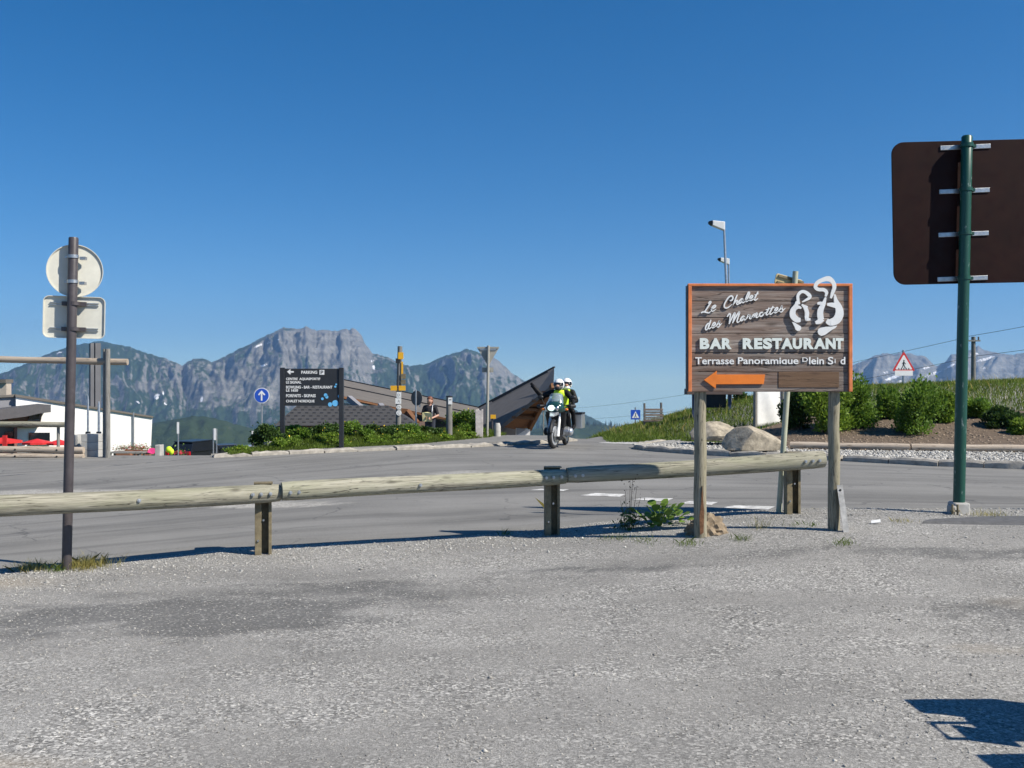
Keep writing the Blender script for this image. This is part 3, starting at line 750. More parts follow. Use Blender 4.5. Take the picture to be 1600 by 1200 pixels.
# script lettering (traced brush strokes; units of a tenth of a photo pixel)
def scr(x, y): return ((1080 + x / 10 - 1075) * sp, sz(440 + y / 10))
SCRIPT = [
 [[(262, 345), (290, 315), (303, 322), (275, 370), (235, 430), (205, 470), (165, 478), (150, 492)], [(150, 492), (185, 474), (230, 482), (275, 488), (300, 462)]],
 [[(312, 432), (352, 412), (378, 385), (362, 372), (330, 398), (312, 440), (330, 466), (388, 428)]],
 [[(600, 300), (632, 292), (648, 250), (622, 224), (572, 258), (522, 340), (512, 392), (535, 415), (580, 402), (638, 352)]],
 [[(716, 208), (692, 262), (648, 372)], [(662, 345), (700, 300), (722, 302), (706, 345), (722, 360), (758, 330)]],
 [[(808, 282), (782, 272), (748, 308), (742, 334), (762, 338), (806, 286), (794, 322), (812, 330), (846, 302)]],
 [[(846, 302), (886, 240), (906, 180), (892, 168), (870, 210), (845, 288), (858, 316), (902, 288)]],
 [[(902, 282), (946, 252), (956, 228), (938, 220), (910, 256), (912, 296), (948, 288), (986, 258)]],
 [[(1042, 158), (1006, 225), (984, 276), (1000, 292), (1042, 258)], [(985, 212), (1052, 190)]],
 [[(286, 668), (262, 654), (228, 698), (220, 744), (242, 750), (288, 682)], [(304, 598), (284, 660), (264, 716), (280, 738), (318, 706)]],
 [[(322, 706), (366, 674), (372, 650), (352, 642), (326, 684), (332, 726), (384, 694)]],
 [[(384, 696), (420, 650), (436, 616), (436, 652), (440, 690), (414, 714), (392, 698)], [(440, 690), (478, 650)]],
 [[(556, 552), (588, 508), (608, 514), (602, 570), (586, 664)], [(586, 664), (640, 552), (672, 494), (682, 506), (660, 580), (640, 650)], [(640, 650), (700, 540), (742, 480), (748, 500), (712, 612), (728, 638), (768, 602)]],
 [[(834, 552), (806, 542), (772, 582), (770, 608), (792, 606), (832, 556), (822, 592), (838, 600), (862, 576)]],
 [[(862, 578), (892, 518), (900, 542), (924, 530), (906, 572), (924, 582), (940, 562)]],
 [[(936, 574), (962, 512)], [(946, 550), (984, 508), (992, 520), (972, 566)], [(978, 548), (1016, 496), (1026, 510), (1008, 552), (1026, 562), (1060, 530)]],
 [[(1112, 480), (1078, 490), (1062, 524), (1084, 546), (1122, 516), (1124, 482), (1132, 496), (1166, 478)]],
 [[(1214, 408), (1188, 460), (1166, 504), (1180, 522), (1216, 494)], [(1160, 444), (1228, 424)]],
 [[(1276, 384), (1248, 436), (1222, 492), (1238, 512), (1290, 470)], [(1232, 422), (1302, 404)]],
 [[(1294, 472), (1338, 440), (1346, 414), (1326, 410), (1300, 450), (1306, 492), (1356, 464)]],
 [[(1356, 466), (1394, 420), (1412, 382), (1414, 420), (1426, 454), (1400, 478), (1374, 464)], [(1426, 454), (1468, 416)]],
]
for strokes in SCRIPT:
    m = MB()
    for k, st in enumerate(strokes):
        wv = [0.0095 + 0.0050 * math.sin(1.1 + 2.2 * i / max(1, len(st) - 1)) for i in range(len(st))]
        wv[0] *= 0.75; wv[-1] *= 0.5
        m.ribbon([scr(*p) for p in st], wv, -0.0135 - 0.0005 * k, -0.0035)
    m.build('script_letter', M_WHITE, rs)
# block lettering
def blk(x): return (1080 + x / 6.154 - 1075) * sp
def bz(y): return sz(515 + y / 6.154)
for ch, a, b_ in (('B', 80, 172), ('A', 174, 290), ('R', 292, 386), ('R', 492, 596), ('E', 602, 680), ('S', 686, 774), ('T', 774, 868), ('A', 862, 974), ('U', 972, 1062), ('R', 1076, 1174), ('A', 1176, 1288), ('N', 1288, 1384), ('T', 1378, 1460)):
    letter(ch, blk(a), blk(b_), bz(188), bz(82), -0.018, -0.005, M_GREYWHITE, rs, bold=0.055, name='block_letter')
YF, YB = -0.005, 0.001
letter('Terrasse', blk(38), blk(412), bz(334), bz(266), YF, YB, M_WHITE, rs, bold=0.016)
letter('Panoramique', blk(448), blk(1030), bz(352), bz(266), YF, YB, M_WHITE, rs, bold=0.016, clip=bz(333))
letter('D', blk(1068), blk(1120), bz(310), bz(268), YF, YB, M_WHITE, rs, bold=0.004)
letter('lein', blk(1132), blk(1275), bz(334), bz(264), YF, YB, M_WHITE, rs, bold=0.016)
letter('S', blk(1312), blk(1366), bz(335), bz(262), YF, YB, M_WHITE, rs, bold=0.016)
letter('i', blk(1377), blk(1388), bz(322), bz(284), YF, YB, M_WHITE, rs, bold=0.016)
letter('d', blk(1434), blk(1480), bz(334), bz(262), YF, YB, M_WHITE, rs, bold=0.016)
m = MB(); m.prism([(blk(x), bz(y)) for x, y in ((120, 484), (244, 396), (240, 432), (706, 432), (694, 524), (236, 526), (232, 568))], -0.016, -0.004)
m.build('arrow', M_ORANGE, rs, bevel=0.0015)
m = MB(); m.box((blk(1130), -0.0005, bz(480)), ((1420 - 840) / 6.154 * sp, 0.006, 150 / 6.154 * sp)); m.build('repainted_strip', M_BROWNPATCH, rs)
# two white animal outlines
def lg(x, y): return ((1220 + x / 10 - 1075) * sp, sz(420 + y / 10))
def stroke(m, pts, ws, k): m.ribbon([lg(*p) for p in pts], [w / 10 * sp for w in ws], -0.021 - 0.0005 * k, -0.006, sub=5)
m = MB()
stroke(m, [(690, 435), (705, 372), (660, 330), (575, 325), (532, 282), (560, 222), (640, 178), (735, 158), (800, 205), (828, 285), (800, 375), (772, 462)], [28, 52, 55, 55, 58, 60, 62, 84, 66, 62, 52, 30], 0)
stroke(m, [(692, 448), (660, 545), (612, 650), (608, 740), (626, 800)], [24, 62, 92, 96, 84], 1)
stroke(m, [(562, 548), (610, 540), (660, 570)], [30, 52, 60], 2)
stroke(m, [(632, 780), (590, 825), (532, 845)], [95, 80, 42], 3)
stroke(m, [(832, 400), (850, 500), (896, 610), (905, 710), (860, 800), (770, 838), (705, 812)], [18, 62, 108, 130, 130, 110, 60], 4)
stroke(m, [(715, 560), (770, 562), (850, 575)], [36, 62, 85], 5)
stroke(m, [(800, 830), (775, 885)], [70, 26], 6)
m.prism([lg(*p) for p in ((872, 888), (845, 925), (790, 955), (735, 995), (680, 1035), (622, 1050), (585, 1030), (566, 985), (576, 945), (610, 922), (690, 908), (780, 905))], -0.021, -0.006)
tag(m.build('outline_animal', M_WHITE, rs), 'larger white animal outline on the board')
m = MB()
stroke(m, [(284, 556), (262, 495), (262, 415), (312, 362), (372, 366), (430, 410), (448, 446), (402, 480), (328, 520)], [22, 44, 46, 46, 50, 60, 44, 40, 16], 0)
stroke(m, [(236, 508), (232, 575), (182, 655), (182, 735), (240, 795), (300, 800)], [20, 66, 88, 96, 92, 60], 1)
stroke(m, [(220, 615), (270, 600), (312, 620)], [60, 50, 24], 2)
stroke(m, [(318, 560), (372, 610), (400, 690), (396, 770), (408, 805)], [22, 58, 66, 60, 50], 3)
stroke(m, [(370, 590), (412, 600)], [44, 20], 4)
stroke(m, [(392, 790), (452, 792)], [60, 30], 5)
m.prism([lg(*p) for p in ((165, 830), (205, 840), (255, 872), (305, 902), (312, 940), (288, 968), (252, 972), (222, 952), (206, 905))], -0.021, -0.006)
tag(m.build('outline_animal', M_WHITE, rs), 'smaller white animal outline on the board')
# mound of earth and roots at the left post
def blob_mesh(name, mat, c, r, amp, seed, sub=3, fl=0.0, parent=None, scale=1.0, cut=None):
    bm = bmesh.new(); bmesh.ops.create_icosphere(bm, subdivisions=sub, radius=1.0)
    V = np.array([v.co[:] for v in bm.verts])
    d = fbm(V[:, 0] * scale + seed, V[:, 1] * scale + V[:, 2] * scale * 1.3 + seed, 4, 0.55) + 0.6 * fbm(V[:, 2] * scale * 1.1 - seed, V[:, 0] * scale * .8 + 3, 3)
    k = 1 + amp * d + 0.028 * fbm(V[:, 0] * 6 + seed, V[:, 1] * 5 + V[:, 2] * 6, 3, 0.6)
    P = V * k[:, None]
    if cut is not None:            # flat broken facets
        for nrm, h in cut:
            nrm = np.array(nrm, float); nrm /= np.linalg.norm(nrm)
            o_ = P @ nrm - h; P = P - np.where(o_ > 0, o_ * 0.92, 0)[:, None] * nrm
    P[:, 2] = np.maximum(P[:, 2], -0.35 + fl)
    for v, p in zip(bm.verts, P): v.co = (p[0] * r[0] + c[0], p[1] * r[1] + c[1], p[2] * r[2] + c[2])
    me = bpy.data.meshes.new(name); bm.to_mesh(me); bm.free()
    me.polygons.foreach_set('use_smooth', [True] * len(me.polygons)); me.set_sharp_from_angle(angle=R(28))
    return link(name, me, mat, parent)
px_, py_ = X0 + sx(1112), SY + 0.25
tag(blob_mesh('tree_stump', plain('old_stump', (0.24, 0.185, 0.125, 1), 0.95, 0.35, 9, bump=1.0, bscale=20), (px_, py_, gz(px_, py_) + 0.03), (0.19, 0.15, 0.15), 0.34, 3.1, 4, scale=2.2), 'crumbling brown stump behind the left post of the restaurant board', 'stump')

# ------------------------------------------------------------------ timber guard rail
gr_root = thing('guard_rail', 'weathered round timber guard rail on steel posts along the gravel edge', 'guard rail', (0, 10.3, 0))
def local(p): return Vector((p[0], p[1] - 10.3, p[2]))
RZ = [(-4.70, 7.49, 0.655), (-2.31, 9.25, 0.60), (0.43, 10.3, 0.685), (3.06, 10.75, 0.785)]
# rail centre heights read from the photo at each post
RZ = [(p[0], p[1], CH + (600 - yy) / F * p[1]) for p, yy in zip(RAILP, (800, 770.5, 744.5, 720.5))]
def rail(a, b, ra, rb, ext0, ext1):
    a = Vector(a); b = Vector(b); d = (b - a); L = d.length; d.normalize()
    m = MB(); n = 26
    pts = []; rad = []
    tot = L + ext0 + ext1
    for i in range(n):
        t = i / (n - 1); pts.append((-ext0 + tot * t, 0.006 * math.sin(3 * t + ra * 50), 0.008 * math.sin(4.1 * t + rb * 90)))
        rad.append((ra + (rb - ra) * t) * (1 + 0.015 * math.sin(9 * t + 1)))
    rad[0] *= 0.93; rad[-1] *= 0.93
    m.tube(pts, rad, 24)
    o = m.build('log_rail', M_LOG, gr_root, smooth=True, loc=local(a), angle=50)
    o.rotation_euler = d.to_track_quat('X', 'Z').to_euler()
    return o, d, L
P_ = [Vector(p) for p in RZ]
def bolt_at(o, x, r, zoff=0.0):
    m = MB(); m.cyl((x, -r + 0.004, zoff), (x, -r - 0.012, zoff), 0.017, n=12); m.cyl((x, -r - 0.012, zoff), (x, -r - 0.02, zoff), 0.010, n=6)
    m.build('bolt', M_GALV, o, smooth=True)
rr = 0.088
joint = 0.155
o0, d0, L0 = rail(P_[0], P_[1], rr, rr * 0.99, 0.0, joint)
o1, d1, L1 = rail(P_[1], P_[2], rr * 1.03, rr * 0.93, -joint - 0.012, 0.13)
o2, d2, L2 = rail(P_[2], P_[3], rr * 0.93, rr * 1.12, -0.142, 0.32)
for x in (L0 - 0.14, L0 - 0.06, L0 + 0.03, L0 - 1.15): bolt_at(o0, x, rr * 0.99)
for x in (joint + 0.08, joint + 0.16, L1 - 1.45, L1 - 0.12, L1 - 0.04, L1 + 0.05): bolt_at(o1, x, rr * 0.97)
for x in (0.21, 0.29, L2 + 0.07, L2 + 0.15, L2 + 0.23): bolt_at(o2, x, rr * (0.94 if x < 1 else 1.10))
for i in (1, 2, 3):
    p = P_[i]; gb = gz(p.x, p.y)
    dd = ((d0 + d1) / 2, (d1 + d2) / 2, d2)[i - 1]; ang = math.atan2(dd.y, dd.x)
    m = MB(); h = p.z - gb
    z0, z1 = gb - 0.4, p.z + 0.02
    rot = Matrix.Rotation(ang * 0.5, 3, 'Z')
    def bxp(c, s): m.box(Vector((p.x, p.y - 10.3, 0)) + rot @ Vector((c[0], c[1] + 0.10, 0)) + Vector((0, 0, (z0 + z1) / 2)), (s[0], s[1], z1 - z0), rot)
    bxp((0, 0.045, 0), (0.15, 0.010)); bxp((-0.0725, 0, 0), (0.008, 0.10)); bxp((0.0725, 0, 0), (0.008, 0.10)); bxp((-0.046, -0.052, 0), (0.060, 0.008)); bxp((0.062, -0.052, 0), (0.028, 0.008))
    po = m.build('channel_post', M_RUSTPOST, gr_root, bevel=0.002)
    for zz in (gb + 0.14, gb + 0.33):
        m = MB(); c = Vector((p.x, p.y - 10.3, zz)) + rot @ Vector((-0.045 + 0.05 * (zz > gb + 0.2), 0.042, 0)); m.cyl(c, c + Vector((0, -0.012, 0)), 0.010, n=10); m.build('bolt', M_STEEL, po)
    m = MB(); c = Vector((p.x, p.y - 10.3, p.z)); m.box(c + rot @ Vector((0, 0.045, 0)) + Vector((0, 0, rr + 0.006)), (0.17, 0.10, 0.012), rot); m.box(c + rot @ Vector((0, 0.10, 0)) + Vector((0, 0, 0.045)), (0.17, 0.012, 0.09), rot)
    m.build('rail_bracket', M_RUSTPOST, gr_root)

# ------------------------------------------------------------------ round and square sign backs on the brown pole
LY = 8.58; lx = (104 - 800) / F * LY; s8 = LY / F
lp = thing('road_sign', 'brown pole with a round and a square sign seen from behind at left', 'road sign', (lx, LY, gz(lx, LY)))
top = CH + (600 - 371) * s8
def leanx(z): return 11 * s8 * (z / top)
m = MB(); m.tube([(leanx(z), 0, z) for z in (-0.3, 0.5, 1.2, 2.0, top - 0.01, top)], [0.0405] * 5 + [0.036], 20); m.build('pole', M_BROWNPAINT, lp, smooth=True)
AZ = R(22)
def plate_disc(m, c, r, th=0.003, lip=0.018, n=40):
    m.lathe([(r, -lip), (r, 0), (r - 0.004, 0), (r - 0.004, -lip + th), (0.0001, -lip + th)], c, (0, -1, 0), n)
    m.lathe([(0.0001, -lip), (r, -lip)], c, (0, -1, 0), n)
zc = CH + (600 - 422) * s8
rd = MB(); rd.lathe([(0.0001, 0), (0.224, 0), (0.228, 0.002), (0.228, 0.02), (0.222, 0.02), (0.222, 0.004), (0.0001, 0.004)], (0, 0, 0), (0, -1, 0), 48)
rdo = rd.build('round_plate', M_SIGNBACK, lp, smooth=True, loc=(leanx(zc) - 0.012, 0.068, zc), rot=(0, R(1), AZ))
m = MB(); m.lathe([(0.0001, -0.006), (0.226, -0.006), (0.226, -0.001), (0.0001, -0.001)], (0, 0, 0), (0, -1, 0), 48); m.build('sign_face', M_RED, rdo, smooth=True)
for yy in (401, 440):
    z = CH + (600 - yy) * s8
    m = MB(); m.lathe([(0.047, -0.014), (0.047, 0.014), (0.041, 0.014), (0.041, -0.014)], (leanx(z), 0, z), (0, 0, 1), 20)
    m.box((leanx(z) + 0.075, 0.03, z - 0.012), (0.045, 0.05, 0.026)); m.box((leanx(z) - 0.06, 0.045, z), (0.05, 0.035, 0.02))
    m.build('clamp', M_GALV, lp, smooth=True)
zc = CH + (600 - 495) * s8
def rrect(w, h, r, n=5):
    out = []
    for cx, cz, a0 in ((w / 2 - r, h / 2 - r, 0), (-w / 2 + r, h / 2 - r, 90), (-w / 2 + r, -h / 2 + r, 180), (w / 2 - r, -h / 2 + r, 270)):
        for k in range(n + 1):
            a = R(a0 + 90 * k / n); out.append((cx + r * math.cos(a), cz + r * math.sin(a)))
    return out
m = MB(); wq, hq = 91 * s8, 66 * s8
m.prism(rrect(wq, hq, 0.05), -0.004, 0.0)
outer = rrect(wq, hq, 0.05); inner = rrect(wq - 0.012, hq - 0.012, 0.045)
n_ = len(outer)
m.add([(p[0], -0.022, p[1]) for p in outer] + [(p[0], -0.022, p[1]) for p in inner] + [(p[0], -0.004, p[1]) for p in outer] + [(p[0], -0.0042, p[1]) for p in inner],
      [f for i in range(n_) for j in ((i + 1) % n_,) for f in ((i, j, n_ + j, n_ + i), (i, 2 * n_ + i, 2 * n_ + j, j), (n_ + i, n_ + j, 3 * n_ + j, 3 * n_ + i))])
sqo = m.build('square_plate', M_SIGNBACK, lp, loc=(leanx(zc) - 0.012, 0.078, zc), rot=(0, R(1), R(14)))
for dz in (0.115, -0.105):
    m = MB()
    m.box((0, -0.012, dz + 0.010), (wq * 0.78, 0.014, 0.006)); m.box((0, -0.012, dz - 0.010), (wq * 0.78, 0.014, 0.006))
    m.build('mounting_rail', M_GALV, sqo)
    m = MB(); m.box((0.075, -0.036, dz), (0.05, 0.045, 0.035)); m.box((-0.075, -0.036, dz), (0.04, 0.045, 0.035)); m.lathe([(0.048, -0.016), (0.048, 0.016), (0.0415, 0.016), (0.0415, -0.016)], (0.008, -0.076, dz), (0, 0, 1), 18)
    m.build('clamp', M_BROWNPAINT, sqo)

# ------------------------------------------------------------------ tall brown board on the green pole
BY = 10.8; bx0 = (1498 - 800) / F * BY; sb = BY / F
bs = thing('direction_sign', 'large dark brown road board seen from behind on a scuffed green pole', 'road sign', (bx0, BY, gz(bx0, BY)))
bz0 = gz(bx0, BY)
def bzz(py): return CH + (600 - py) * sb - bz0
ztop = bzz(212)
def blean(z): return 13 * sb * z / ztop
m = MB(); m.tube([(blean(z), 0, z) for z in (0.05, 0.8, 1.6, 2.5, 3.4, ztop - 0.015, ztop)], [0.061, 0.061, 0.0605, 0.059, 0.058, 0.057, 0.045], 24)
gp = m.build('pole', M_GREEN, bs, smooth=True)
def scuffmat():
    mm, nt, b = new_mat('scuffed_green'); t = NT(nt)
    f = t.noise(t.coord((30, 30, 7)), 1.0, 5, 0.7)
    c = t.mix(t.ramp(f, [(0.62, G4(0)), (0.68, G4(0.8))]), (0.008, 0.062, 0.042, 1), (0.30, 0.36, 0.34, 1)); t.l(c, b.inputs['Base Color']); b.inputs['Roughness'].default_value = 0.4
    return mm
gp.data.materials[0] = scuffmat()
m = MB(); wB, hB = 2.5, (444 - 219) * sb
m.prism([(p[0] + wB / 2, p[1]) for p in rrect(wB, hB, 0.13, 7)], -0.012, 0.012)
pn = m.build('panel', M_DARKBROWN, bs, bevel=0.003, loc=(blean(bzz(330)) - 107 * sb, 0.125, bzz(331)), rot=(0, R(-1.0), R(-2)))
for yy in (227, 296, 364, 434):
    z = bzz(yy); c = blean(z) + 3 * sb
    m = MB(); m.box((c, 0.092, z), (78 * sb, 0.035, 0.05), Matrix.Rotation(R(-2), 3, 'Z') @ Matrix.Rotation(R(-2), 3, 'Y')); o = m.build('mounting_rail', M_GALV, bs, bevel=0.004)
    m = MB(); m.lathe([(0.068, -0.02), (0.068, 0.02), (0.0605, 0.02), (0.0605, -0.02)], (blean(z), 0, z), (0, 0, 1), 20); m.box((blean(z) + 0.085, 0.05, z), (0.055, 0.06, 0.034)); m.build('clamp', M_GREEN, bs, smooth=True)
m = MB(); m.tube([(blean(z) + 1.72, 0, z) for z in (-0.3, 1.6, ztop)], 0.06, 20); m.build('pole', M_GREEN, bs, smooth=True)
m = MB(); m.box((0.0, 0, 0.04), (0.17, 0.2, 0.16)); m.box((-0.09, -0.03, 0.03), (0.05, 0.16, 0.12)); m.build('concrete_foot', M_CONC, bs, bevel=0.02)
for dx in (-0.13, -0.075):
    m = MB(); m.cyl((dx, -0.14, 0.0), (dx, -0.14, 0.11), 0.012, n=8); m.cyl((dx, -0.14, 0.03), (dx, -0.14, 0.05), 0.022, n=6); m.build('anchor_bolt', M_RUSTPOST, bs)

# ------------------------------------------------------------------ leaning pole with arrow plates behind the board
DY = 11.0; sd = DY / F; dx0 = (1217 - 800) / F * DY; dz0 = gz(dx0, DY)
ds = thing('direction_sign', 'pale leaning pole with a yellow arrow plate behind the restaurant board', 'road sign', (dx0, DY, dz0))
zt = CH + (600 - 424) * sd - dz0
m = MB(); m.tube([(26 * sd * z / zt, 0, z) for z in (-0.3, 0.9, 1.8, zt)], 0.031, 16); m.build('pole', plain('pale_pole_paint', (0.42, 0.43, 0.32, 1), 0.5, 0.12, 10), ds, smooth=True)
M_ARROWBACK = plain('yellowed_sign_back', (0.50, 0.40, 0.20, 1), 0.5, 0.12, 10)
zc = CH + (600 - 442) * sd - dz0; cx = 26 * sd * zc / zt
m = MB(); m.prism([(-0.20, -0.06), (0.09, -0.06), (0.15, 0), (0.09, 0.06), (-0.20, 0.06), (-0.215, 0.045), (-0.215, -0.045)], 0.036, 0.05); ap = m.build('arrow_plate', M_ARROWBACK, ds, bevel=0.004, loc=(cx, 0, zc), rot=(0, R(14), R(8)))
for dz in (0.036, -0.036):
    m = MB(); m.box((-0.04, 0.027, dz), (0.30, 0.016, 0.022)); m.build('mounting_rail', M_RUSTPOST, ap)
# ------------------------------------------------------------------ kerbs, island, markings
def along(pts, step, jitter=0.0, r=random):
    """points and headings spaced along a polyline"""
    P = [Vector((p[0], p[1], 0)) for p in pts]; out = []
    for a, b in zip(P[:-1], P[1:]):
        L = (b - a).length; n = max(1, round(L / step))
        for k in range(n):
            t0, t1 = k / n, (k + 1) / n
            out.append((a.lerp(b, t0), a.lerp(b, t1)))
    return out

def kerb(name, pts, step, w, h, label, mat, side=1, rough=0.02, sink=0.15):
    root = bpy.data.objects.new(name, None); COL.objects.link(root); root.location = (pts[0][0], pts[0][1], 0); tag(root, label, None, None, 'structure')
    L0_ = Vector((pts[0][0], pts[0][1], 0))
    for a, b in along(pts, step):
        d = (b - a).normalized(); nrm = Vector((-d.y, d.x, 0)) * side
        a2 = a + d * random.uniform(0.006, 0.02); b2 = b - d * random.uniform(0.006, 0.02)
        m = MB(); N = 5
        h_ = h * random.uniform(0.85, 1.12); w_ = w * random.uniform(0.9, 1.1); off = random.uniform(-rough, rough)
        topl = []; 
        rows = []
        for i in range(N + 1):
            t = i / N; p = a2.lerp(b2, t) + nrm * off; z = gz(p.x, p.y)
            j = lambda s: random.uniform(-s, s) * rough * 0.6
            e = 0.02 if i in (0, N) else 0.0
            rows.append([Vector((p.x, p.y, z - sink)) - L0_, Vector((p.x + j(1), p.y + j(1), z + h_ * 0.75 - e)) - L0_, Vector((p.x, p.y, z + h_ + j(1) - e)) + nrm * 0.03 - L0_,
                         Vector((p.x, p.y, z + h_ + j(1) - e)) + nrm * (w_ - 0.02) - L0_, Vector((p.x, p.y, z - sink)) + nrm * w_ - L0_])
        vs = [v for r_ in rows for v in r_]; fs = []
        for i in range(N):
            for k in range(5):
                k2 = (k + 1) % 5; fs.append((i * 5 + k, i * 5 + k2, (i + 1) * 5 + k2, (i + 1) * 5 + k))
        fs.append((4, 3, 2, 1, 0)); fs.append(tuple(N * 5 + k for k in range(5)))
        m.add(vs, fs); m.build('kerb_stone', mat, root, smooth=True, angle=32)
    return root
KERB_L = [(-6.4, 21.4), (-5.0, 22.35), (-3.6, 23.3), (-2.77, 23.85), (-1.0, 24.85), (0.2, 25.9), (1.0, 26.6), (1.85, 27.6)]
kerb('kerb', KERB_L, 0.85, 0.26, 0.10, 'rough pale kerb stones edging the planted bank', M_STONE, 1, 0.045)
# pavement between kerb and hedge
def inset(pts, d):
    out = []
    for i, p in enumerate(pts):
        a = Vector(pts[max(i - 1, 0)]); b = Vector(pts[min(i + 1, len(pts) - 1)]); t = (b - a).normalized()
        out.append((p[0] - t.y * d, p[1] + t.x * d))
    return out
strip_sheet('pavement', inset(KERB_L, 0.24), [(-6.5, 21.7), (-5.2, 22.75), (-3.8, 24.1), (-2.6, 25.0), (-1.7, 26.4), (-0.7, 28.3), (-0.2, 30.2), (1.2, 31.0)], 60, 10, 0.085, M_ROAD, lane=True)
ISL = [(3.9, 26.6), (3.1, 25.0), (2.95, 24.2), (3.15, 23.6), (4.1, 22.25), (5.4, 21.2), (6.75, 20.4), (8.2, 19.15), (9.6, 18.4), (13, 17.0), (20, 14.5)]
kerb('kerb', ISL, 1.0, 0.24, 0.14, 'granite kerb stones round the gravel island', M_STONE, 1, 0.02)
M_ISLG = ground_material()
strip_sheet('gravel_island', inset(ISL, 0.2), [(4.6, 26.9), (4.4, 26.3), (4.9, 25.6), (5.2, 25.3), (5.6, 24.6), (6.4, 23.4), (7.0, 22.5), (8.6, 22.3), (10.0, 22.1), (13.5, 21.0), (21, 18)], 80, 14, 0.10, M_ISLG, lane=False)
strip_sheet('soil_bed', [(5.2, 24.9), (6.0, 23.8), (7.0, 22.55), (8.8, 22.35), (11, 22.0), (14, 21.0), (22, 17.8)], [(5.6, 26.0), (6.6, 26.8), (7.8, 27.6), (9.6, 28.0), (12, 27.6), (16, 26.5), (26, 24)], 90, 26, 0.12, M_SOIL, lane=False)

# painted road marks, worn
def paintmat():
    m, nt, b = new_mat('worn_road_paint'); t = NT(nt)
    v = t.coord(); f = t.noise(v, 7, 6, 0.75)
    c = t.mix(t.ramp(f, [(0.40, G4(1)), (0.60, G4(0))]), (0.70, 0.69, 0.66, 1), (0.34, 0.335, 0.32, 1)); t.l(c, b.inputs['Base Color']); b.inputs['Roughness'].default_value = 0.8
    return m
M_PAINT = paintmat()
def mark(quad, name='road_marking', label=None):
    P = np.array(quad, float); n = 8
    V = []
    for j in range(n + 1):
        for i in range(n + 1):
            u, v_ = i / n, j / n
            p = (P[0] * (1 - u) + P[1] * u) * (1 - v_) + (P[3] * (1 - u) + P[2] * u) * v_
            V.append((p[0], p[1], g(p[0], p[1]) + 0.018 + 0.004 + 0.010 * fbm(p[0] * .9, p[1] * .9, 3)))
    me = mesh_np(name, V, grid_faces(n + 1, n + 1), True)
    return tag(link(name, me, M_PAINT), label, None, None, 'structure')
def gp2(px, py): Y = F * CH / (py - 600); return ((px - 800) / F * Y, Y)
for q in (((905, 776), (968, 778), (978, 774), (930, 772.5)), ((988, 783), (1042, 786), (1052, 781), (1005, 779.5)), ((1060, 789), (1112, 792), (1122, 787), (1078, 785)), ((1128, 796), (1200, 799), (1212, 794), (1150, 792.5)), ((1180, 803), (1262, 805.5), (1270, 801), (1200, 799.5)), ((828, 768), (880, 769.5), (890, 767), (845, 766))):
    mark([gp2(*p) for p in q])
mark([gp2(935, 693.3), gp2(1002, 694.8), gp2(1008, 693.2), gp2(945, 692)])

# loose stones: verge, lot and island
def stones(name, XY, size, mat, label, lift=0.0, flat=0.6):
    n = len(XY); s = size[:, None]
    base = np.array([(1, 0, 0), (0, 1, 0), (-1, 0, 0), (0, -1, 0), (0, 0, 1), (0, 0, -1)], float)
    r_ = np.random.default_rng(n)
    a = r_.uniform(0, 2 * np.pi, n); ca, sa = np.cos(a), np.sin(a)
    st = r_.uniform(0.6, 1.25, (n, 6, 3)); B = base[None] * st + r_.uniform(-0.25, 0.25, (n, 6, 3))
    B = B * s[:, None, :] * np.array([1.15, 0.9, flat])
    X = B[..., 0] * ca[:, None] - B[..., 1] * sa[:, None]; Y = B[..., 0] * sa[:, None] + B[..., 1] * ca[:, None]
    z = g(XY[:, 0], XY[:, 1]) + lift + size * 0.25 * flat + 0.010 * fbm(XY[:, 0] * .9, XY[:, 1] * .9, 3)
    V = np.stack([X + XY[:, 0:1], Y + XY[:, 1:2], B[..., 2] + z[:, None]], -1).reshape(-1, 3)
    f = np.array([(0, 1, 4), (1, 2, 4), (2, 3, 4), (3, 0, 4), (1, 0, 5), (2, 1, 5), (3, 2, 5), (0, 3, 5)])
    Fc = (np.arange(n)[:, None, None] * 6 + f[None]).reshape(-1, 3)
    return tag(link(name, mesh_np(name, V, Fc), mat), label, None, None, 'stuff')
def lot_points(n):
    Y = 3.9 + 7.6 * rng.random(n) ** 0.9; X = (rng.random(n) * 2 - 1) * (0.56 * Y + 0.3)
    ef = np.interp(X, [p[0] for p in edge_front], [p[1] for p in edge_front])
    ok = Y < ef + 0.5 * rng.random(n) ** 3
    X, Y, ef = X[ok], Y[ok], ef[ok]
    dist = ef - Y
    dens = 0.33 + 0.67 * np.exp(-(dist / 1.3) ** 2) + 0.35 * fbm(X * 0.8, Y * 2.2, 3)
    wv = np.zeros_like(X)
    for p in ((-2.0, 7.0, 1.3, 0.35, .05), (-1.1, 7.75, 0.9, 0.25, .05), (0.5, 8.4, 0.8, 0.13, 0), (1.9, 7.1, 1.0, 0.25, .1), (4.0, 8.6, 1.6, 0.14, 0)): wv += blob2(X, Y, *p)
    patch = (X > 4.2) & (Y > 9.85) & (Y < 10.5)
    keep = (rng.random(len(X)) < dens * (1 - 0.75 * np.clip(wv, 0, 1))) & ~patch
    return np.stack([X[keep], Y[keep]], 1)
pts = lot_points(120000)
stones('gravel', pts, np.clip(rng.lognormal(-5.5, 0.38, len(pts)), 0.0022, 0.010), M_CHIPS, 'loose grey chippings over the parking lot')
vx = rng.uniform(-5, 6.5, 9000); ve = np.interp(vx, [p[0] for p in edge_front], [p[1] for p in edge_front]); vy = ve + 0.12 - np.abs(rng.normal(size=9000)) * 0.75
vk = ~((vx > 4.1) & (vy > 9.8) & (vy < 10.5)); vp = np.stack([vx, vy], 1)[vk]
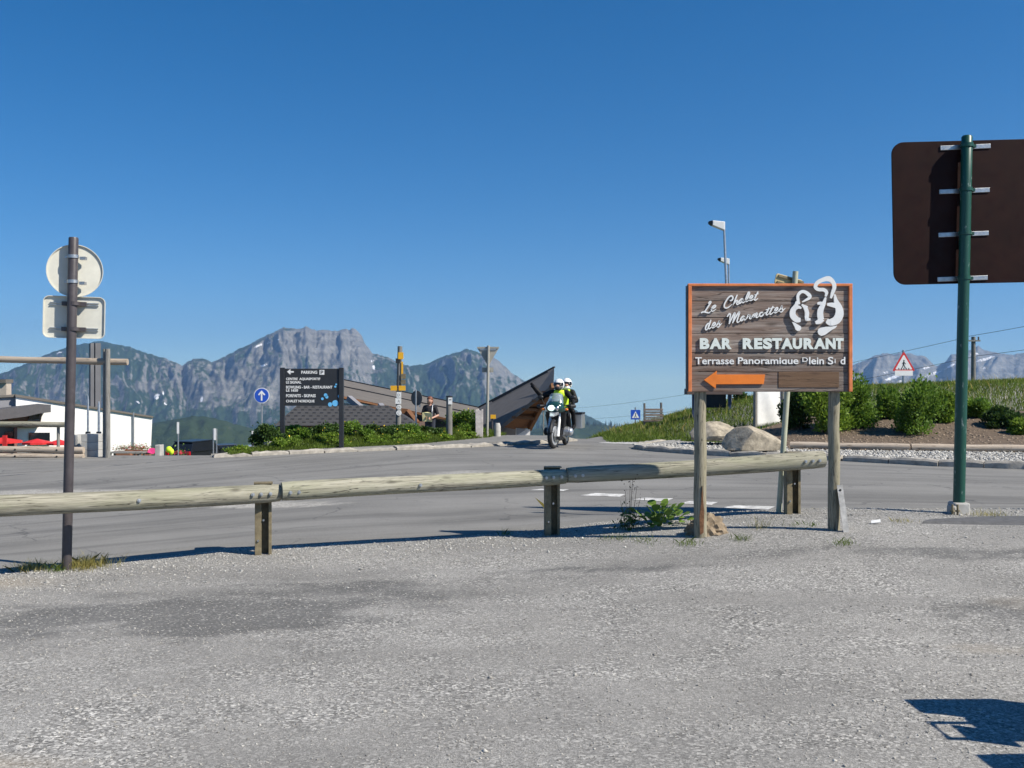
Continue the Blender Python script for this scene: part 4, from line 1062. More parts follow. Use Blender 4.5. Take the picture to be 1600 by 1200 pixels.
stones('gravel', vp, np.clip(rng.lognormal(-4.95, 0.4, len(vp)), 0.004, 0.020), M_GRAVELSTONE, 'coarser pale stones along the foot of the guard rail')
b_ = lot_points(420); stones('gravel', b_, rng.uniform(0.007, 0.017, len(b_)), M_CHIPS, 'scattered larger stones on the gravel lot')
def island_points(n):
    X = rng.uniform(3, 14, n); yk = np.interp(X, [p[0] for p in ISL[2:]], [p[1] for p in ISL[2:]]) + 0.25
    yb = np.interp(X, (3.5, 4.9, 6.4, 7.0, 10, 13.5), (24.8, 25.6, 23.4, 22.5, 22.1, 21.0))
    Y = yk + (yb - yk) * rng.random(n); ok = yb > yk; return np.stack([X[ok], Y[ok]], 1)
ip = island_points(9000); stones('gravel', ip, rng.uniform(0.02, 0.05, len(ip)), M_GRAVELSTONE, 'pale crushed stone on the kerbed island', 0.10)
sx_ = rng.uniform(6, 15, 3500); sp_ = np.stack([sx_, 22.4 + rng.random(3500) * 4.5 - (sx_ - 8) * 0.08], 1); stones('clods', sp_, rng.uniform(0.015, 0.05, 3500), plain('soil_clods', (0.21, 0.16, 0.115, 1), 0.95, 0.2, 8, island=0.4), 'dry brown clods on the planted slope', 0.11)

# log edging at the foot of the soil
le = thing('log_edging', 'round timber logs edging the soil bed above the gravel strip', 'edging', (7.0, 22.4, 0))
ed = [(6.4, 23.0), (8.9, 22.25), (11.4, 21.75), (14.0, 20.8)]
for a, b in zip(ed[:-1], ed[1:]):
    A = Vector((a[0] + 0.02, a[1], gz(*a) + 0.185)); B = Vector((b[0] - 0.02, b[1], gz(*b) + 0.185))
    d = B - A; m = MB(); n = 10
    m.tube([(d.length * i / n, 0, 0.006 * math.sin(i)) for i in range(n + 1)], 0.082, 14)
    o = m.build('log', M_PALELOG, le, smooth=True, loc=A - Vector((7.0, 22.4, 0))); o.rotation_euler = d.to_track_quat('X', 'Z').to_euler()

# boulders
bo = W(1178, 690, 21.9)
tag(blob_mesh('boulder', M_ROCK, (bo.x, 22.0, 0.30), (0.63, 0.52, 0.42), 0.16, 5.3, 4, scale=0.9, cut=[((-0.85, -0.5, 0.55), 0.62), ((0.55, -0.25, 0.85), 0.62), ((0.1, -1, 0.12), 0.66), ((-0.15, 0, 1), 0.88)]), 'large angular pale boulder on the gravel island', 'boulder', 'boulders on the island')
tag(blob_mesh('boulder', M_ROCK, ((1118 - 800) / F * 24.6, 24.6, 0.34), (0.62, 0.5, 0.34), 0.2, 8.1, 4, scale=1.1, cut=[((0.3, -0.6, 0.8), 0.66), ((-0.6, -0.5, 0.5), 0.74)]), 'smaller rough boulder half hidden behind the left board post', 'boulder', 'boulders on the island')

# ------------------------------------------------------------------ plants
def leaf_mesh(C, D, size, r_, wide=0.55):
    """one rhombic leaf per row: C centre, D direction of the tip"""
    n = len(C)
    D = D / np.linalg.norm(D, axis=1, keepdims=True)
    rv = r_.normal(size=(n, 3)); S = np.cross(D, rv); S /= np.linalg.norm(S, axis=1, keepdims=True)
    s = size[:, None]
    V = np.stack([C - D * s * 0.5, C + S * s * wide * 0.5, C + D * s * 0.5, C - S * s * wide * 0.5], 1).reshape(-1, 3)
    Fc = np.arange(n * 4).reshape(n, 4)
    return V, Fc

def shrub(name, label, x, y, w, d, h, mat, n, seed, group=None, leaf=0.07, flowers=0, low=0.05, upright=0.3, zoff=0.0, lobes=9):
    r_ = np.random.default_rng(seed)
    z0 = gz(x, y) + zoff
    root = thing(name, label, 'shrub', (x, y, z0), 0, group)
    # several uneven branch clumps
    ang = r_.uniform(0, 2 * np.pi, lobes); rad = np.sqrt(r_.random(lobes)) * 0.62
    cz = r_.uniform(0.12, 0.80, lobes) * (1 - 0.45 * rad)
    LC = np.stack([np.cos(ang) * rad * w / 2, np.sin(ang) * rad * d / 2, cz * h], 1)
    LR = r_.uniform(0.24, 0.42, lobes)
    which = r_.integers(0, lobes, n)
    u = r_.normal(size=(n, 3)); u /= np.linalg.norm(u, axis=1, keepdims=True)
    rr_ = LR[which] * (r_.random(n) ** 0.45) * (1 + 0.35 * r_.normal(size=n) * (r_.random(n) < 0.25))
    C = LC[which] + u * rr_[:, None] * np.array([w * 0.55, d * 0.55, h * 0.62])
    C[:, 2] = np.maximum(C[:, 2], low * h + r_.random(n) * 0.1 * h)
    D = u + np.array([0, 0, upright]) + 0.5 * r_.normal(size=(n, 3))
    V, Fc = leaf_mesh(C, D, r_.uniform(0.6, 1.3, n) * leaf, r_)
    link('foliage', mesh_np('foliage', V, Fc), mat, root)
    m = MB()
    for k in range(min(lobes, 7)):
        p = LC[k]; m.tube([(p[0] * 0.15, p[1] * 0.15, -0.1), (p[0] * 0.5, p[1] * 0.5, p[2] * 0.55), tuple(p)], [0.02, 0.014, 0.006], 6)
    m.build('stem', M_STEMBROWN, root, smooth=True)
    if flowers:
        k = r_.integers(0, n, flowers); Fp = C[k] + u[k] * 0.03 + np.array([0, -0.03, 0.03])
        V, Fc = leaf_mesh(Fp, r_.normal(size=(flowers, 3)) + np.array([0, -0.3, 1]), r_.uniform(0.03, 0.05, flowers), r_, 1.0)
        o = link('blossom', mesh_np('blossom', V, Fc), M_FLOWER, root)
    return root

GH = 'shrubs on the bank by the parking sign'
hedge = [  # px, top py, Y offset from hedge line, width px, material, flowers, label
 (418, 652, 0.9, 48, M_LEAF2, 0, 'dark rounded shrub at the left end of the bank by the blue arrow sign'),
 (462, 664, 1.3, 40, M_LEAF1, 6, 'low leafy shrub below the left part of the black parking board'),
 (500, 661, 1.5, 46, M_LEAF2, 6, 'darker shrub below the middle of the black parking board'),
 (548, 662, 1.3, 54, M_LEAF1, 16, 'yellow flowering shrub just right of the parking board'),
 (594, 660, 1.5, 52, M_LEAF2, 22, 'dark shrub with yellow flowers left of the trail signpost'),
 (640, 658, 1.5, 44, M_LEAF1, 18, 'yellow flowering shrub just right of the trail signpost'),
 (672, 664, 1.3, 36, M_LEAF2, 6, 'low shrub in front of the person with the map'),
 (726, 643, 1.3, 42, M_LEAF1, 26, 'taller shrub with yellow flowers right of the grey notice post'),
 (748, 668, 1.0, 34, M_LEAF3, 4, 'small bright shrub at the right end of the bank'),
]
for i, (px, ty, dy, wp, mt, fl, lb) in enumerate(hedge):
    Y = 24.5
    for _ in range(6):
        X = (px - 800) / F * Y; Y = float(pl(X, HEDGE)) + dy
    z0 = gz(X, Y); h = CH + (600 - ty) / F * Y - z0; w = wp * Y / F
    shrub('shrub', lb, X, Y, w * 1.5, w * 1.1, h * 1.2, mt, 3000, 40 + i, GH, 0.075, int(fl * 1.6))
for i, (px, ty, dy, wp) in enumerate(((440, 676, 0.5, 50), (520, 674, 0.6, 60), (575, 676, 0.6, 50), (612, 674, 0.6, 50), (655, 674, 0.6, 44), (690, 674, 0.7, 40), (725, 672, 0.6, 40), (380, 694, 0.5, 50))):
    Y = 24.0
    for _ in range(6):
        X = (px - 800) / F * Y; Y = float(pl(X, HEDGE)) + dy
    z0 = gz(X, Y); h = max(0.22, CH + (600 - ty) / F * Y - z0); w = wp * Y / F
    lbs = ('low weeds under the left leg of the parking board', 'low weeds under the right leg of the parking board', 'low weeds left of the trail signpost foot', 'low weeds at the trail signpost foot', 'low weeds below the person with the map', 'low weeds at the foot of the grey notice post', 'low weeds below the tall flowering shrub', 'weeds at the far left tip of the planted bank')
    shrub('weed_clump', lbs[i], X, Y, w * 1.3, 0.7, h * 1.1, M_LEAF3, 1500, 80 + i, 'low weeds along the bank', 0.06, 5)
GI = 'shrubs on the soil slope'
isl = [ # px, base py, top py, Y, width px, mat, label
 (1243, 664, 606, 26.2, 46, M_LEAF2, 'dark shrub behind the white sheet and the leaning pole'),
 (1292, 672, 584, 25.6, 84, M_LEAF3, 'bushy bright shrub right of the leaning pole'),
 (1336, 668, 578, 26.0, 66, M_LEAF1, 'tall shrub directly right of the restaurant board'),
 (1383, 662, 597, 27.0, 50, M_LEAF1, 'feathery paler shrub below the red triangle sign'),
 (1432, 680, 588, 25.0, 76, M_LEAF1, 'tall pointed shrub right of the red triangle sign'),
 (1474, 668, 606, 26.2, 46, M_LEAF3, 'yellowish green shrub left of the green pole'),
 (1525, 668, 612, 26.6, 46, M_LEAF1, 'small shrub just right of the green pole'),
 (1566, 682, 634, 25.4, 60, M_LEAF2, 'round dark shrub near the right edge'),
 (1600, 690, 650, 24.6, 40, M_LEAF3, 'low bright shrub cut by the right edge'),
]
for i, (px, by, ty, Y, wp, mt, lb) in enumerate(isl):
    X = (px - 800) / F * Y; z0 = gz(X, Y) + 0.1; h = CH + (600 - ty) / F * Y - z0; w = wp * Y / F
    shrub('shrub', lb, X, Y, w * 1.26, w * 1.05, h * 1.14, mt, 6500, 120 + i, GI, 0.085, 0, low=0.02, upright=0.9, zoff=0.08, lobes=18)
X = (1160 - 800) / F * 33.5
shrub('shrub', 'dark shrub on the mound behind the restaurant board', X, 33.5, 1.1, 0.8, CH + (600 - 606) / F * 33.5 - gz(X, 33.5), M_LEAF2, 1200, 140, GI, 0.08)

# grass
def blades(name, XY, h, wdt, mat, label, seed=1, lean=0.35, lift=0.0, kind='stuff', parent=None):
    r_ = np.random.default_rng(seed); n = len(XY)
    z = g(XY[:, 0], XY[:, 1]) + lift
    a = r_.uniform(0, 2 * np.pi, n); H = h * r_.uniform(0.5, 1.3, n)
    dx, dy = np.cos(a), np.sin(a); la = r_.normal(size=n) * lean * H; lb = r_.normal(size=n) * lean * H
    B = np.stack([XY[:, 0], XY[:, 1], z - 0.01], 1)
    wv = np.stack([dx, dy, np.zeros(n)], 1) * (wdt * r_.uniform(0.7, 1.3, n))[:, None]
    M_ = B + np.stack([la * 0.35, lb * 0.35, H * 0.6], 1)
    T_ = B + np.stack([la, lb, H], 1)
    V = np.stack([B - wv, B + wv, M_ + wv * 0.7, T_, M_ - wv * 0.7], 1).reshape(-1, 3)
    Fc = np.arange(n * 5).reshape(n, 5)
    o = link(name, mesh_np(name, V, Fc), mat, parent); 
    return tag(o, label, None, None, kind) if parent is None else o
n = 90000
X = rng.uniform(2.7, 22, n); y0 = pl(X, MOUND_Y)
Y = y0 + (38 - y0) * rng.random(n) ** 1.1
soil_front = np.interp(X, (5.2, 7.0, 8.8, 11, 14, 22), (24.9, 22.5, 22.3, 22.0, 21, 17.8)); soil_back = np.interp(X, (5.6, 6.6, 7.8, 9.6, 12, 16, 26), (25.9, 26.7, 27.5, 27.9, 27.5, 26.4, 24))
ok = ~((X > 5.3) & (Y < soil_back)) & (Y > y0 + 0.2)
blades('grass', np.stack([X, Y], 1)[ok], 0.15, 0.009, M_GRASS, 'green meadow grass on the mound behind the island', 3)
dn = 2500; X = rng.uniform(3, 20, dn); y0 = pl(X, MOUND_Y); Y = y0 + 2 + (36 - y0 - 2) * rng.random(dn); ok = ~((X > 5.3) & (Y < np.interp(X, (5.6, 6.6, 7.8, 9.6, 12, 16, 26), (26.2, 27, 27.8, 28.2, 27.8, 26.7, 24.3))))
blades('grass', np.stack([X, Y], 1)[ok], 0.28, 0.007, M_DRYGRASS, 'straw coloured seed heads in the meadow grass', 4)
n = 30000
X = rng.uniform(-6.15, -0.25, n); Y = pl(X, HEDGE) + 0.02 + 2.6 * rng.random(n) ** 1.5
blades('grass', np.stack([X, Y], 1), 0.15, 0.008, M_GRASS, 'bright grass at the foot of the planted bank', 5)
n = 900; X = rng.uniform(2.6, 3.9, n); Y = rng.uniform(26.9, 28.6, n)
blades('grass', np.stack([X, Y], 1), 0.13, 0.008, M_GRASS, 'grass tip of the mound beside the crest of the road', 6)

def tuft(x, y, r, n, h, mat, label, seed, w=0.0016):
    r_ = np.random.default_rng(seed); q = r_.normal(size=(n, 2)) * r * 0.5
    root = thing('grass_tuft', label, 'grass', (x, y, 0), 0, 'grass tufts in the gravel')
    o = blades('blades', np.stack([x + q[:, 0], y + q[:, 1]], 1), h, w, mat, None, seed, 0.6, 0, None, root)
    o['kind'] = 'stuff'; o.matrix_parent_inverse = Matrix.Translation((-x, -y, 0)); return root
def T(px, py):
    Y = F * CH / (py - 600)
    for _ in range(12): X = (px - 800) / F * Y; Y = F * (CH - gz(X, Y)) / (py - 600)
    return (px - 800) / F * Y, Y
for i, (px, py, r, n, h, mt, lb) in enumerate((
    (136, 886, 0.2, 620, 0.11, M_DRYGRASS, 'yellow grass tuft right of the brown pole foot'), (52, 890, 0.16, 420, 0.08, M_DRYGRASS, 'yellow grass tuft left of the brown pole foot'), (90, 893, 0.08, 90, 0.07, M_GRASS, 'short green tuft at the brown pole foot'),
    (790, 836, 0.07, 60, 0.08, M_GRASS, 'small green tuft left of the middle rail post'), (965, 842, 0.2, 150, 0.06, M_GRASS, 'creeping green weeds in front of the dock plant'), (1012, 846, 0.18, 120, 0.05, M_GRASS, 'creeping weeds left of the left board post'),
    (1075, 850, 0.12, 100, 0.06, M_GRASS, 'green tuft at the left board post'), (1160, 843, 0.1, 90, 0.06, M_GRASS, 'green tuft right of the crumbling stump'), (1318, 850, 0.1, 110, 0.06, M_GRASS, 'green tuft at the foot of the angle iron'),
    (1280, 802, 0.16, 110, 0.07, M_DRYGRASS, 'dry grass right of the last rail post'), (1255, 822, 0.2, 70, 0.05, M_GRASS, 'thin grass between the board posts'), (1545, 806, 0.25, 170, 0.07, M_DRYGRASS, 'dry grass right of the green pole foot'), (1408, 815, 0.12, 60, 0.05, M_DRYGRASS, 'dry wisps left of the asphalt patch'),
    (855, 800, 0.05, 25, 0.18, M_DRYGRASS, 'thin dry stalks beside the middle rail post'), (1185, 826, 0.12, 60, 0.12, M_DRYGRASS, 'thin stalks left of the leaning pole foot'))):
    x, y = T(px, py); tuft(x, y, r, n, h, mt, lb, 200 + i)
# dock plant with broad leaves by the left board post
dx_, dy_ = T(1030, 822)
dk = thing('dock_plant', 'leafy green dock plant beside the left board post', 'plant', (dx_, dy_, gz(dx_, dy_)))
r_ = np.random.default_rng(9)
def broad_leaf(L, wd_):
    vs = []; fs = []
    for i in range(6):
        t = i / 5; w_ = wd_ * math.sin(math.pi * (0.08 + 0.9 * t)) ** 0.8; z = 0.12 * L * math.sin(t * 2.2) - 0.10 * L * t * t
        vs += [(-w_, L * t, z + 0.15 * w_), (0, L * t, z), (w_, L * t, z + 0.15 * w_)]
    for i in range(5):
        a = i * 3; fs += [(a, a + 1, a + 4, a + 3), (a + 1, a + 2, a + 5, a + 4)]
    m = MB(); m.add(vs, fs); return m
lm = broad_leaf(0.11, 0.042).build('leaf', M_DOCK, dk, smooth=True, angle=80)
first = True
for i in range(85):
    o = lm if first else lm.copy()
    if not first: COL.objects.link(o)
    first = False
    a = r_.uniform(0, 2 * math.pi); rad = 0.26 * math.sqrt(r_.random()); 
    o.location = (math.cos(a) * rad * 1.25, math.sin(a) * rad * 0.8, r_.uniform(0.04, 0.25) * (1.1 - rad * 2.2))
    s = r_.uniform(0.55, 1.15); o.scale = (s, s, s)
    o.rotation_euler = (r_.uniform(-0.2, 0.9), r_.uniform(-0.4, 0.4), a - math.pi / 2 + r_.uniform(-0.5, 0.5))
m = MB()
for i in range(9):
    a = i * 0.7; m.tube([(0, 0, -0.05), (math.cos(a) * 0.06, math.sin(a) * 0.05, 0.12), (math.cos(a) * 0.14, math.sin(a) * 0.1, 0.22)], [0.006, 0.005, 0.003], 6)
m.build('stalk', M_DOCK, dk, smooth=True)
wx, wy = T(982, 828)
wp = thing('weed_plant', 'dark spindly weed with tall bare stalks left of the dock plant', 'plant', (wx, wy, gz(wx, wy)))
m = MB()
for i, (tx, tz) in enumerate(((0.02, 0.52), (-0.03, 0.40), (0.09, 0.46), (-0.08, 0.30), (0.13, 0.34), (0.05, 0.60))):
    m.tube([(tx * 0.3, 0, -0.03), (tx * 0.7, 0.01 * i, tz * 0.5), (tx, 0.02, tz)], [0.004, 0.003, 0.0015], 5)
m.build('stalk', M_STEMBROWN, wp)
C = np.stack([r_.normal(size=160) * 0.075, r_.normal(size=160) * 0.05, np.abs(r_.normal(size=160)) * 0.10 + 0.01], 1)
V, Fc = leaf_mesh(C, r_.normal(size=(160, 3)) + np.array([0, 0, 1.0]), r_.uniform(0.03, 0.07, 160), r_, 0.3)
link('foliage', mesh_np('foliage', V, Fc), M_LEAF2, wp)
C = np.stack([r_.normal(size=50) * 0.05 + 0.03, r_.normal(size=50) * 0.02, r_.uniform(0.25, 0.58, 50)], 1)
V, Fc = leaf_mesh(C, r_.normal(size=(50, 3)), r_.uniform(0.012, 0.03, 50), r_, 0.5); link('seed_head', mesh_np('seed_head', V, Fc), M_STEMBROWN, wp)['kind'] = 'stuff'
# scrap of white paper by the brace
lx_, ly_ = T(1368, 819)
lit = MB(); lit.add([(-0.05, -0.02, 0.0), (0.04, -0.03, 0.012), (0.06, 0.03, 0.03), (-0.03, 0.04, 0.015), (-0.05, -0.02, 0.004), (0.04, -0.03, 0.016), (0.06, 0.03, 0.034), (-0.03, 0.04, 0.019)], [(0, 1, 2, 3), (4, 5, 6, 7), (0, 1, 5, 4), (1, 2, 6, 5), (2, 3, 7, 6), (3, 0, 4, 7)])
tag(lit.build('paper_scrap', M_WHITE, None, loc=(lx_, ly_, gz(lx_, ly_) + 0.012)), 'crumpled pale paper scrap on the gravel near the green pole', 'litter')

# far conifers on the wooded hillside
n = 2600
X = rng.uniform(-300, 1500, n); ridge_py = np.interp(X / 3200 * F + 800, (640, 740, 800, 850, 900, 950, 1010, 1150, 1300, 1500), (700, 690, 678, 668, 663, 665, 668, 675, 690, 720))
tt = rng.random(n) ** 1.6 * 0.45
zr = CH + (600 - ridge_py) / F * 3200
Z = -400 + (zr + 400) * (1 - tt) ** 1.1; Yc = 3200 - tt * 1300
Hh = rng.uniform(9, 20, n); Rr = Hh * 0.18
a = np.linspace(0, 2 * np.pi, 7)[:-1]
V = np.zeros((n, 7, 3)); V[:, :6, 0] = X[:, None] + Rr[:, None] * np.cos(a); V[:, :6, 1] = Yc[:, None] + Rr[:, None] * np.sin(a); V[:, :6, 2] = (Z - 4)[:, None]
V[:, 6] = np.stack([X, Yc, Z + Hh], 1)
Fc = (np.arange(n)[:, None, None] * 7 + np.array([(k, (k + 1) % 6, 6) for k in range(6)])[None]).reshape(-1, 3)
tag(link('conifer_wood', mesh_np('conifer_wood', V.reshape(-1, 3), Fc), M_CONIFER), 'dark spruce wood on the far hillside', None, None, 'stuff')
# ------------------------------------------------------------------ small road furniture on the bank
def base(px, Y): X = (px - 800) / F * Y; return X, Y, gz(X, Y)
def ht(py, Y, z0): return CH + (600 - py) / F * Y - z0
def dirplate(root, name, x, z, w, h, mat, y=-0.06, th=0.012, rz=0.0):
    m = MB(); m.box((0, 0, 0), (w, th, h)); return m.build(name, mat, root, loc=(x, y, z), rot=(0, 0, rz), bevel=0.002)

# black parking board
PY = 23.6; x, y, z0 = base(441, PY); s = PY / F
pk = thing('information_sign', 'black board reading PARKING with white lines of text and blue dots', 'sign', (x, y, z0))
for px in (441.5, 533.5):
    m = MB(); zt = ht(574.5, PY, z0); m.box(((px - 441) * s, 0, zt / 2 - 0.15), (0.105, 0.105, zt + 0.3)); m.build('post', M_DARKGREY, pk, bevel=0.006)
m = MB(); m.box(((487.5 - 441) * s, 0.0, (ht(576, PY, z0) + ht(634, PY, z0)) / 2), (84 * s, 0.05, 58 * s)); m.build('panel', M_DARKGREY, pk, bevel=0.003)
def kx(v): return (400 + v / 6.667 - 441) * s
def kz(v): return ht(540 + v / 6.667, PY, z0)
for tx, a, b, c, d in (('PARKING', 474, 640, 262, 294), ('CENTRE  AQUASPORTIF', 316, 672, 334, 364), ('LE SIGNAL', 316, 474, 368, 396), ('BOWLING - BAR - RESTAURANT', 316, 798, 418, 448), ('LE 1650', 316, 440, 452, 480), ('FORFAITS - SKIPASS', 316, 624, 506, 538), ('CHALET NORDIQUE', 316, 612, 564, 596)):
    letter(tx, kx(a), kx(b), kz(d), kz(c), -0.032, -0.024, M_WHITE, pk, bold=0.022, name='text_line')
m = MB(); m.prism([(kx(a), kz(b)) for a, b in ((326, 272), (358, 246), (366, 256), (354, 266), (396, 266), (396, 282), (354, 282), (366, 292), (358, 302))], -0.032, -0.024); m.build('arrow', M_WHITE, pk)
m = MB(); m.prism([(kx(a), kz(b)) for a, b in ((664, 254), (714, 254), (714, 304), (664, 304))], -0.031, -0.024); ps = m.build('parking_symbol', M_WHITE, pk)
letter('P', kx(676), kx(704), kz(298), kz(261), -0.033, -0.0312, M_DARKGREY, ps, bold=0.02)
for cx, cz, r in ((828, 600, 32), (774, 613, 22), (727, 515, 18), (740, 536, 16), (694, 554, 14), (872, 528, 17), (838, 404, 9), (828, 427, 11)):
    m = MB(); m.lathe([(0.0001, 0), (r / 6.667 * s, 0), (r / 6.667 * s, 0.007), (0.0001, 0.007)], (kx(cx), -0.0245, kz(cz)), (0, -1, 0), 20); m.build('blue_dot', M_LIGHTBLUE, pk)
xx, yy = T(437, 704)
m = MB(); m.box((0, 0, 0.08), (0.24, 0.2, 0.24)); tag(m.build('concrete_block', M_CONC, None, loc=(xx, 22.95, gz(xx, 22.95)), bevel=0.02), 'small concrete block below the left leg of the parking board', 'block')

# blue arrow disc
BYY = 29.0; x, y, z0 = base(409, BYY); s = BYY / F
ba = thing('road_sign', 'round blue sign with a white upward arrow beside the parking board', 'road sign', (x, y, z0))
zc = ht(618, BYY, z0)
m = MB(); m.cyl((-0.02, 0.03, -0.2), (0, 0.03, zc + 0.15), 0.028, n=12); m.build('pole', M_GALV, ba, smooth=True)
m = MB(); m.lathe([(0.0001, -0.01), (0.225, -0.01), (0.225, 0.0), (0.0001, 0.0)], (0, -0.01, zc), (0, -1, 0), 36); pd = m.build('plate', M_WHITE, ba, smooth=True)
m = MB(); m.lathe([(0.0001, 0), (0.205, 0), (0.205, 0.004), (0.0001, 0.004)], (0, -0.0105, zc), (0, -1, 0), 36); m.build('blue_disc', M_BLUE, pd, smooth=True)
m = MB(); m.prism([(-0.022, zc - 0.15), (0.022, zc - 0.15), (0.022, zc + 0.06), (0.075, zc + 0.0), (0.105, zc + 0.03), (0, zc + 0.15), (-0.105, zc + 0.03), (-0.075, zc), (-0.022, zc + 0.06)], -0.022, -0.0155); m.build('arrow', M_WHITE, pd)
m = MB(); m.box((0.06, 0.02, zc - 0.27), (0.10, 0.03, 0.05)); m.build('clamp', M_GALV, ba)

# trail signpost
TY = 26.3; x, y, z0 = base(625, TY); s = TY / F
tp = thing('trail_signpost', 'dark post with yellow hiking plates and four white badges', 'signpost', (x, y, z0))
zt = ht(541, TY, z0)
m = MB(); m.tube([(-0.05, 0, -0.2), (-0.03, 0, zt * 0.5), (0.0, 0, zt)], [0.075, 0.068, 0.062], 14); m.build('pole', M_GREYWOOD, tp, smooth=True)
dirplate(tp, 'yellow_plate', 0.03, ht(556, TY, z0), 0.14, 0.18, M_YELLOW, -0.085)
dirplate(tp, 'yellow_plate', 0.065, ht(577, TY, z0), 0.05, 0.40, M_YELLOW, -0.07)
dirplate(tp, 'dark_plate', -0.05, ht(564, TY, z0), 0.11, 0.13, M_DARKGREY, -0.08)
dirplate(tp, 'brown_plate', 0.095, ht(588, TY, z0), 0.13, 0.13, M_RUSTPOST, -0.085)
dirplate(tp, 'brown_plate', 0.095, ht(597, TY, z0), 0.13, 0.12, M_RUSTPOST, -0.085)
dirplate(tp, 'yellow_plate', -0.155, ht(606.5, TY, z0), 0.17, 0.13, M_YELLOW, -0.085); dirplate(tp, 'yellow_plate', 0.065, ht(606.5, TY, z0), 0.18, 0.13, M_YELLOW, -0.085)
for k, (yy, ww, rd_) in enumerate(((617, 0.12, 0), (626.5, 0.15, 0), (636, 0.13, 1), (645, 0.14, 1))):
    zc = ht(yy, TY, z0)
    m = MB()
    if rd_: m.lathe([(0.0001, -0.006), (ww / 2, -0.006), (ww / 2, 0.006), (0.0001, 0.006)], (-0.02, -0.085, zc), (0, -1, 0), 20)
    else: m.box((-0.02 - 0.015 * (k == 1), -0.085, zc), (ww, 0.012, 0.15))
    bd = m.build('white_badge', M_WHITE, tp)
    letter(('D', 'A', 'D', 'C')[k], -0.05, 0.01, zc - 0.035, zc + 0.035, -0.095, -0.092, plain('badge_print', (0.35, 0.33, 0.28, 1), 0.6), bd, bold=-0.01, name='badge_mark')

# round sign back behind the bank
RY = 29.5; x, y, z0 = base(650, RY)
rb = thing('road_sign', 'thin grey pole with a round sign back behind the planted bank', 'road sign', (x, y, z0))
zt = ht(609, RY, z0); zc = ht(622, RY, z0)
m = MB(); m.cyl((0, 0, -0.2), (0, 0, zt), 0.026, n=12); m.build('pole', M_GALV, rb, smooth=True)
m = MB(); m.lathe([(0.0001, 0), (0.225, 0), (0.225, 0.015), (0.218, 0.015), (0.218, 0.003), (0.0001, 0.003)], (0, 0, 0), (0, -1, 0), 32); m.build('round_plate', plain('dull_sign_back', (0.10, 0.10, 0.10, 1), 0.6), rb, smooth=True, loc=(0.02, 0.06, zc), rot=(0, 0, R(-38)))
dirplate(rb, 'small_plate', 0.11, ht(633, RY, z0), 0.05, 0.12, M_GALV, 0.02)

# grey notice post
NY = 26.8; x, y, z0 = base(702, NY); zt = ht(619, NY, z0)
npst = thing('notice_post', 'round grey wooden post with a white notice under its top', 'post', (x, y, z0))
m = MB(); m.tube([(0, 0, -0.2), (0.0, 0, 0.5), (0.0, 0, zt - 0.02), (0, 0, zt)], [0.085, 0.083, 0.081, 0.072], 16); m.build('pole', M_GREYWOOD, npst, smooth=True)
m = MB(); m.lathe([(0.0001, 0.02), (0.09, 0.0), (0.09, -0.03), (0.083, -0.03)], (0, 0, zt + 0.004), (0, 0, 1), 18); m.build('cap', M_DARKGREY, npst)
nt_ = dirplate(npst, 'notice', 0.03, ht(626.5, NY, z0), 0.11, 0.18, M_WHITE, -0.088)
m = MB(); m.box((0.0, -0.009, 0.035), (0.06, 0.003, 0.02)); m.build('printed_mark', M_DARKGREY, nt_)

# pink and white notched stake, give way back, small bollard, small yellow plate
KY = 28.0; x, y, z0 = base(749, KY); zt = ht(639, KY, z0)
m = MB(); m.prism([(-0.10, -0.1), (0.10, -0.1), (0.105, zt), (0.06, zt - 0.01), (0.05, zt - 0.05), (0.0, zt - 0.045), (-0.02, zt), (-0.09, zt - 0.02), (-0.115, zt - 0.03)], -0.04, 0.04)
tag(m.build('stone_marker', plain('pink_white_marker', (0.55, 0.50, 0.47, 1), 0.8, 0.25, 9), None, loc=(x, y, z0), bevel=0.008), 'pale notched marker slab left of the give way sign', 'marker')
VY = 28.5; x, y, z0 = base(762, VY); s = VY / F; zt = ht(540, VY, z0)
gw = thing('road_sign', 'tall grey pole with a triangular give way sign seen from behind', 'road sign', (x, y, z0))
m = MB(); m.cyl((-0.02, 0, -0.2), (0.02, 0, zt), 0.04, n=14); m.build('pole', M_SHADEDBACK, gw, smooth=True)
tri = [(-0.31, ht(543, VY, z0)), (-0.29, ht(541.8, VY, z0)), (0.31, ht(541.8, VY, z0)), (0.33, ht(543, VY, z0)), (0.035, ht(570, VY, z0)), (-0.015, ht(570, VY, z0))]
m = MB(); m.prism(tri, 0.05, 0.056); m.prism([tri[0], tri[1], tri[2], tri[3], (0.30, tri[3][1] - 0.03), (-0.28, tri[3][1] - 0.03)], 0.03, 0.05); m.build('triangle_plate', M_SHADEDBACK, gw)
m = MB(); m.box((0.01, 0.045, ht(546, VY, z0)), (0.46, 0.02, 0.05)); m.build('mounting_rail', M_GALV, gw)
m = MB(); m.box((0.0, 0.055, ht(578, VY, z0)), (0.33, 0.012, 0.14)); m.box((0.0, 0.042, ht(578, VY, z0)), (0.22, 0.016, 0.04)); m.build('small_plate', M_SHADEDBACK, gw)
x, y, z0 = base(777, 28.9); zt = ht(661, 28.9, z0)
m = MB(); m.tube([(0, 0, -0.1), (0, 0, zt * 0.8), (0, 0, zt)], [0.105, 0.10, 0.07], 14); tag(m.build('bollard', M_CONC, None, smooth=True, loc=(x, y, z0)), 'short pale bollard at the right end of the bank', 'bollard')
x, y, z0 = base(769, 30.0); zt = ht(650, 30, z0)
yp = thing('trail_signpost', 'low post with a small yellow plate behind the bollard', 'signpost', (x, y, z0))
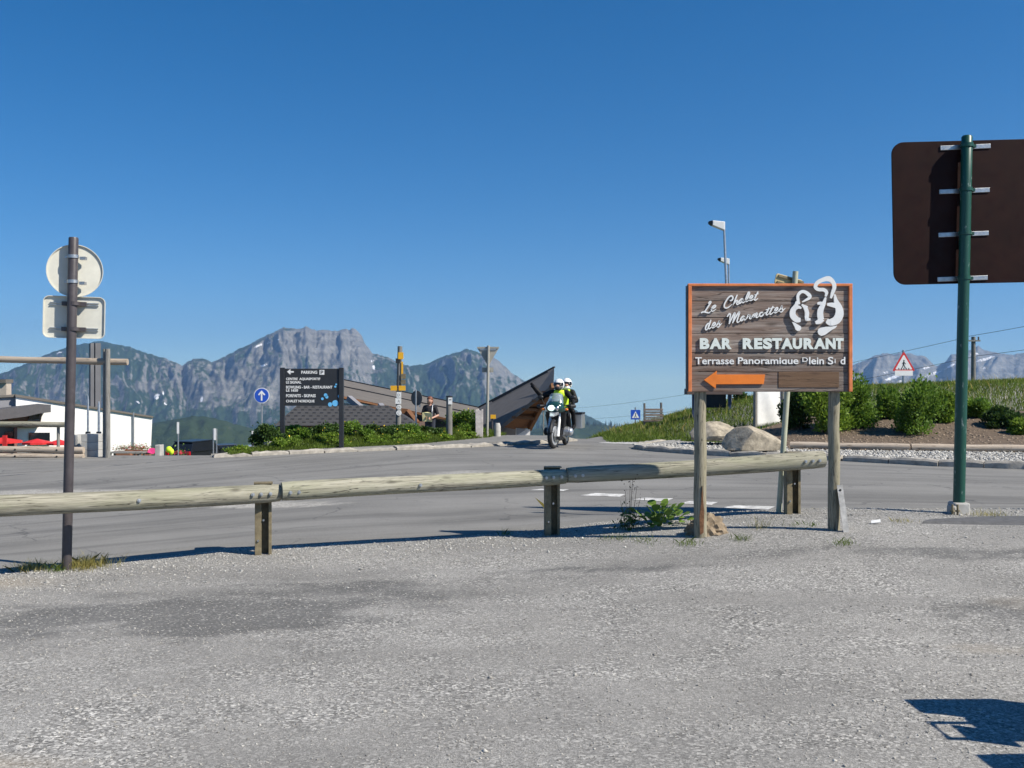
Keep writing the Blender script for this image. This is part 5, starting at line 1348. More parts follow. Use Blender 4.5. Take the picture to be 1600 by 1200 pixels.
m = MB(); m.cyl((0, 0, -0.1), (0, 0, zt), 0.03, n=10); m.build('pole', M_BROWNPAINT, yp); dirplate(yp, 'yellow_plate', 0.03, ht(651, 30, z0), 0.16, 0.12, M_YELLOW, -0.05)

# ------------------------------------------------------------------ right of the road: crossing sign, slatted board, kiosk board, white sheet, triangle sign
x, y, z0 = base(993, 40); s = 40 / F; zc = ht(648, 40, z0)
cs = thing('road_sign', 'square blue pedestrian crossing sign beyond the grassy mound', 'road sign', (x, y, z0))
m = MB(); m.cyl((0, 0.03, -0.2), (0, 0.03, zc + 0.3), 0.028, n=10); m.build('pole', M_GALV, cs)
m = MB(); m.box((0, 0, zc), (15 * s, 0.012, 15 * s)); bp = m.build('plate', M_BLUE, cs)
m = MB(); m.prism([(-0.15, zc - 0.13), (0.15, zc - 0.13), (0, zc + 0.14)], -0.012, -0.0062); wt = m.build('white_triangle', M_WHITE, bp)
m = MB(); m.ball((0.01, -0.014, zc + 0.055), (0.02, 0.004, 0.02), 8, 6); m.bar((0.005, -0.014, zc + 0.03), (0, -0.014, zc - 0.04), 0.03, 0.004, (0, 1, 0)); m.bar((0, -0.0145, zc - 0.03), (-0.05, -0.0145, zc - 0.11), 0.018, 0.004, (0, 1, 0)); m.bar((0, -0.015, zc - 0.03), (0.045, -0.015, zc - 0.11), 0.018, 0.004, (0, 1, 0)); m.build('walking_figure', M_BLACK, wt)
IY = 33.0; x, y, z0 = base(1007, IY); s = IY / F
ib = thing('information_sign', 'grey slatted wooden board between two posts on the mound', 'sign', (x, y, z0))
for dx, ty in ((0, 630), (26 * s, 629)):
    m = MB(); zt = ht(ty, IY, z0); m.cyl((dx, 0, -0.3), (dx, 0, zt), 0.038, n=10); m.build('post', M_GREYWOOD, ib, smooth=True)
for k in range(5):
    m = MB(); m.box((13.5 * s + random.uniform(-.01, .02), -0.045, ht(640 + k * 4.2, IY, z0)), (30 * s, 0.02, 3.2 * s)); m.build('slat', M_GREYWOOD if k % 2 else M_BOARD, ib)
m = MB(); m.box((13.5 * s, -0.03, ht(659, IY, z0)), (34 * s, 0.07, 0.035)); m.build('ledge', M_DARKGREY, ib)
QY = 31.5; x, y, z0 = base(1084, QY); s = QY / F
kb = thing('information_sign', 'roofed notice board on blue posts half hidden by the restaurant board', 'sign', (x, y, z0))
for dx in (0, 56 * s):
    m = MB(); zt = ht(596, QY, z0); m.box((dx, 0, zt / 2 - 0.2), (0.10, 0.10, zt + 0.4)); m.build('post', plain('blue_post', (0.03, 0.05, 0.11, 1), 0.5), kb)
m = MB(); m.box((28 * s, -0.02, ht(625, QY, z0)), (44 * s, 0.05, 24 * s)); m.build('panel', M_GLASS, kb)
m = MB(); m.box((30 * s, -0.02, ht(612, QY, z0)), (86 * s, 0.5, 9 * s)); m.build('roof_cap', plain('brown_cap', (0.10, 0.07, 0.06, 1), 0.7), kb, bevel=0.01)
m = MB(); m.box((5.5 * s, -0.06, ht(634, QY, z0)), (0.045, 0.03, 38 * s)); m.build('white_strip', M_WHITE, kb)
SYY = 27.4; x, y, z0 = base(1180, SYY); s = SYY / F
ws_ = thing('banner', 'white sheet stretched on a wooden post behind the boulders', 'banner', (x, y, z0))
m = MB(); m.cyl((0, 0, -0.3), (0, 0, ht(585, SYY, z0)), 0.055, n=12); m.build('post', M_GREYWOOD, ws_, smooth=True)
m = MB(); m.cyl((0.85, 0.35, -0.3), (0.85, 0.35, ht(585, SYY, z0)), 0.05, n=12); m.build('post', M_GREYWOOD, ws_, smooth=True)
V = []; nn = 14
for j in range(nn + 1):
    for i in range(nn + 1):
        u, v_ = i / nn, j / nn; V.append((0.05 + 0.78 * u, 0.02 + 0.33 * u + 0.035 * math.sin(5 * u + 4 * v_) * (1 - abs(2 * u - 1)), ht(667 - 4 * u, SYY, z0) * (1 - v_) + ht(588, SYY, z0) * v_))
me = mesh_np('sheet', V, grid_faces(nn + 1, nn + 1), True); so = link('sheet', me, M_WHITE, ws_); md = so.modifiers.new('thickness', 'SOLIDIFY'); md.thickness = 0.006
ZY = 34.0; x, y, z0 = base(1412, ZY); s = ZY / F
ts = thing('road_sign', 'red bordered triangular pedestrian crossing warning sign above the shrubs', 'road sign', (x, y, z0))
m = MB(); m.cyl((0, 0.03, -0.3), (0, 0.03, ht(547, ZY, z0)), 0.04, n=12); m.build('pole', M_GALV, ts, smooth=True)
def trip(c, r, yb, yf):
    out = []
    for k in range(3):
        a = R(90 + 120 * k)
        for da in (-12, 0, 12): out.append((c[0] + (r * (1 if da == 0 else 0.955)) * math.cos(a + R(da * 0.35)), c[1] + (r * (1 if da == 0 else 0.955)) * math.sin(a + R(da * 0.35))))
    return out
cz_ = ht(569.5, ZY, z0)
m = MB(); m.prism(trip((0, cz_), 19.5 * s, 0, 0), -0.01, 0.0); rt = m.build('red_border', M_RED, ts)
m = MB(); m.prism(trip((0, cz_), 14.6 * s, 0, 0), -0.014, -0.0102); wi = m.build('white_field', M_WHITE, rt)
m = MB(); m.ball((0.0, -0.016, cz_ + 0.13), (0.026, 0.004, 0.026), 8, 6); m.bar((0, -0.0165, cz_ + 0.10), (-0.01, -0.0165, cz_ - 0.02), 0.045, 0.004, (0, 1, 0)); m.bar((-0.01, -0.017, cz_ - 0.0), (-0.07, -0.017, cz_ - 0.13), 0.024, 0.004, (0, 1, 0)); m.bar((-0.01, -0.0175, cz_ - 0.0), (0.06, -0.0175, cz_ - 0.13), 0.024, 0.004, (0, 1, 0)); m.bar((0.0, -0.018, cz_ + 0.08), (0.07, -0.018, cz_ + 0.01), 0.018, 0.004, (0, 1, 0)); m.bar((0.0, -0.0185, cz_ + 0.08), (-0.06, -0.0185, cz_ + 0.02), 0.018, 0.004, (0, 1, 0))
for k in range(5): m.box((-0.17 + 0.085 * k, -0.0155, cz_ - 0.145), (0.03, 0.003, 0.05))
m.build('walking_figure', M_BLACK, wi)['kind'] = 'stuff'
dirplate(ts, 'lower_plate', 0.0, ht(583, ZY, z0), 28 * s, 8 * s, M_WHITE, -0.01)

# ------------------------------------------------------------------ lamps, poles, wires
def lamp(label, px_base, by, px_top, ty, Y, headpx):
    x, y, z0 = base(px_base, Y); s = Y / F; zt = ht(ty, Y, z0); dx = (px_top - px_base) * s
    o = thing('street_lamp', label, 'street lamp', (x, y, z0), 0, 'street lamps behind the restaurant board')
    m = MB(); m.tube([(0, 0, -0.2), (dx * 0.3, 0, zt * 0.4), (dx, 0, zt)], [0.07, 0.055, 0.035], 10); m.build('pole', M_GALV, o, smooth=True)
    L = headpx * s
    m = MB(); m.solid([(dx + 0.02, -0.12, zt + 0.02), (dx - L * 0.78, -0.14, zt + 0.06), (dx - L * 0.78, 0.14, zt + 0.06), (dx + 0.02, 0.12, zt + 0.02)], [(dx + 0.02, -0.10, zt - 0.27), (dx - L * 0.78, -0.13, zt - 0.10), (dx - L * 0.78, 0.13, zt - 0.10), (dx + 0.02, 0.10, zt - 0.27)]); hd = m.build('lamp_head', M_WHITE, o, bevel=0.02)
    m = MB(); m.solid([(dx - L * 0.78, -0.14, zt + 0.06), (dx - L, -0.09, zt + 0.04), (dx - L, 0.09, zt + 0.04), (dx - L * 0.78, 0.14, zt + 0.06)], [(dx - L * 0.78, -0.13, zt - 0.10), (dx - L, -0.08, zt - 0.03), (dx - L, 0.08, zt - 0.03), (dx - L * 0.78, 0.13, zt - 0.10)]); m.build('lamp_hood', M_DARKGREY, hd, bevel=0.01)
    return o
lamp('taller street lamp with a white head behind the restaurant board', 1141, 632, 1131, 348, 33.0, 24)
lamp('shorter more distant street lamp beside the taller one', 1140, 640, 1138.5, 405, 46.0, 17)
def upole(label, X, Y, zt):
    z0 = gz(X, Y); o = thing('utility_pole', label, 'utility pole', (X, Y, z0), 0, 'utility poles')
    m = MB(); m.tube([(0, 0, -0.5), (0, 0, zt - z0)], [0.17, 0.12], 10); m.build('pole', M_GREYWOOD, o, smooth=True)
    m = MB(); m.box((-0.1, -0.12, zt - z0 - 0.25), (0.9, 0.1, 0.09)); m.build('crossarm', M_GREYWOOD, o)
    for dx in (-0.45, 0.25):
        m = MB(); m.lathe([(0.03, 0), (0.06, 0.05), (0.03, 0.09), (0.055, 0.14), (0.02, 0.2)], (dx, -0.12, zt - z0 - 0.2), (0, 0, 1), 10); m.build('insulator', M_DARKGREY, o)
    return o
upole('wooden utility pole against the snowy range', 27.8, 60, 4.45)
upole('far wooden utility pole down the slope behind the motorcycle', 5.2, 165, -2.6)
upole('wooden utility pole beyond the right edge', 33.0, 46, 6.2)
def wire(p0, p1, sag, label):
    m = MB(); a = Vector(p0); b = Vector(p1); m.tube([a.lerp(b, i / 24) - Vector((0, 0, sag * 4 * (i / 24) * (1 - i / 24))) for i in range(25)], 0.013, 5)
    tag(m.build('wire', M_BLACK), label, 'wire', 'overhead wires')
wire((27.35, 59.88, 4.4), (4.75, 164.9, -2.65), 1.0, 'upper overhead wire left of the utility pole'); wire((28.05, 59.88, 3.3), (5.45, 164.9, -4.2), 1.2, 'lower overhead wire left of the utility pole')
wire((27.35, 59.88, 4.45), (32.55, 45.9, 6.1), 0.1, 'upper overhead wire right of the utility pole'); wire((28.05, 59.88, 3.3), (33.25, 45.9, 4.7), 0.1, 'lower overhead wire right of the utility pole')

# ------------------------------------------------------------------ timber frame with concrete blocks at left
FY = 21.4; x, y, z0 = base(165, FY); s = FY / F
wf = thing('timber_frame', 'tall open frame of round logs beside stacked concrete blocks at left', 'fence', (x, y, z0))
for px, r, yy in ((160.2, 0.032, 0.09), (168, 0.058, 0.0)):
    m = MB(); zt = ht(545, FY, z0); m.tube([((px - 165) * s, yy, -0.3), ((px - 165) * s, yy, zt * .5), ((px - 165) * s, yy, zt)], [r * 1.05, r, r * 0.96], 14); m.build('post', M_GREYWOOD, wf, smooth=True)
def flog(x0, x1, py0, py1, rpx, yy, mt=M_PALELOG):
    A = Vector(((x0 - 165) * s, yy, ht(py0, FY, z0))); B = Vector(((x1 - 165) * s, yy, ht(py1, FY, z0))); d = B - A
    m = MB(); n = 10; m.tube([(d.length * i / n, 0, 0.004 * math.sin(i * 1.3)) for i in range(n + 1)], [rpx * s * (1 + 0.03 * math.sin(i)) for i in range(n + 1)], 14)
    o = m.build('log', mt, wf, smooth=True, loc=A); o.rotation_euler = d.to_track_quat('X', 'Z').to_euler(); return o
flog(-60, 196, 560, 565.5, 5.2, 0.125); flog(-60, 108, 661.5, 663.5, 4.2, 0.0, M_LOG)
l1 = flog(-60, 131, 701, 703.5, 5.2, 0.0); l2 = flog(-60, 131, 711.5, 713.5, 5.2, 0.0)
for l_ in (l1, l2):
    for bxp_ in (26, 91):
        m = MB(); m.cyl(((bxp_ + 60) * s, -0.068, 0), ((bxp_ + 60) * s, -0.082, 0), 0.02, n=8); m.build('bolt', M_BLACK, l_)
for px in (89.5, -20):
    m = MB(); m.cyl(((px - 165) * s, 0.05, -0.2), ((px - 165) * s, 0.05, ht(660, FY, z0)), 0.033, n=10); m.build('post', M_GREYWOOD, wf, smooth=True)
cbx = (145 - 800) / F * 21.75
for k in range(3):
    m = MB(); m.box((0, 0, 0), (25.5 * s + 0.004 * k, 0.35, 12.4 * s)); o = m.build('concrete_block', M_CONC, None, loc=(cbx, 21.75, z0 - 0.01 + 12.7 * s * (k + 0.5)), bevel=0.008)
    tag(o, ('lowest of the three stacked grey concrete blocks', 'middle one of the three stacked grey concrete blocks', 'topmost of the three stacked grey concrete blocks')[k], 'block', 'stacked concrete blocks by the timber frame')
m = MB(); m.box((0, 0, 0), (10 * s, 0.4, 17 * s)); tag(m.build('concrete_block', M_CONC, None, loc=((123 - 800) / F * 22.1, 22.1, ht(687, 22.1, 0)), bevel=0.01), 'grey concrete slab left of the block stack behind the brown pole', 'block')
# bearer under that slab
m = MB(); m.box((0, 0, 0), (12 * s, 0.4, 0.36)); tag(m.build('concrete_block', M_CONC, None, loc=((123 - 800) / F * 22.1, 22.12, ht(695.5, 22.1, 0) - 0.18), bevel=0.01), 'lower grey concrete slab beside the block stack', 'block')
for px, ty, r in ((137.5, 619, 0.026), (154.5, 627, 0.03)):
    X, Yp, zz = base(px, 24.5); zt = ht(ty, 24.5, zz)
    o = thing('steel_post', 'thin pale steel post %s behind the concrete blocks' % ('at left' if px < 140 else 'at right'), 'post', (X, Yp, zz))
    m = MB(); m.tube([(0, 0, -0.2), (0, 0, zt - 0.1), (0, 0, zt)], [r, r, r * 0.4], 10); m.build('pole', M_GALV, o, smooth=True); m = MB(); m.box((0, 0, ht(676, 24.5, zz)), (0.09, 0.09, 0.05)); m.build('collar', M_DARKGREY, o)

M_FLUE = plain('grey_flue', (0.13, 0.13, 0.14, 1), 0.6, 0.15, 1.5)
# ------------------------------------------------------------------ white building at left
AX, AY = -24.9, 50.0; ax, ay, az = -21.9, 51.9, gz(-21.9, 51.9)
wb = thing('building', 'white rendered low building with a sloping dark roof edge at left', 'building', (ax, ay, az))
WD = Vector((math.cos(R(35)), math.sin(R(35)), 0)); WN = Vector((-WD.y, WD.x, 0))      # along the sunlit front, and into the building
def al(px, py, dy=0.0):
    k = (px - 800) / F; o_ = Vector((AX, AY, 0)) + WN * dy
    t_ = (k * o_.y - o_.x) / (WD.x - k * WD.y); P_ = o_ + WD * t_
    return Vector((P_.x - ax, P_.y - ay, CH + (600 - py) / F * P_.y - az))
def slab(pts, depth, name, mat, dy=0.0, parent=None, drop=0.0):
    m = MB(); P = [al(a_, b_, dy) for a_, b_ in pts]; m.solid(P, [p + WN * depth - Vector((0, 0, drop)) for p in P]); return m.build(name, mat, parent or wb)
slab([(25, 620), (238, 653), (234.0, 738), (25, 738)], 4.0, 'wall', M_WALL, drop=0.55)
slab([(24, 616), (239.5, 650.3), (239.2, 653), (24, 620)], 4.2, 'roof', M_ROOF, -0.10, drop=0.5)
slab([(-90, 621), (25, 620), (25, 738), (-90, 738)], 3.0, 'wall', M_GREYANDSHADE, 0.3, drop=0.6)  # face turned from the sun, its shade put in as grey colour
slab([(-90, 617.5), (3, 617.5), (24, 616), (24, 620), (3, 621), (-90, 621)], 3.2, 'roof', M_ROOF, 0.15, drop=0.5)
slab([(-60, 643), (0, 639), (68, 631.5), (79.5, 632.5), (79.5, 644), (62, 646), (40, 651), (0, 656), (-60, 660)], 1.6, 'canopy', plain('grey_canopy', (0.09, 0.09, 0.095, 1), 0.6), -1.6)
slab([(14, 652), (66, 646), (63, 664), (60, 668), (10, 668)], 0.25, 'upper_wall', plain('brown_render', (0.20, 0.13, 0.11, 1), 0.8), -0.3)
for pts in ([(46, 648.5), (62, 647.5), (61, 656), (44, 657)], [(45, 676), (78, 676), (78, 694), (45, 694)], [(8, 674), (22, 674), (22, 712), (0, 712)]):
    fo = slab(pts, 0.1, 'window', M_GLASS, -0.42 if pts[0][1] < 660 else -0.06)
    a_, b_ = (pts[3], pts[2]) if pts[0][1] < 700 else (pts[0], pts[1])
    slab([(a_[0] - 0.6, a_[1] - 0.6), (b_[0] + 0.6, b_[1] - 0.6), (b_[0] + 0.6, b_[1] + 0.9), (a_[0] - 0.6, a_[1] + 0.9)], 0.12, 'sill', M_GREYANDSHADE, -0.56 if pts[0][1] < 660 else -0.16, fo)
slab([(22.5, 668), (27, 668), (26.5, 712), (22.5, 712)], 0.3, 'door_pillar', plain('red_brown_post', (0.24, 0.10, 0.08, 1), 0.7), -0.28)
for x0_, x1_ in ((141.5, 147), (149, 157.5)):
    slab([(x0_, 536), (x1_, 536), (x1_, 660), (x0_, 660)], 0.4, 'flue', M_FLUE, 2.2)
A = al(208.5, 644, -0.08); m = MB(); m.cyl((A.x, A.y, -0.1), (A.x, A.y, A.z), 0.045, n=10); m.build('downpipe', M_GALV, wb, smooth=True)
HB = 60.0; X, Yh, zz = base(-40, HB)
hb = thing('building', 'small tan block with a flat dark roof at the far left edge', 'building', (X, Yh, zz))
zt = ht(596, HB, zz); wq = 52 * HB / F
m = MB(); m.box((wq * 0.25, 0.3, zt / 2 - 0.1), (wq * 1.42, 0.6, zt)); m.build('wall', plain('tan_render', (0.45, 0.38, 0.32, 1), 0.85), hb)
m = MB(); m.box((wq * 0.25, 0.3, zt + 0.02), (wq * 1.46, 0.9, 0.22)); m.build('roof', M_ROOF, hb)
m = MB(); m.box((wq * 0.6, -0.02, zt * 0.72), (0.7, 0.1, 0.5)); m.build('window', M_GLASS, hb)
def parasol(px, py, Y, r, label):
    x, y, z0 = base(px, Y); zt = ht(py, Y, z0)
    o = thing('parasol', label, 'parasol', (x, y, z0), 0, 'red parasols in front of the white building')
    m = MB(); m.cyl((0, 0, -0.05), (0, 0, zt), 0.03, n=8); m.build('pole', M_GALV, o)
    m = MB(); n = 8; vs = [(0, 0, zt + 0.02)]; fs = []
    for k in range(n): a = 2 * math.pi * k / n; vs.append((r * math.cos(a), r * math.sin(a), zt - 0.15))
    for k in range(n): a = 2 * math.pi * k / n; vs.append((r * math.cos(a) * 1.0, r * math.sin(a) * 1.0, zt - 0.24))
    for k in range(n): fs += [(0, 1 + k, 1 + (k + 1) % n), (1 + k, 9 + k, 9 + (k + 1) % n, 1 + (k + 1) % n)]
    m.add(vs, fs); m.build('canopy', M_RED, o)
    return o
parasol(4, 684, 47, 0.9, 'red parasol at the far left by the dark entrance'); parasol(58, 686, 47, 0.68, 'red parasol in front of the wide window'); parasol(92, 687, 47, 0.55, 'red parasol right of the wide window')
m = MB(); m.box((0, 0, 0.75), (0.2, 0.06, 1.5)); X, Yp, zz = base(7.5, 46); tag(m.build('red_panel', M_RED, None, loc=(X, Yp, zz)), 'narrow red panel below the leftmost parasol', 'panel')

# ------------------------------------------------------------------ tables, planters, cars by the white building
def table(px, Y, w, label):
    x, y, z0 = base(px, Y)
    o = thing('picnic_table', label, 'table', (x, y, z0), R(3))
    m = MB(); m.box((0, 0, 0.60), (w, 0.6, 0.05)); m.build('tabletop', M_GREYWOOD, o)
    for sy in (-0.55, 0.55):
        m = MB(); m.box((0, sy, 0.34), (w, 0.24, 0.045)); m.build('bench', M_GREYWOOD, o)
    for sx__ in (-w * 0.42, w * 0.42):
        m = MB(); m.bar((sx__, -0.6, -0.1), (sx__, -0.2, 0.58), 0.07, 0.05); m.bar((sx__, 0.6, -0.1), (sx__, 0.2, 0.58), 0.07, 0.05); m.box((sx__, 0, 0.31), (0.06, 1.2, 0.06)); m.build('leg_frame', M_GREYWOOD, o)
    return o
table(199, 42, 1.45, 'grey picnic table right of the timber frame'); table(230, 42.8, 1.1, 'second picnic table next to the pink cloth')
def planter(px, py, Y, w, label, flower, seed):
    x, y, _ = base(px, Y); z = CH + (600 - py) / F * Y
    o = thing('flower_box', label, 'planter', (x, y, z)); z0 = gz(x, y) - z
    m = MB(); m.box((0, 0, z0 / 2 - 0.02), (w * 0.9, 0.28, -z0 + 0.02 if z0 < -0.05 else 0.1)); m.build('box', plain('terracotta_box', (0.26, 0.12, 0.07, 1), 0.85), o)
    r_ = np.random.default_rng(seed); n = 260 if Y > 30 else 60
    C = np.stack([r_.normal(size=n) * w * 0.3, r_.normal(size=n) * 0.09, np.abs(r_.normal(size=n)) * 0.10 + 0.02], 1); V, Fc = leaf_mesh(C, r_.normal(size=(n, 3)) + np.array([0, 0, .6]), r_.uniform(0.03, 0.07, n), r_); link('foliage', mesh_np('foliage', V, Fc), M_LEAF1, o)
    C = np.stack([r_.normal(size=90) * w * 0.3, r_.normal(size=90) * 0.09 - 0.04, np.abs(r_.normal(size=90)) * (0.10 if Y > 30 else 0.03) + 0.04], 1); V, Fc = leaf_mesh(C, r_.normal(size=(90, 3)), r_.uniform(0.03, 0.055, 90), r_, 1.0); link('blossom', mesh_np('blossom', V, Fc), flower, o)
M_REDFL = leafmat('red_blossom', (0.45, 0.03, 0.05, 1), (0.6, 0.10, 0.12, 1), 0.2)
planter(192, 704, 44.0, 0.8, 'flower box with red blossoms at the left picnic table', M_REDFL, 1); planter(209, 702, 44.3, 0.8, 'flower box between the two picnic tables', M_REDFL, 2); planter(224, 703, 44.5, 0.7, 'flower box with mixed blossoms behind the second table', M_REDFL, 3)
planter(282, 711, 25.0, 0.26, 'brown planter with small flowers left of the black car', M_REDFL, 4)
x, y, z0 = base(235, 46); shrub('shrub', 'thin green bush behind the pink cloth', x, y, 0.8, 0.5, ht(689, 46, z0), M_LEAF1, 500, 301, None, 0.07)
x, y, z0 = base(239, 42.5); pc = MB(); zt = ht(701, 42.5, z0)
pc.solid([(-0.13, -0.1, zt), (0.14, -0.12, zt + 0.01), (0.14, 0.1, zt), (-0.14, 0.1, zt + 0.02)], [(-0.17, -0.2, zt - 0.14), (0.08, -0.22, zt - 0.22), (0.16, 0.14, zt - 0.12), (-0.14, 0.14, zt - 0.12)])
pk_ = pc.build('cloth', M_PINK, None, loc=(x, y, z0)); tag(pk_, 'bright pink cloth on the second picnic table', 'cloth')
x, y, z0 = base(249, 22.6); m = MB(); m.box((0, 0, 0.06), (0.12, 0.25, 0.40)); tag(m.build('concrete_block', M_CONC, None, loc=(x, y, z0), bevel=0.01), 'upright grey concrete block right of the picnic tables', 'block')
x, y, z0 = base(264, 24.0); m = MB(); m.ball((0, 0, 0.17), (0.08, 0.07, 0.08), 10, 7); m.ball((0.06, 0, 0.12), (0.06, 0.06, 0.08), 10, 7); tag(m.build('bag', M_HIVIS, None, smooth=True, loc=(x, y, z0)), 'fluorescent yellow bag beside the brown planter', 'bag')
def white_topped(px, ty, Y, label, double=False):
    x, y, z0 = base(px, Y); zt = ht(ty, Y, z0); o = thing('marker_post', label, 'post', (x, y, z0), 0, 'white topped posts by the parked cars')
    for dx in ((-0.02, 0.02) if double else (0,)):
        m = MB(); m.cyl((dx * 2, 0, -0.1), (dx * 2, 0, zt), 0.016, n=8); m.build('pole', M_GALV, o)
    m = MB(); m.box((0, -0.02, zt - 0.13), (0.05, 0.012, 0.28)); m.build('white_plate', M_WHITE, o)
white_topped(278.5, 660, 24, 'white topped post left of the black car'); white_topped(336, 670, 24, 'double white topped post right of the black car', True); white_topped(395, 674, 26, 'white topped post behind the dark rounded shrub')
def car(px, py, Y, rz, mat, label):
    x, y, z0 = base(px, Y)
    o = thing('car', label, 'car', (x, y, z0), rz, 'cars parked below the crest'); o.scale = (0.76, 0.76, 0.76)
    # side profile swept across the width, narrower glasshouse
    def loop(x_, pts): return [(x_, a, b) for a, b in pts]
    low = [(-2.0, 0.25), (-2.05, 0.55), (-1.98, 0.85), (-1.9, 0.95), (1.0, 0.92), (1.85, 0.78), (2.0, 0.55), (1.98, 0.25)]
    m = MB(); sec = [loop(-0.80, low), loop(-0.86, [(a * 0.99, b) for a, b in low]), loop(0.86, [(a * 0.99, b) for a, b in low]), loop(0.80, low)]
    vs = [v for l in sec for v in l]; n = len(low); fs = [tuple(range(n)), tuple(range(4 * n - 1, 3 * n - 1, -1))]
    for i in range(3):
        for k in range(n): fs.append((i * n + k, i * n + (k + 1) % n, (i + 1) * n + (k + 1) % n, (i + 1) * n + k))
    m.add(vs, fs); m.build('body', mat, o, bevel=0.03)
    m = MB(); m.solid([(-0.58, -1.5, 1.44), (0.58, -1.5, 1.44), (0.56, 0.15, 1.46), (-0.56, 0.15, 1.46)], [(-0.76, -1.88, 0.94), (0.76, -1.88, 0.94), (0.74, 0.95, 0.92), (-0.74, 0.95, 0.92)]); m.build('windows', M_GLASS, o, bevel=0.02)
    m = MB(); m.solid([(-0.60, -1.56, 1.48), (0.60, -1.56, 1.48), (0.58, 0.2, 1.50), (-0.58, 0.2, 1.50)], [(-0.62, -1.6, 1.43), (0.62, -1.6, 1.43), (0.60, 0.25, 1.45), (-0.60, 0.25, 1.45)]); m.build('roof', mat, o, bevel=0.02)
    for sx_ in (-0.78, 0.78):
        for sy in (-1.25, 1.3):
            m = MB(); m.lathe([(0.18, -0.1), (0.31, -0.09), (0.32, 0), (0.31, 0.09), (0.18, 0.1)], (sx_, sy, 0.31), (1, 0, 0), 18); w_ = m.build('wheel', M_RUBBER, o, smooth=True)
            m = MB(); m.lathe([(0.0001, -0.06), (0.19, -0.08), (0.19, 0.08), (0.0001, 0.06)], (sx_, sy, 0.31), (1, 0, 0), 14); m.build('rim', M_SILVER, w_, smooth=True)
        m = MB(); m.box((sx_ * 0.90, -2.0, 0.86), (0.2, 0.08, 0.22)); m.build('tail_lamp', M_TAIL, o, bevel=0.02)
        m = MB(); m.box((sx_ * 0.8, 1.93, 0.68), (0.28, 0.06, 0.12)); m.build('headlamp', M_STEEL, o, bevel=0.02)
        m = MB(); m.ball((sx_ * 1.2, 0.55, 0.98), (0.1, 0.07, 0.07), 8, 6); m.build('side_mirror', mat, o, smooth=True)
    m = MB(); m.box((0, -2.06, 0.62), (0.5, 0.02, 0.11)); m.build('number_plate', M_WHITE, o)
    return o
car(315, 0, 42, R(-20), M_CARBLACK, 'black hatchback seen from behind with its red tail lamp'); car(362, 0, 47.0, R(-65), M_CARBLUE, 'dark blue car half hidden by the bank'); car(391, 0, 49.0, R(-70), M_SILVER, 'silver car showing only its roof behind the bank')

# ------------------------------------------------------------------ dark roofed building in the middle
CY = 40.0; cx0, cy0, cz0 = base(680, CY)
cb = thing('building', 'low timber building with a folded dark metal roof rising to a point', 'building', (cx0, cy0, cz0))
O = Vector((cx0, cy0, cz0))
def cp(px, py, Y): return W(px, py, Y) - O
def plate(name, pts, thick, mat, dirv=(0, 0.25, -1)):
    P = [cp(*p) for p in pts]; d = Vector(dirv).normalized() * thick
    m = MB(); m.solid(P, [p + d for p in P]); return m.build(name, mat, cb)
rl = plate('roof', [(500, 586, 52), (749, 637, 50), (752, 664, 41.2), (697, 653, 41), (537, 619, 41.5), (500, 611, 41.6)], 0.16, M_ROOF)
plate('fascia', [(500, 611.3, 41.45), (537, 619.3, 41.4), (697, 653.2, 40.9), (697, 656.2, 40.9), (537, 622.6, 41.4), (500, 615, 41.45)], 0.1, M_TIMBER, (0, 1, 0))
rr_ = plate('roof', [(747, 637.5, 50), (866, 574, 47), (865, 600, 37.6), (825, 631, 38.4), (783, 665, 39.4), (752, 665, 41.1)], 0.16, M_ROOF)
# ridge flashing and seams on the sheets
for a, b, par in (((500, 585.6, 51.9), (749, 636.6, 49.9), rl), ((747, 637, 49.9), (866.4, 573.4, 46.9), rr_)):
    m = MB(); m.bar(cp(*a), cp(*b), 0.12, 0.06); m.build('ridge_flashing', M_DARKGREY, par)
for t_ in (0.18, 0.42, 0.66):
    A = cp(747, 637.5, 49.9).lerp(cp(866, 574, 46.9), t_ + 0.1) ; B = cp(770, 660, 39.8).lerp(cp(865, 600, 37.5), t_ + 0.1)
    A2 = A.lerp(B, 0.12); B2 = A.lerp(B, 0.22); d = (cp(866, 574, 46.9) - cp(747, 637.5, 49.9)).normalized()
    m = MB(); m.bar(A2 - d * 0.5 + Vector((0, -0.06, 0.05)), A2 + d * 0.8 + Vector((0, -0.06, 0.05)), 0.05, 0.07); m.build('snow_guard', M_DARKGREY, rr_)
for t_ in (0.42,):
    A = cp(500, 598, 46.8); B = cp(752, 650.5, 45.2); m = MB(); m.bar(A + Vector((0, -0.05, 0.06)), B + Vector((0, -0.05, 0.06)), 0.03, 0.05); m.build('seam', M_DARKGREY, rl)
# timber soffit with beams under the point
plate('soffit', [(784, 667, 39.5), (825, 632.5, 38.5), (863.5, 601.5, 37.8), (845, 638, 39.6), (828, 669, 41.0), (806, 671, 41.2)], 0.12, M_TIMBER, (0.1, 1, 0.1))
for yy in (613, 626, 639, 652):
    ta, tb = (667 - yy) / 65, (669 - yy) / 67
    A = cp(784 + 79 * ta, yy, 39.3 - 1.7 * ta); B = cp(826 + 36 * tb, yy + 2, 40.7 - 3.0 * tb); m = MB(); m.bar(A, B, 0.18, 0.10); m.build('beam', M_TIMBER, cb)
m = MB(); m.bar(cp(864, 602, 37.6), cp(827, 670, 40.8), 0.14, 0.2); m.build('edge_beam', M_TIMBER, cb)
plate('wall', [(760, 664, 42), (806, 669, 41.6), (812, 694, 41.6), (760, 694, 42)], 0.2, M_GREYANDSHADE, (0, 1, 0))
plate('white_board', [(806, 668.5, 40.6), (828.5, 671, 40.6), (828, 684, 40.6), (805, 683, 40.6)], 0.06, M_WHITE, (0, 1, 0))
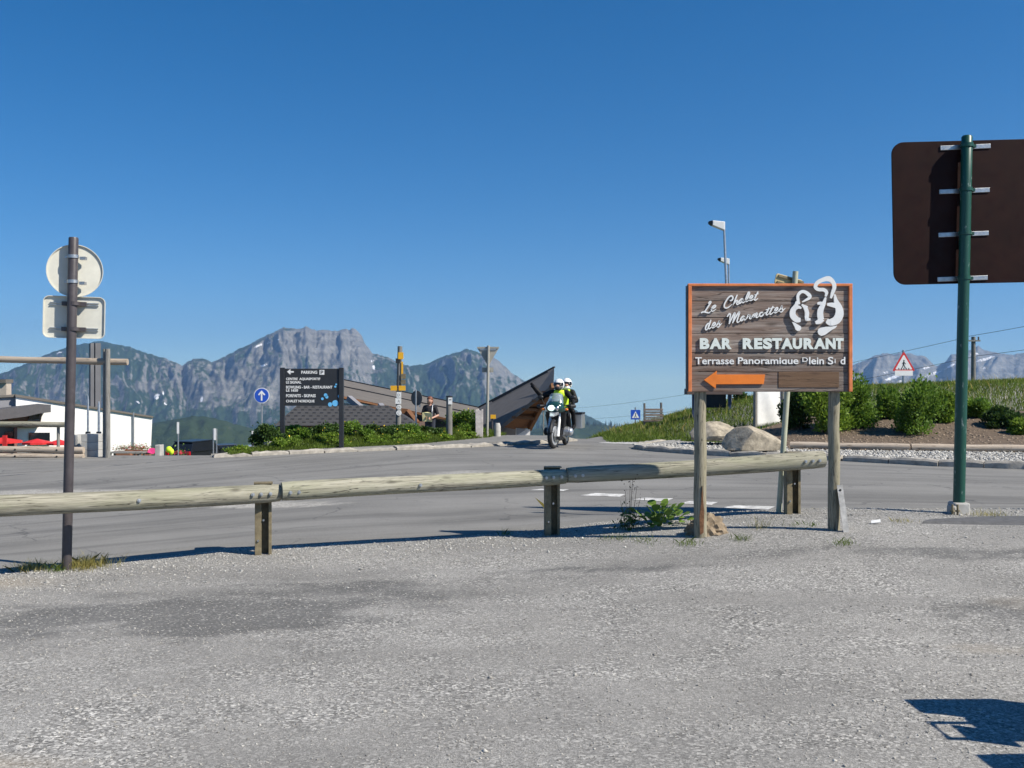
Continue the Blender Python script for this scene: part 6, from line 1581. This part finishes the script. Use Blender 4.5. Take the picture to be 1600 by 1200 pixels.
plate('white_board_print', [(807, 669, 40.52), (822, 671, 40.52), (808, 680, 40.52), (807, 678, 40.52)], 0.03, plain('grey_print', (0.3, 0.32, 0.34, 1), 0.6), (0, 1, 0))
plate('wall', [(520, 628, 46), (604, 638, 46), (604, 690, 46), (520, 690, 46)], 0.2, M_WALL, (0, 1, 0))
plate('wall', [(604, 640, 46), (760, 668, 46), (760, 700, 46), (604, 700, 46)], 0.2, plain('bluish_glazing', (0.10, 0.13, 0.18, 1), 0.25), (0, 1, 0))
for a, b, w_, mt in (((545, 622, 41.2), (592, 661, 40), 0.22, M_GREYANDSHADE), ((594, 633, 41.2), (610, 655, 40), 0.2, M_GREYANDSHADE), ((600, 661, 38.6), (622, 640, 40.5), 0.18, M_TIMBER), ((637, 643, 40.5), (652, 662, 38.8), 0.18, M_TIMBER), ((633, 642, 40.6), (633, 668, 40.6), 0.2, M_GREYANDSHADE), ((622, 641, 40.4), (637, 643, 40.4), 0.2, M_TIMBER)):
    m = MB(); m.bar(cp(*a), cp(*b), w_, w_); m.build('strut', mt, cb)
plate('porch_wall', [(608, 660, 40.8), (622, 643, 40.8), (636, 645, 40.8), (648, 662, 40.8), (648, 684, 40.8), (608, 684, 40.8)], 0.1, M_TIMBER, (0, 1, 0))
# tiled hip roof in front
HY = 36.0; hx0, hy0, hz0 = base(520, HY)
hb2 = thing('building', 'low hut with a grey shingled hip roof behind the parking board', 'building', (hx0, hy0, hz0))
O2 = Vector((hx0, hy0, hz0))
def hp(px, py, Y): return W(px, py, Y) - O2
e0, e1, e2, e3 = hp(428, 665, 36), hp(655, 665, 36), hp(655, 660.5, 41), hp(434, 660.5, 41); r0, r1 = hp(464, 633.5, 38.3), hp(606, 633.5, 38.3)
m = MB(); m.add([e0, e1, e2, e3, r0, r1], [(0, 1, 5, 4), (1, 2, 5), (2, 3, 4, 5), (3, 0, 4), (3, 2, 1, 0)]); hr = m.build('roof', plain('grey_shingle_roof', (0.062, 0.061, 0.062, 1), 0.85, 0.12, 3, spec=0.2), hb2)
rows, cols = 6, 40
sh = None
for j in range(1, rows + 1):
    t_ = j / (rows + 0.6)
    A = e0.lerp(r0, t_); B = e1.lerp(r1, t_); nC = int((B - A).length / 0.27)
    nrm = (e1 - e0).cross(r0 - e0).normalized()
    ax_x = (B - A).normalized(); ax_up = (r0 - e0).normalized()
    for k in range(nC):
        if sh is None:
            mm = MB(); mm.box((0, 0, 0), (0.12, 0.035, 0.02)); sh = mm.build('shingle', M_DARKGREY, hr); o = sh
        else:
            o = sh.copy(); COL.objects.link(o)
        o.location = A.lerp(B, (k + 0.5 + 0.5 * (j % 2) * 0) / nC) + nrm * 0.012
        o.rotation_euler = Matrix((ax_x, nrm.cross(ax_x), nrm)).transposed().to_euler()
m = MB(); m.box(((e0.x + e1.x) / 2, (e0.y + e2.y) / 2, e0.z - 0.16), (e1.x - e0.x - 0.1, 4.6, 0.26)); m.build('eave_board', plain('brown_eave', (0.13, 0.075, 0.05, 1), 0.8), hb2)
m = MB(); m.box(((e0.x + e1.x) / 2, (e0.y + e2.y) / 2 + 0.2, (e0.z - 0.3) / 2 - 0.1), (e1.x - e0.x - 0.6, 4.0, e0.z - 0.3 + 0.2)); m.build('wall', M_GREYANDSHADE, hb2)
# ------------------------------------------------------------------ bodies
def body(name, parts, mat, parent, voxel=0.02):
    """one continuous skin over tapered limbs"""
    m = MB()
    for p in parts:
        if len(p) == 4: m.capsule(*p)
        else: m.ball(p[0], p[1])
    me = bpy.data.meshes.new(name); me.from_pydata(m.v, [], m.f); me.materials.append(mat)
    o = bpy.data.objects.new(name, me); COL.objects.link(o); o.parent = parent
    r = o.modifiers.new('skin', 'REMESH'); r.mode = 'VOXEL'; r.voxel_size = voxel; r.use_smooth_shade = True
    s_ = o.modifiers.new('soft', 'SMOOTH'); s_.factor = 0.6; s_.iterations = 4
    return o
def fingers(palm, d, side, r=0.011, curl=0.5, L=0.075):
    """four fingers and a thumb as short bent chains from a palm"""
    out = []
    d = Vector(d).normalized(); side = Vector(side).normalized(); nrm = d.cross(side)
    for k, f in enumerate((0.88, 1.0, 0.95, 0.78)):
        b = Vector(palm) + side * (k - 1.5) * 0.023 + d * 0.035
        k1 = b + d * L * f * 0.55 + nrm * curl * 0.015; k2 = k1 + (d + nrm * curl).normalized() * L * f * 0.5
        out += [(tuple(b), tuple(k1), r, r * 0.95), (tuple(k1), tuple(k2), r * 0.95, r * 0.8)]
    t0 = Vector(palm) - side * 0.03; t1 = t0 - side * 0.035 + d * 0.03; t2 = t1 + d * 0.035
    out += [(tuple(t0), tuple(t1), r * 1.2, r), (tuple(t1), tuple(t2), r, r * 0.85)]
    return out

# ------------------------------------------------------------------ motorcycle
def motorcycle(label, loc, rz, steer=-0.17, lit=True):
    o = thing('motorcycle', label, 'motorcycle', loc, rz)
    def wheel(name, y, st):
        m = MB(); n = 40
        m.tube([(0, math.cos(2 * math.pi * k / n) * 0.265, math.sin(2 * math.pi * k / n) * 0.265) for k in range(n)], 0.056, 12, closed=True)
        w = m.build(name, M_RUBBER, o, smooth=True, loc=(0, y, 0.32), rot=(0, 0, st))
        m = MB(); m.lathe([(0.235, -0.045), (0.215, -0.04), (0.205, 0), (0.215, 0.04), (0.235, 0.045)], (0, 0, 0), (1, 0, 0), 36)
        for k in range(10):
            a = 2 * math.pi * k / 10; m.bar((0, 0.03 * math.cos(a), 0.03 * math.sin(a)), (0, 0.21 * math.cos(a + .12), 0.21 * math.sin(a + .12)), 0.028, 0.018, (1, 0, 0))
        m.cyl((-0.06, 0, 0), (0.06, 0, 0), 0.045, n=14); m.build('rim', M_SILVER, w, smooth=True)
        for sx__ in ((-0.075, 0.075) if y < 0 else (0.075,)):
            m = MB(); m.lathe([(0.06, -0.003), (0.15, -0.003), (0.15, 0.003), (0.06, 0.003)], (sx__, 0, 0), (1, 0, 0), 28); m.build('brake_disc', M_STEEL, w, smooth=True)
        return w
    wheel('front_wheel', -0.76, steer); wheel('rear_wheel', 0.76, 0)
    for sx__ in (-0.115, 0.115):
        m = MB(); m.cyl((sx__, -0.78, 0.30), (sx__, -0.60, 0.72), 0.036, 0.034, 12); m.cyl((sx__, -0.60, 0.72), (sx__, -0.50, 1.0), 0.025, n=10); m.build('fork_leg', M_WHITE if sx__ > 0 else M_SILVER, o, smooth=True)
        m = MB(); m.box((sx__ * 1.1, -0.66, 0.27), (0.05, 0.10, 0.12)); m.build('brake_caliper', M_BLACK, o, bevel=0.01)
    m = MB(); m.solid([(-0.05, -1.02, 0.80), (0.05, -1.02, 0.80), (0.14, -0.55, 0.94), (-0.14, -0.55, 0.94)], [(-0.04, -1.0, 0.775), (0.04, -1.0, 0.775), (0.12, -0.55, 0.84), (-0.12, -0.55, 0.84)]); m.build('beak', M_SILVER, o, bevel=0.01)
    m = MB(); n = 14
    m.tube([(0, -0.76 + 0.355 * math.cos(a), 0.32 + 0.355 * math.sin(a)) for a in [R(50 + 9 * k) for k in range(n)]], [0.05] * n, 8); m.build('front_mudguard', M_BLACK, o, smooth=True)
    m = MB(); m.ball((0, -0.56, 0.99), (0.235, 0.20, 0.17), 18, 12); m.ball((0, -0.48, 1.09), (0.20, 0.15, 0.13), 14, 10); m.build('fairing', M_BIKEGREEN, o, smooth=True)
    m = MB(); m.ball((-0.06, -0.735, 0.99), (0.095, 0.045, 0.072), 16, 10); m.build('headlamp', M_HEADLIGHT if lit else M_STEEL, o, smooth=True)
    m = MB(); m.ball((0.085, -0.74, 0.985), (0.05, 0.04, 0.055), 12, 8); m.build('headlamp', M_STEEL, o, smooth=True)
    V = []; nu, nv = 8, 6
    for j in range(nv + 1):
        for i in range(nu + 1):
            u = i / nu * 2 - 1; v_ = j / nv; wv = 0.20 * (1 - 0.25 * v_ * v_); V.append((u * wv, -0.66 + 0.16 * v_ + 0.10 * u * u, 1.06 + 0.30 * v_ * (1 - 0.10 * u * u)))
    me = mesh_np('windscreen', V, grid_faces(nu + 1, nv + 1), True); so = link('windscreen', me, M_SCREEN, o); md = so.modifiers.new('thickness', 'SOLIDIFY'); md.thickness = 0.004
    m = MB(); m.tube([(-0.44, -0.30, 1.03), (-0.30, -0.36, 1.06), (-0.1, -0.44, 1.04), (0.1, -0.44, 1.04), (0.30, -0.36, 1.06), (0.44, -0.30, 1.03)], 0.014, 8); hbx = m.build('handlebar', M_BLACK, o, smooth=True)
    for sx__ in (-1, 1):
        m = MB(); m.tube([(sx__ * 0.45, -0.31, 1.03), (sx__ * 0.46, -0.42, 1.03), (sx__ * 0.38, -0.48, 1.03), (sx__ * 0.26, -0.44, 1.04)], [0.03, 0.045, 0.045, 0.02], 8); m.build('hand_guard', M_BLACK, hbx, smooth=True)
        m = MB(); m.cyl((sx__ * 0.30, -0.36, 1.06), (sx__ * 0.38, -0.38, 1.22), 0.008, n=6); mr = m.build('mirror_stalk', M_BLACK, o)
        m = MB(); m.ball((sx__ * 0.41, -0.38, 1.25), (0.075, 0.03, 0.05), 12, 8); m.build('mirror', M_BLACK, mr, smooth=True)
        m = MB(); m.ball((sx__ * 0.29, -0.60, 0.955), (0.05, 0.04, 0.03), 10, 6); m.build('indicator', M_AMBER, o, smooth=True)
        m = MB(); m.cyl((sx__ * 0.14, -0.16, 0.40), (sx__ * 0.27, -0.16, 0.39), 0.10, 0.095, 16)
        for k in range(5): m.cyl((sx__ * (0.16 + 0.025 * k), -0.16, 0.40), (sx__ * (0.168 + 0.025 * k), -0.16, 0.40), 0.115, n=16)
        m.build('cylinder', M_SILVER, o, smooth=True)
        m = MB(); m.ball((sx__ * 0.31, -0.16, 0.39), (0.07, 0.12, 0.10), 12, 8); m.build('cylinder_head', M_BLACK if sx__ < 0 else M_SILVER, o, smooth=True)
        m = MB(); m.cyl((sx__ * 0.14, 0.08, 0.31), (sx__ * 0.30, 0.08, 0.31), 0.014, n=8); m.build('footpeg', M_BLACK, o)
        m = MB(); c = (sx__ * 0.37, 0.80, 0.62); m.box(c, (0.20, 0.46, 0.36)); cs_ = m.build('side_case', M_ALU, o, bevel=0.015)
        m = MB(); m.box((c[0], c[1], 0.825), (0.21, 0.47, 0.05)); m.build('case_lid', M_BLACK, cs_, bevel=0.01)
        for ky in (-0.14, 0.14):
            m = MB(); m.box((sx__ * 0.475, 0.80 + ky, 0.78), (0.012, 0.04, 0.07)); m.build('latch', M_STEEL, cs_)
    m = MB(); m.ball((0, -0.18, 0.90), (0.20, 0.34, 0.18), 18, 12); m.build('tank', M_BIKEGREEN, o, smooth=True)
    m = MB(); m.solid([(-0.27, -0.50, 0.90), (0.27, -0.50, 0.90), (0.22, 0.10, 0.88), (-0.22, 0.10, 0.88)], [(-0.19, -0.40, 0.48), (0.19, -0.40, 0.48), (0.17, 0.10, 0.52), (-0.17, 0.10, 0.52)]); m.build('side_panel', M_BLACK, o, bevel=0.03)
    m = MB(); m.box((0.0, -0.14, 0.36), (0.26, 0.46, 0.34)); m.box((0, -0.2, 0.2), (0.22, 0.4, 0.06)); m.build('engine', M_BLACK, o, bevel=0.03)
    m = MB(); m.solid([(-0.15, 0.05, 0.88), (0.15, 0.05, 0.88), (0.15, 0.78, 0.96), (-0.15, 0.78, 0.96)], [(-0.12, 0.05, 0.78), (0.12, 0.05, 0.78), (0.13, 0.80, 0.84), (-0.13, 0.80, 0.84)]); m.build('seat', M_LEATHER, o, bevel=0.03)
    m = MB(); m.tube([(-0.1, 0.0, 0.75), (-0.12, 0.5, 0.78), (-0.1, 1.0, 0.90), (0.1, 1.0, 0.90), (0.12, 0.5, 0.78), (0.1, 0.0, 0.75)], 0.02, 8); m.build('subframe', M_BLACK, o, smooth=True)
    m = MB(); m.bar((0.09, 0.0, 0.36), (0.09, 0.76, 0.32), 0.09, 0.12); m.build('swingarm', M_BLACK, o, bevel=0.02)
    m = MB(); m.tube([(0.14, -0.30, 0.30), (0.16, 0.0, 0.22), (0.20, 0.35, 0.34), (0.22, 0.5, 0.42)], 0.026, 10); m.cyl((0.22, 0.42, 0.40), (0.24, 0.92, 0.58), 0.055, 0.06, 14); m.build('exhaust', M_STEEL, o, smooth=True)
    m = MB(); m.box((0, 0.98, 0.74), (0.2, 0.02, 0.18)); m.build('number_plate', M_WHITE, o)
    return o
mbx, mby = 1.20, 25.1
MRZ = R(-14)
bike = motorcycle('dark touring motorcycle with lit headlamp and aluminium side cases coming over the crest', (mbx, mby, gz(mbx, mby) + 0.02), MRZ)
# rider and passenger
def helmet(parent, c, mat, rz=0.0, peak=False):
    h = MB(); h.ball((0, 0, 0), (0.135, 0.155, 0.150), 18, 12); ho = h.build('helmet', mat, parent, smooth=True, loc=c, rot=(0, 0, rz))
    v = MB()
    n = 12; vs = []; fs = []
    for i in range(n + 1):
        a = R(-160 + 140 * i / n + 0)
        for zz, k in ((-0.085, 1.02), (0.0, 1.055), (0.055, 1.02)):
            rr__ = k * math.sqrt(max(0.1, 1 - (zz / 0.15) ** 2)); vs.append((0.135 * rr__ * math.cos(a), 0.155 * rr__ * math.sin(a), zz))
    for i in range(n):
        for k in range(2): a = i * 3 + k; fs.append((a, a + 3, a + 4, a + 1))
    v.add(vs, fs); vo = v.build('visor', M_GLASS, ho, smooth=True); md = vo.modifiers.new('thickness', 'SOLIDIFY'); md.thickness = 0.006
    f = MB(); f.ball((0, -0.145, -0.035), (0.05, 0.03, 0.04), 10, 8); f.ball((0, -0.178, -0.03), (0.012, 0.012, 0.02), 8, 6); f.build('face', M_SKIN, ho, smooth=True)
    c_ = MB(); c_.ball((0, -0.09, -0.095), (0.095, 0.085, 0.05), 14, 8); c_.build('chin_bar', M_BLACK if not peak else mat, ho, smooth=True)
    return ho
rd_ = thing('person', 'rider in black leathers, yellow vest and white helmet raising one arm on the motorcycle', 'person', (mbx, mby, gz(mbx, mby) + 0.02), MRZ)
hipz = 0.93
P = [((0, 0.16, hipz), (0, 0.02, 1.30), 0.155, 0.165), ((-0.17, 0.0, 1.36), (0.17, 0.0, 1.36), 0.085, 0.085), ((0, 0.0, 1.36), (0, -0.05, 1.48), 0.07, 0.065),
     ((-0.20, -0.01, 1.36), (-0.44, -0.06, 1.27), 0.085, 0.072), ((-0.44, -0.06, 1.27), (-0.60, -0.12, 1.46), 0.078, 0.062), ((-0.60, -0.12, 1.46), (-0.635, -0.13, 1.51), 0.058, 0.055),
     ((0.20, -0.01, 1.36), (0.37, -0.12, 1.14), 0.075, 0.06), ((0.37, -0.12, 1.14), (0.40, -0.30, 1.05), 0.056, 0.044), ((0.40, -0.30, 1.05), (0.39, -0.33, 1.045), 0.05, 0.048),
     ((-0.10, 0.14, hipz - 0.02), (-0.25, -0.22, 0.80), 0.105, 0.075), ((-0.25, -0.22, 0.80), (-0.25, 0.06, 0.42), 0.07, 0.052), ((-0.25, 0.06, 0.40), (-0.26, -0.12, 0.33), 0.055, 0.045),
     ((0.10, 0.14, hipz - 0.02), (0.25, -0.22, 0.80), 0.105, 0.075), ((0.25, -0.22, 0.80), (0.25, 0.06, 0.42), 0.07, 0.052), ((0.25, 0.06, 0.40), (0.26, -0.12, 0.33), 0.055, 0.045)]
P += fingers((-0.625, -0.13, 1.51), (-0.55, -0.1, 0.6), (0.5, 0, 0.5), 0.016, 0.2, 0.10)
P += [((0.36 + 0.022 * k, -0.33, 1.05), (0.36 + 0.022 * k, -0.355, 1.025), 0.013, 0.012) for k in range(4)]
body('body', P, M_LEATHER, rd_)
def vest(parent, dy, z0, z1, sc_=1.0):
    V = []; nu, nv = 20, 8
    for j in range(nv + 1):
        v_ = j / nv; z = z0 + (z1 - z0) * v_; cy = 0.16 - 0.15 * v_ + dy
        for i in range(nu):
            a = 2 * math.pi * i / nu; wx = (0.185 + 0.03 * math.sin(v_ * 3)) * (1 - 0.30 * max(0, v_ - 0.82) / 0.18) * sc_; wy = 0.175 * sc_ * (1 - 0.25 * max(0, v_ - 0.82) / 0.18)
            V.append((wx * math.cos(a), cy + wy * math.sin(a), z))
    fs = []
    for j in range(nv):
        for i in range(nu): fs.append((j * nu + i, j * nu + (i + 1) % nu, (j + 1) * nu + (i + 1) % nu, (j + 1) * nu + i))
    me = bpy.data.meshes.new('vest'); me.from_pydata(V, [], fs); me.polygons.foreach_set('use_smooth', [True] * len(fs)); o = link('vest', me, M_HIVIS, parent); md = o.modifiers.new('thickness', 'SOLIDIFY'); md.thickness = 0.01; return o
vt = vest(rd_, 0.0, 0.98, 1.43)
m = MB(); m.lathe([(0.0001, 0), (0.035, 0), (0.035, 0.006), (0.0001, 0.006)], (0.07, -0.178, 1.27), (0, -1, 0.1), 14); m.build('badge', M_GALV, vt)
helmet(rd_, (0.0, -0.08, 1.565), M_WHITE, R(-4))
ps_ = thing('person', 'passenger in black with white helmet sitting behind the rider', 'person', (mbx, mby, gz(mbx, mby) + 0.02), MRZ)
hz_ = 1.0
P = [((0.02, 0.62, hz_), (0.05, 0.50, 1.33), 0.145, 0.15), ((-0.12, 0.48, 1.38), (0.22, 0.48, 1.38), 0.075, 0.075), ((0.07, 0.48, 1.38), (0.09, 0.46, 1.50), 0.065, 0.06),
     ((-0.14, 0.47, 1.37), (-0.26, 0.36, 1.16), 0.065, 0.055), ((-0.26, 0.36, 1.16), (-0.16, 0.24, 1.08), 0.05, 0.042),
     ((0.25, 0.47, 1.37), (0.36, 0.38, 1.15), 0.07, 0.058), ((0.36, 0.38, 1.15), (0.21, 0.22, 1.08), 0.052, 0.044), ((0.21, 0.22, 1.08), (0.17, 0.15, 1.07), 0.045, 0.035),
     ((-0.08, 0.60, hz_ - 0.03), (-0.27, 0.26, 0.88), 0.095, 0.07), ((-0.27, 0.26, 0.88), (-0.28, 0.42, 0.52), 0.062, 0.05), ((-0.28, 0.42, 0.50), (-0.28, 0.26, 0.45), 0.05, 0.042),
     ((0.12, 0.60, hz_ - 0.03), (0.29, 0.26, 0.88), 0.10, 0.072), ((0.29, 0.26, 0.88), (0.29, 0.42, 0.52), 0.065, 0.052), ((0.29, 0.42, 0.50), (0.29, 0.26, 0.45), 0.052, 0.044)]
P += [((0.19 - 0.02 * k, 0.17, 1.09 - 0.02 * k), (0.15 - 0.02 * k, 0.13, 1.08 - 0.02 * k), 0.013, 0.011) for k in range(4)]
body('body', P, M_LEATHER, ps_)
m = MB(); m.tube([(0.18, 0.40, 1.40), (0.09, 0.36, 1.42), (0.02, 0.37, 1.40)], [0.045, 0.05, 0.045], 10); m.build('collar', M_HIVIS, ps_, smooth=True)
m = MB(); m.box((0.425, 0.36, 1.22), (0.01, 0.06, 0.06)); m.box((0.31, 0.315, 1.08), (0.05, 0.01, 0.05)); m.build('reflector_patch', M_WHITE, ps_)
helmet(ps_, (0.10, 0.45, 1.585), M_WHITE, R(6), True)

# motorcycle parked out of view at right: its shadow falls into the lower right corner
pmx, pmy = 3.86, 4.22
motorcycle('touring motorcycle parked just beyond the right edge, throwing its shadow on the gravel', (pmx, pmy, gz(pmx, pmy) + 0.012), R(92), 0.2, False)

# ------------------------------------------------------------------ person reading a map
HY_ = 34.0; hx_, hy_, hz2 = base(672, HY_)
zh = CH + (600 - 620) / F * HY_; sc_h = (zh - hz2) / 1.72
pe = thing('person', 'person in a black shirt holding a yellowish map behind the planted bank', 'person', (hx_, hy_, hz2), R(-12)); pe.scale = (sc_h,) * 3
P = [((0, 0, 0.98), (0, 0, 1.30), 0.125, 0.14), ((-0.14, 0, 1.39), (0.14, 0, 1.39), 0.06, 0.06), ((0, 0, 1.40), (0, -0.02, 1.53), 0.05, 0.05), ((0, -0.03, 1.60), (0.085, 0.10, 0.115)), ((0, -0.115, 1.585), (0.014, 0.02, 0.022)), ((-0.085, -0.02, 1.59), (0.012, 0.02, 0.03)), ((0.085, -0.02, 1.59), (0.012, 0.02, 0.03)),
     ((-0.18, 0, 1.38), (-0.25, -0.02, 1.12), 0.05, 0.042), ((-0.25, -0.02, 1.12), (-0.10, -0.22, 1.05), 0.038, 0.028), ((0.18, 0, 1.38), (0.27, -0.02, 1.12), 0.05, 0.042), ((0.27, -0.02, 1.12), (0.12, -0.24, 1.03), 0.038, 0.028),
     ((-0.08, 0, 0.92), (-0.09, 0, 0.50), 0.085, 0.06), ((-0.09, 0, 0.50), (-0.09, 0.02, 0.09), 0.055, 0.04), ((-0.09, 0.0, 0.05), (-0.10, -0.14, 0.04), 0.045, 0.04), ((0.08, 0, 0.92), (0.09, 0, 0.50), 0.085, 0.06), ((0.09, 0, 0.50), (0.09, 0.02, 0.09), 0.055, 0.04), ((0.09, 0.0, 0.05), (0.10, -0.14, 0.04), 0.045, 0.04)]
P += [tuple(p) for p in fingers((-0.09, -0.24, 1.05), (0.6, -0.6, 0.1), (0, 0, 1), 0.010, 0.4, 0.06)] + [tuple(p) for p in fingers((0.11, -0.26, 1.03), (-0.6, -0.6, 0.1), (0, 0, 1), 0.010, -0.4, 0.06)]
body('body', P, M_SKIN, pe, 0.014)
body('shirt', [((0, 0, 0.98), (0, 0, 1.28), 0.145, 0.16), ((-0.14, 0, 1.385), (0.14, 0, 1.385), 0.075, 0.075), ((-0.18, 0, 1.38), (-0.235, -0.015, 1.18), 0.066, 0.06), ((0.18, 0, 1.38), (0.25, -0.015, 1.18), 0.066, 0.06)], plain('black_cotton', (0.018, 0.016, 0.02, 1), 0.9, 0.2, 20), pe, 0.016)
body('trousers', [((-0.05, 0, 0.98), (0.05, 0, 0.98), 0.14, 0.14), ((-0.08, 0, 0.92), (-0.09, 0, 0.50), 0.10, 0.075), ((-0.09, 0, 0.50), (-0.09, 0.02, 0.12), 0.07, 0.06), ((0.08, 0, 0.92), (0.09, 0, 0.50), 0.10, 0.075), ((0.09, 0, 0.50), (0.09, 0.02, 0.12), 0.07, 0.06)], M_DENIM, pe, 0.018)
body('hair', [((0, -0.012, 1.65), (0.10, 0.112, 0.09)), ((0, 0.06, 1.57), (0.09, 0.06, 0.10)), ((-0.075, 0.01, 1.57), (0.025, 0.05, 0.08)), ((0.075, 0.01, 1.57), (0.025, 0.05, 0.08))], M_HAIR, pe, 0.014)
m = MB(); m.tube([(0.11, -0.155, 1.05), (0.115, -0.165, 1.25), (0.11, -0.09, 1.45), (0.11, 0.05, 1.46), (0.11, 0.15, 1.3)], 0.018, 6); m.build('strap', M_GALV, pe)
cR, sR = math.cos(R(-12)), math.sin(R(-12))
mp_ = MB(); mp_.solid([(-0.17, -0.30, 1.22), (0.0, -0.27, 1.24), (0.15, -0.31, 1.20), (0.15, -0.29, 0.92), (0.0, -0.25, 0.93), (-0.17, -0.28, 0.93)], [(-0.17, -0.292, 1.22), (0.0, -0.262, 1.24), (0.15, -0.302, 1.20), (0.15, -0.282, 0.92), (0.0, -0.242, 0.93), (-0.17, -0.272, 0.93)])
mo = mp_.build('map', M_PAPER, None, loc=(hx_, hy_, hz2), rot=(0, 0, R(-12))); mo.scale = (sc_h,) * 3; tag(mo, 'open yellowish paper map held in both hands', 'map')
# ------------------------------------------------------------------ the mountain air
hz = MB(); hz.box((0, 3350, -35), (18600, 12200, 1170))
m_hz = bpy.data.materials.new('mountain_air'); m_hz.use_nodes = True
hn = m_hz.node_tree
for n in list(hn.nodes):
    if n.type != 'OUTPUT_MATERIAL': hn.nodes.remove(n)
pv = hn.nodes.new('ShaderNodeVolumePrincipled')
pv.inputs['Color'].default_value = (0.34, 0.60, 1.0, 1); pv.inputs['Density'].default_value = 8.5e-5
pv.inputs['Anisotropy'].default_value = 0.25
hn.links.new(pv.outputs[0], [n for n in hn.nodes if n.type == 'OUTPUT_MATERIAL'][0].inputs['Volume'])
tag(hz.build('haze', m_hz), 'clear blue mountain air over the valley', None, None, 'stuff')
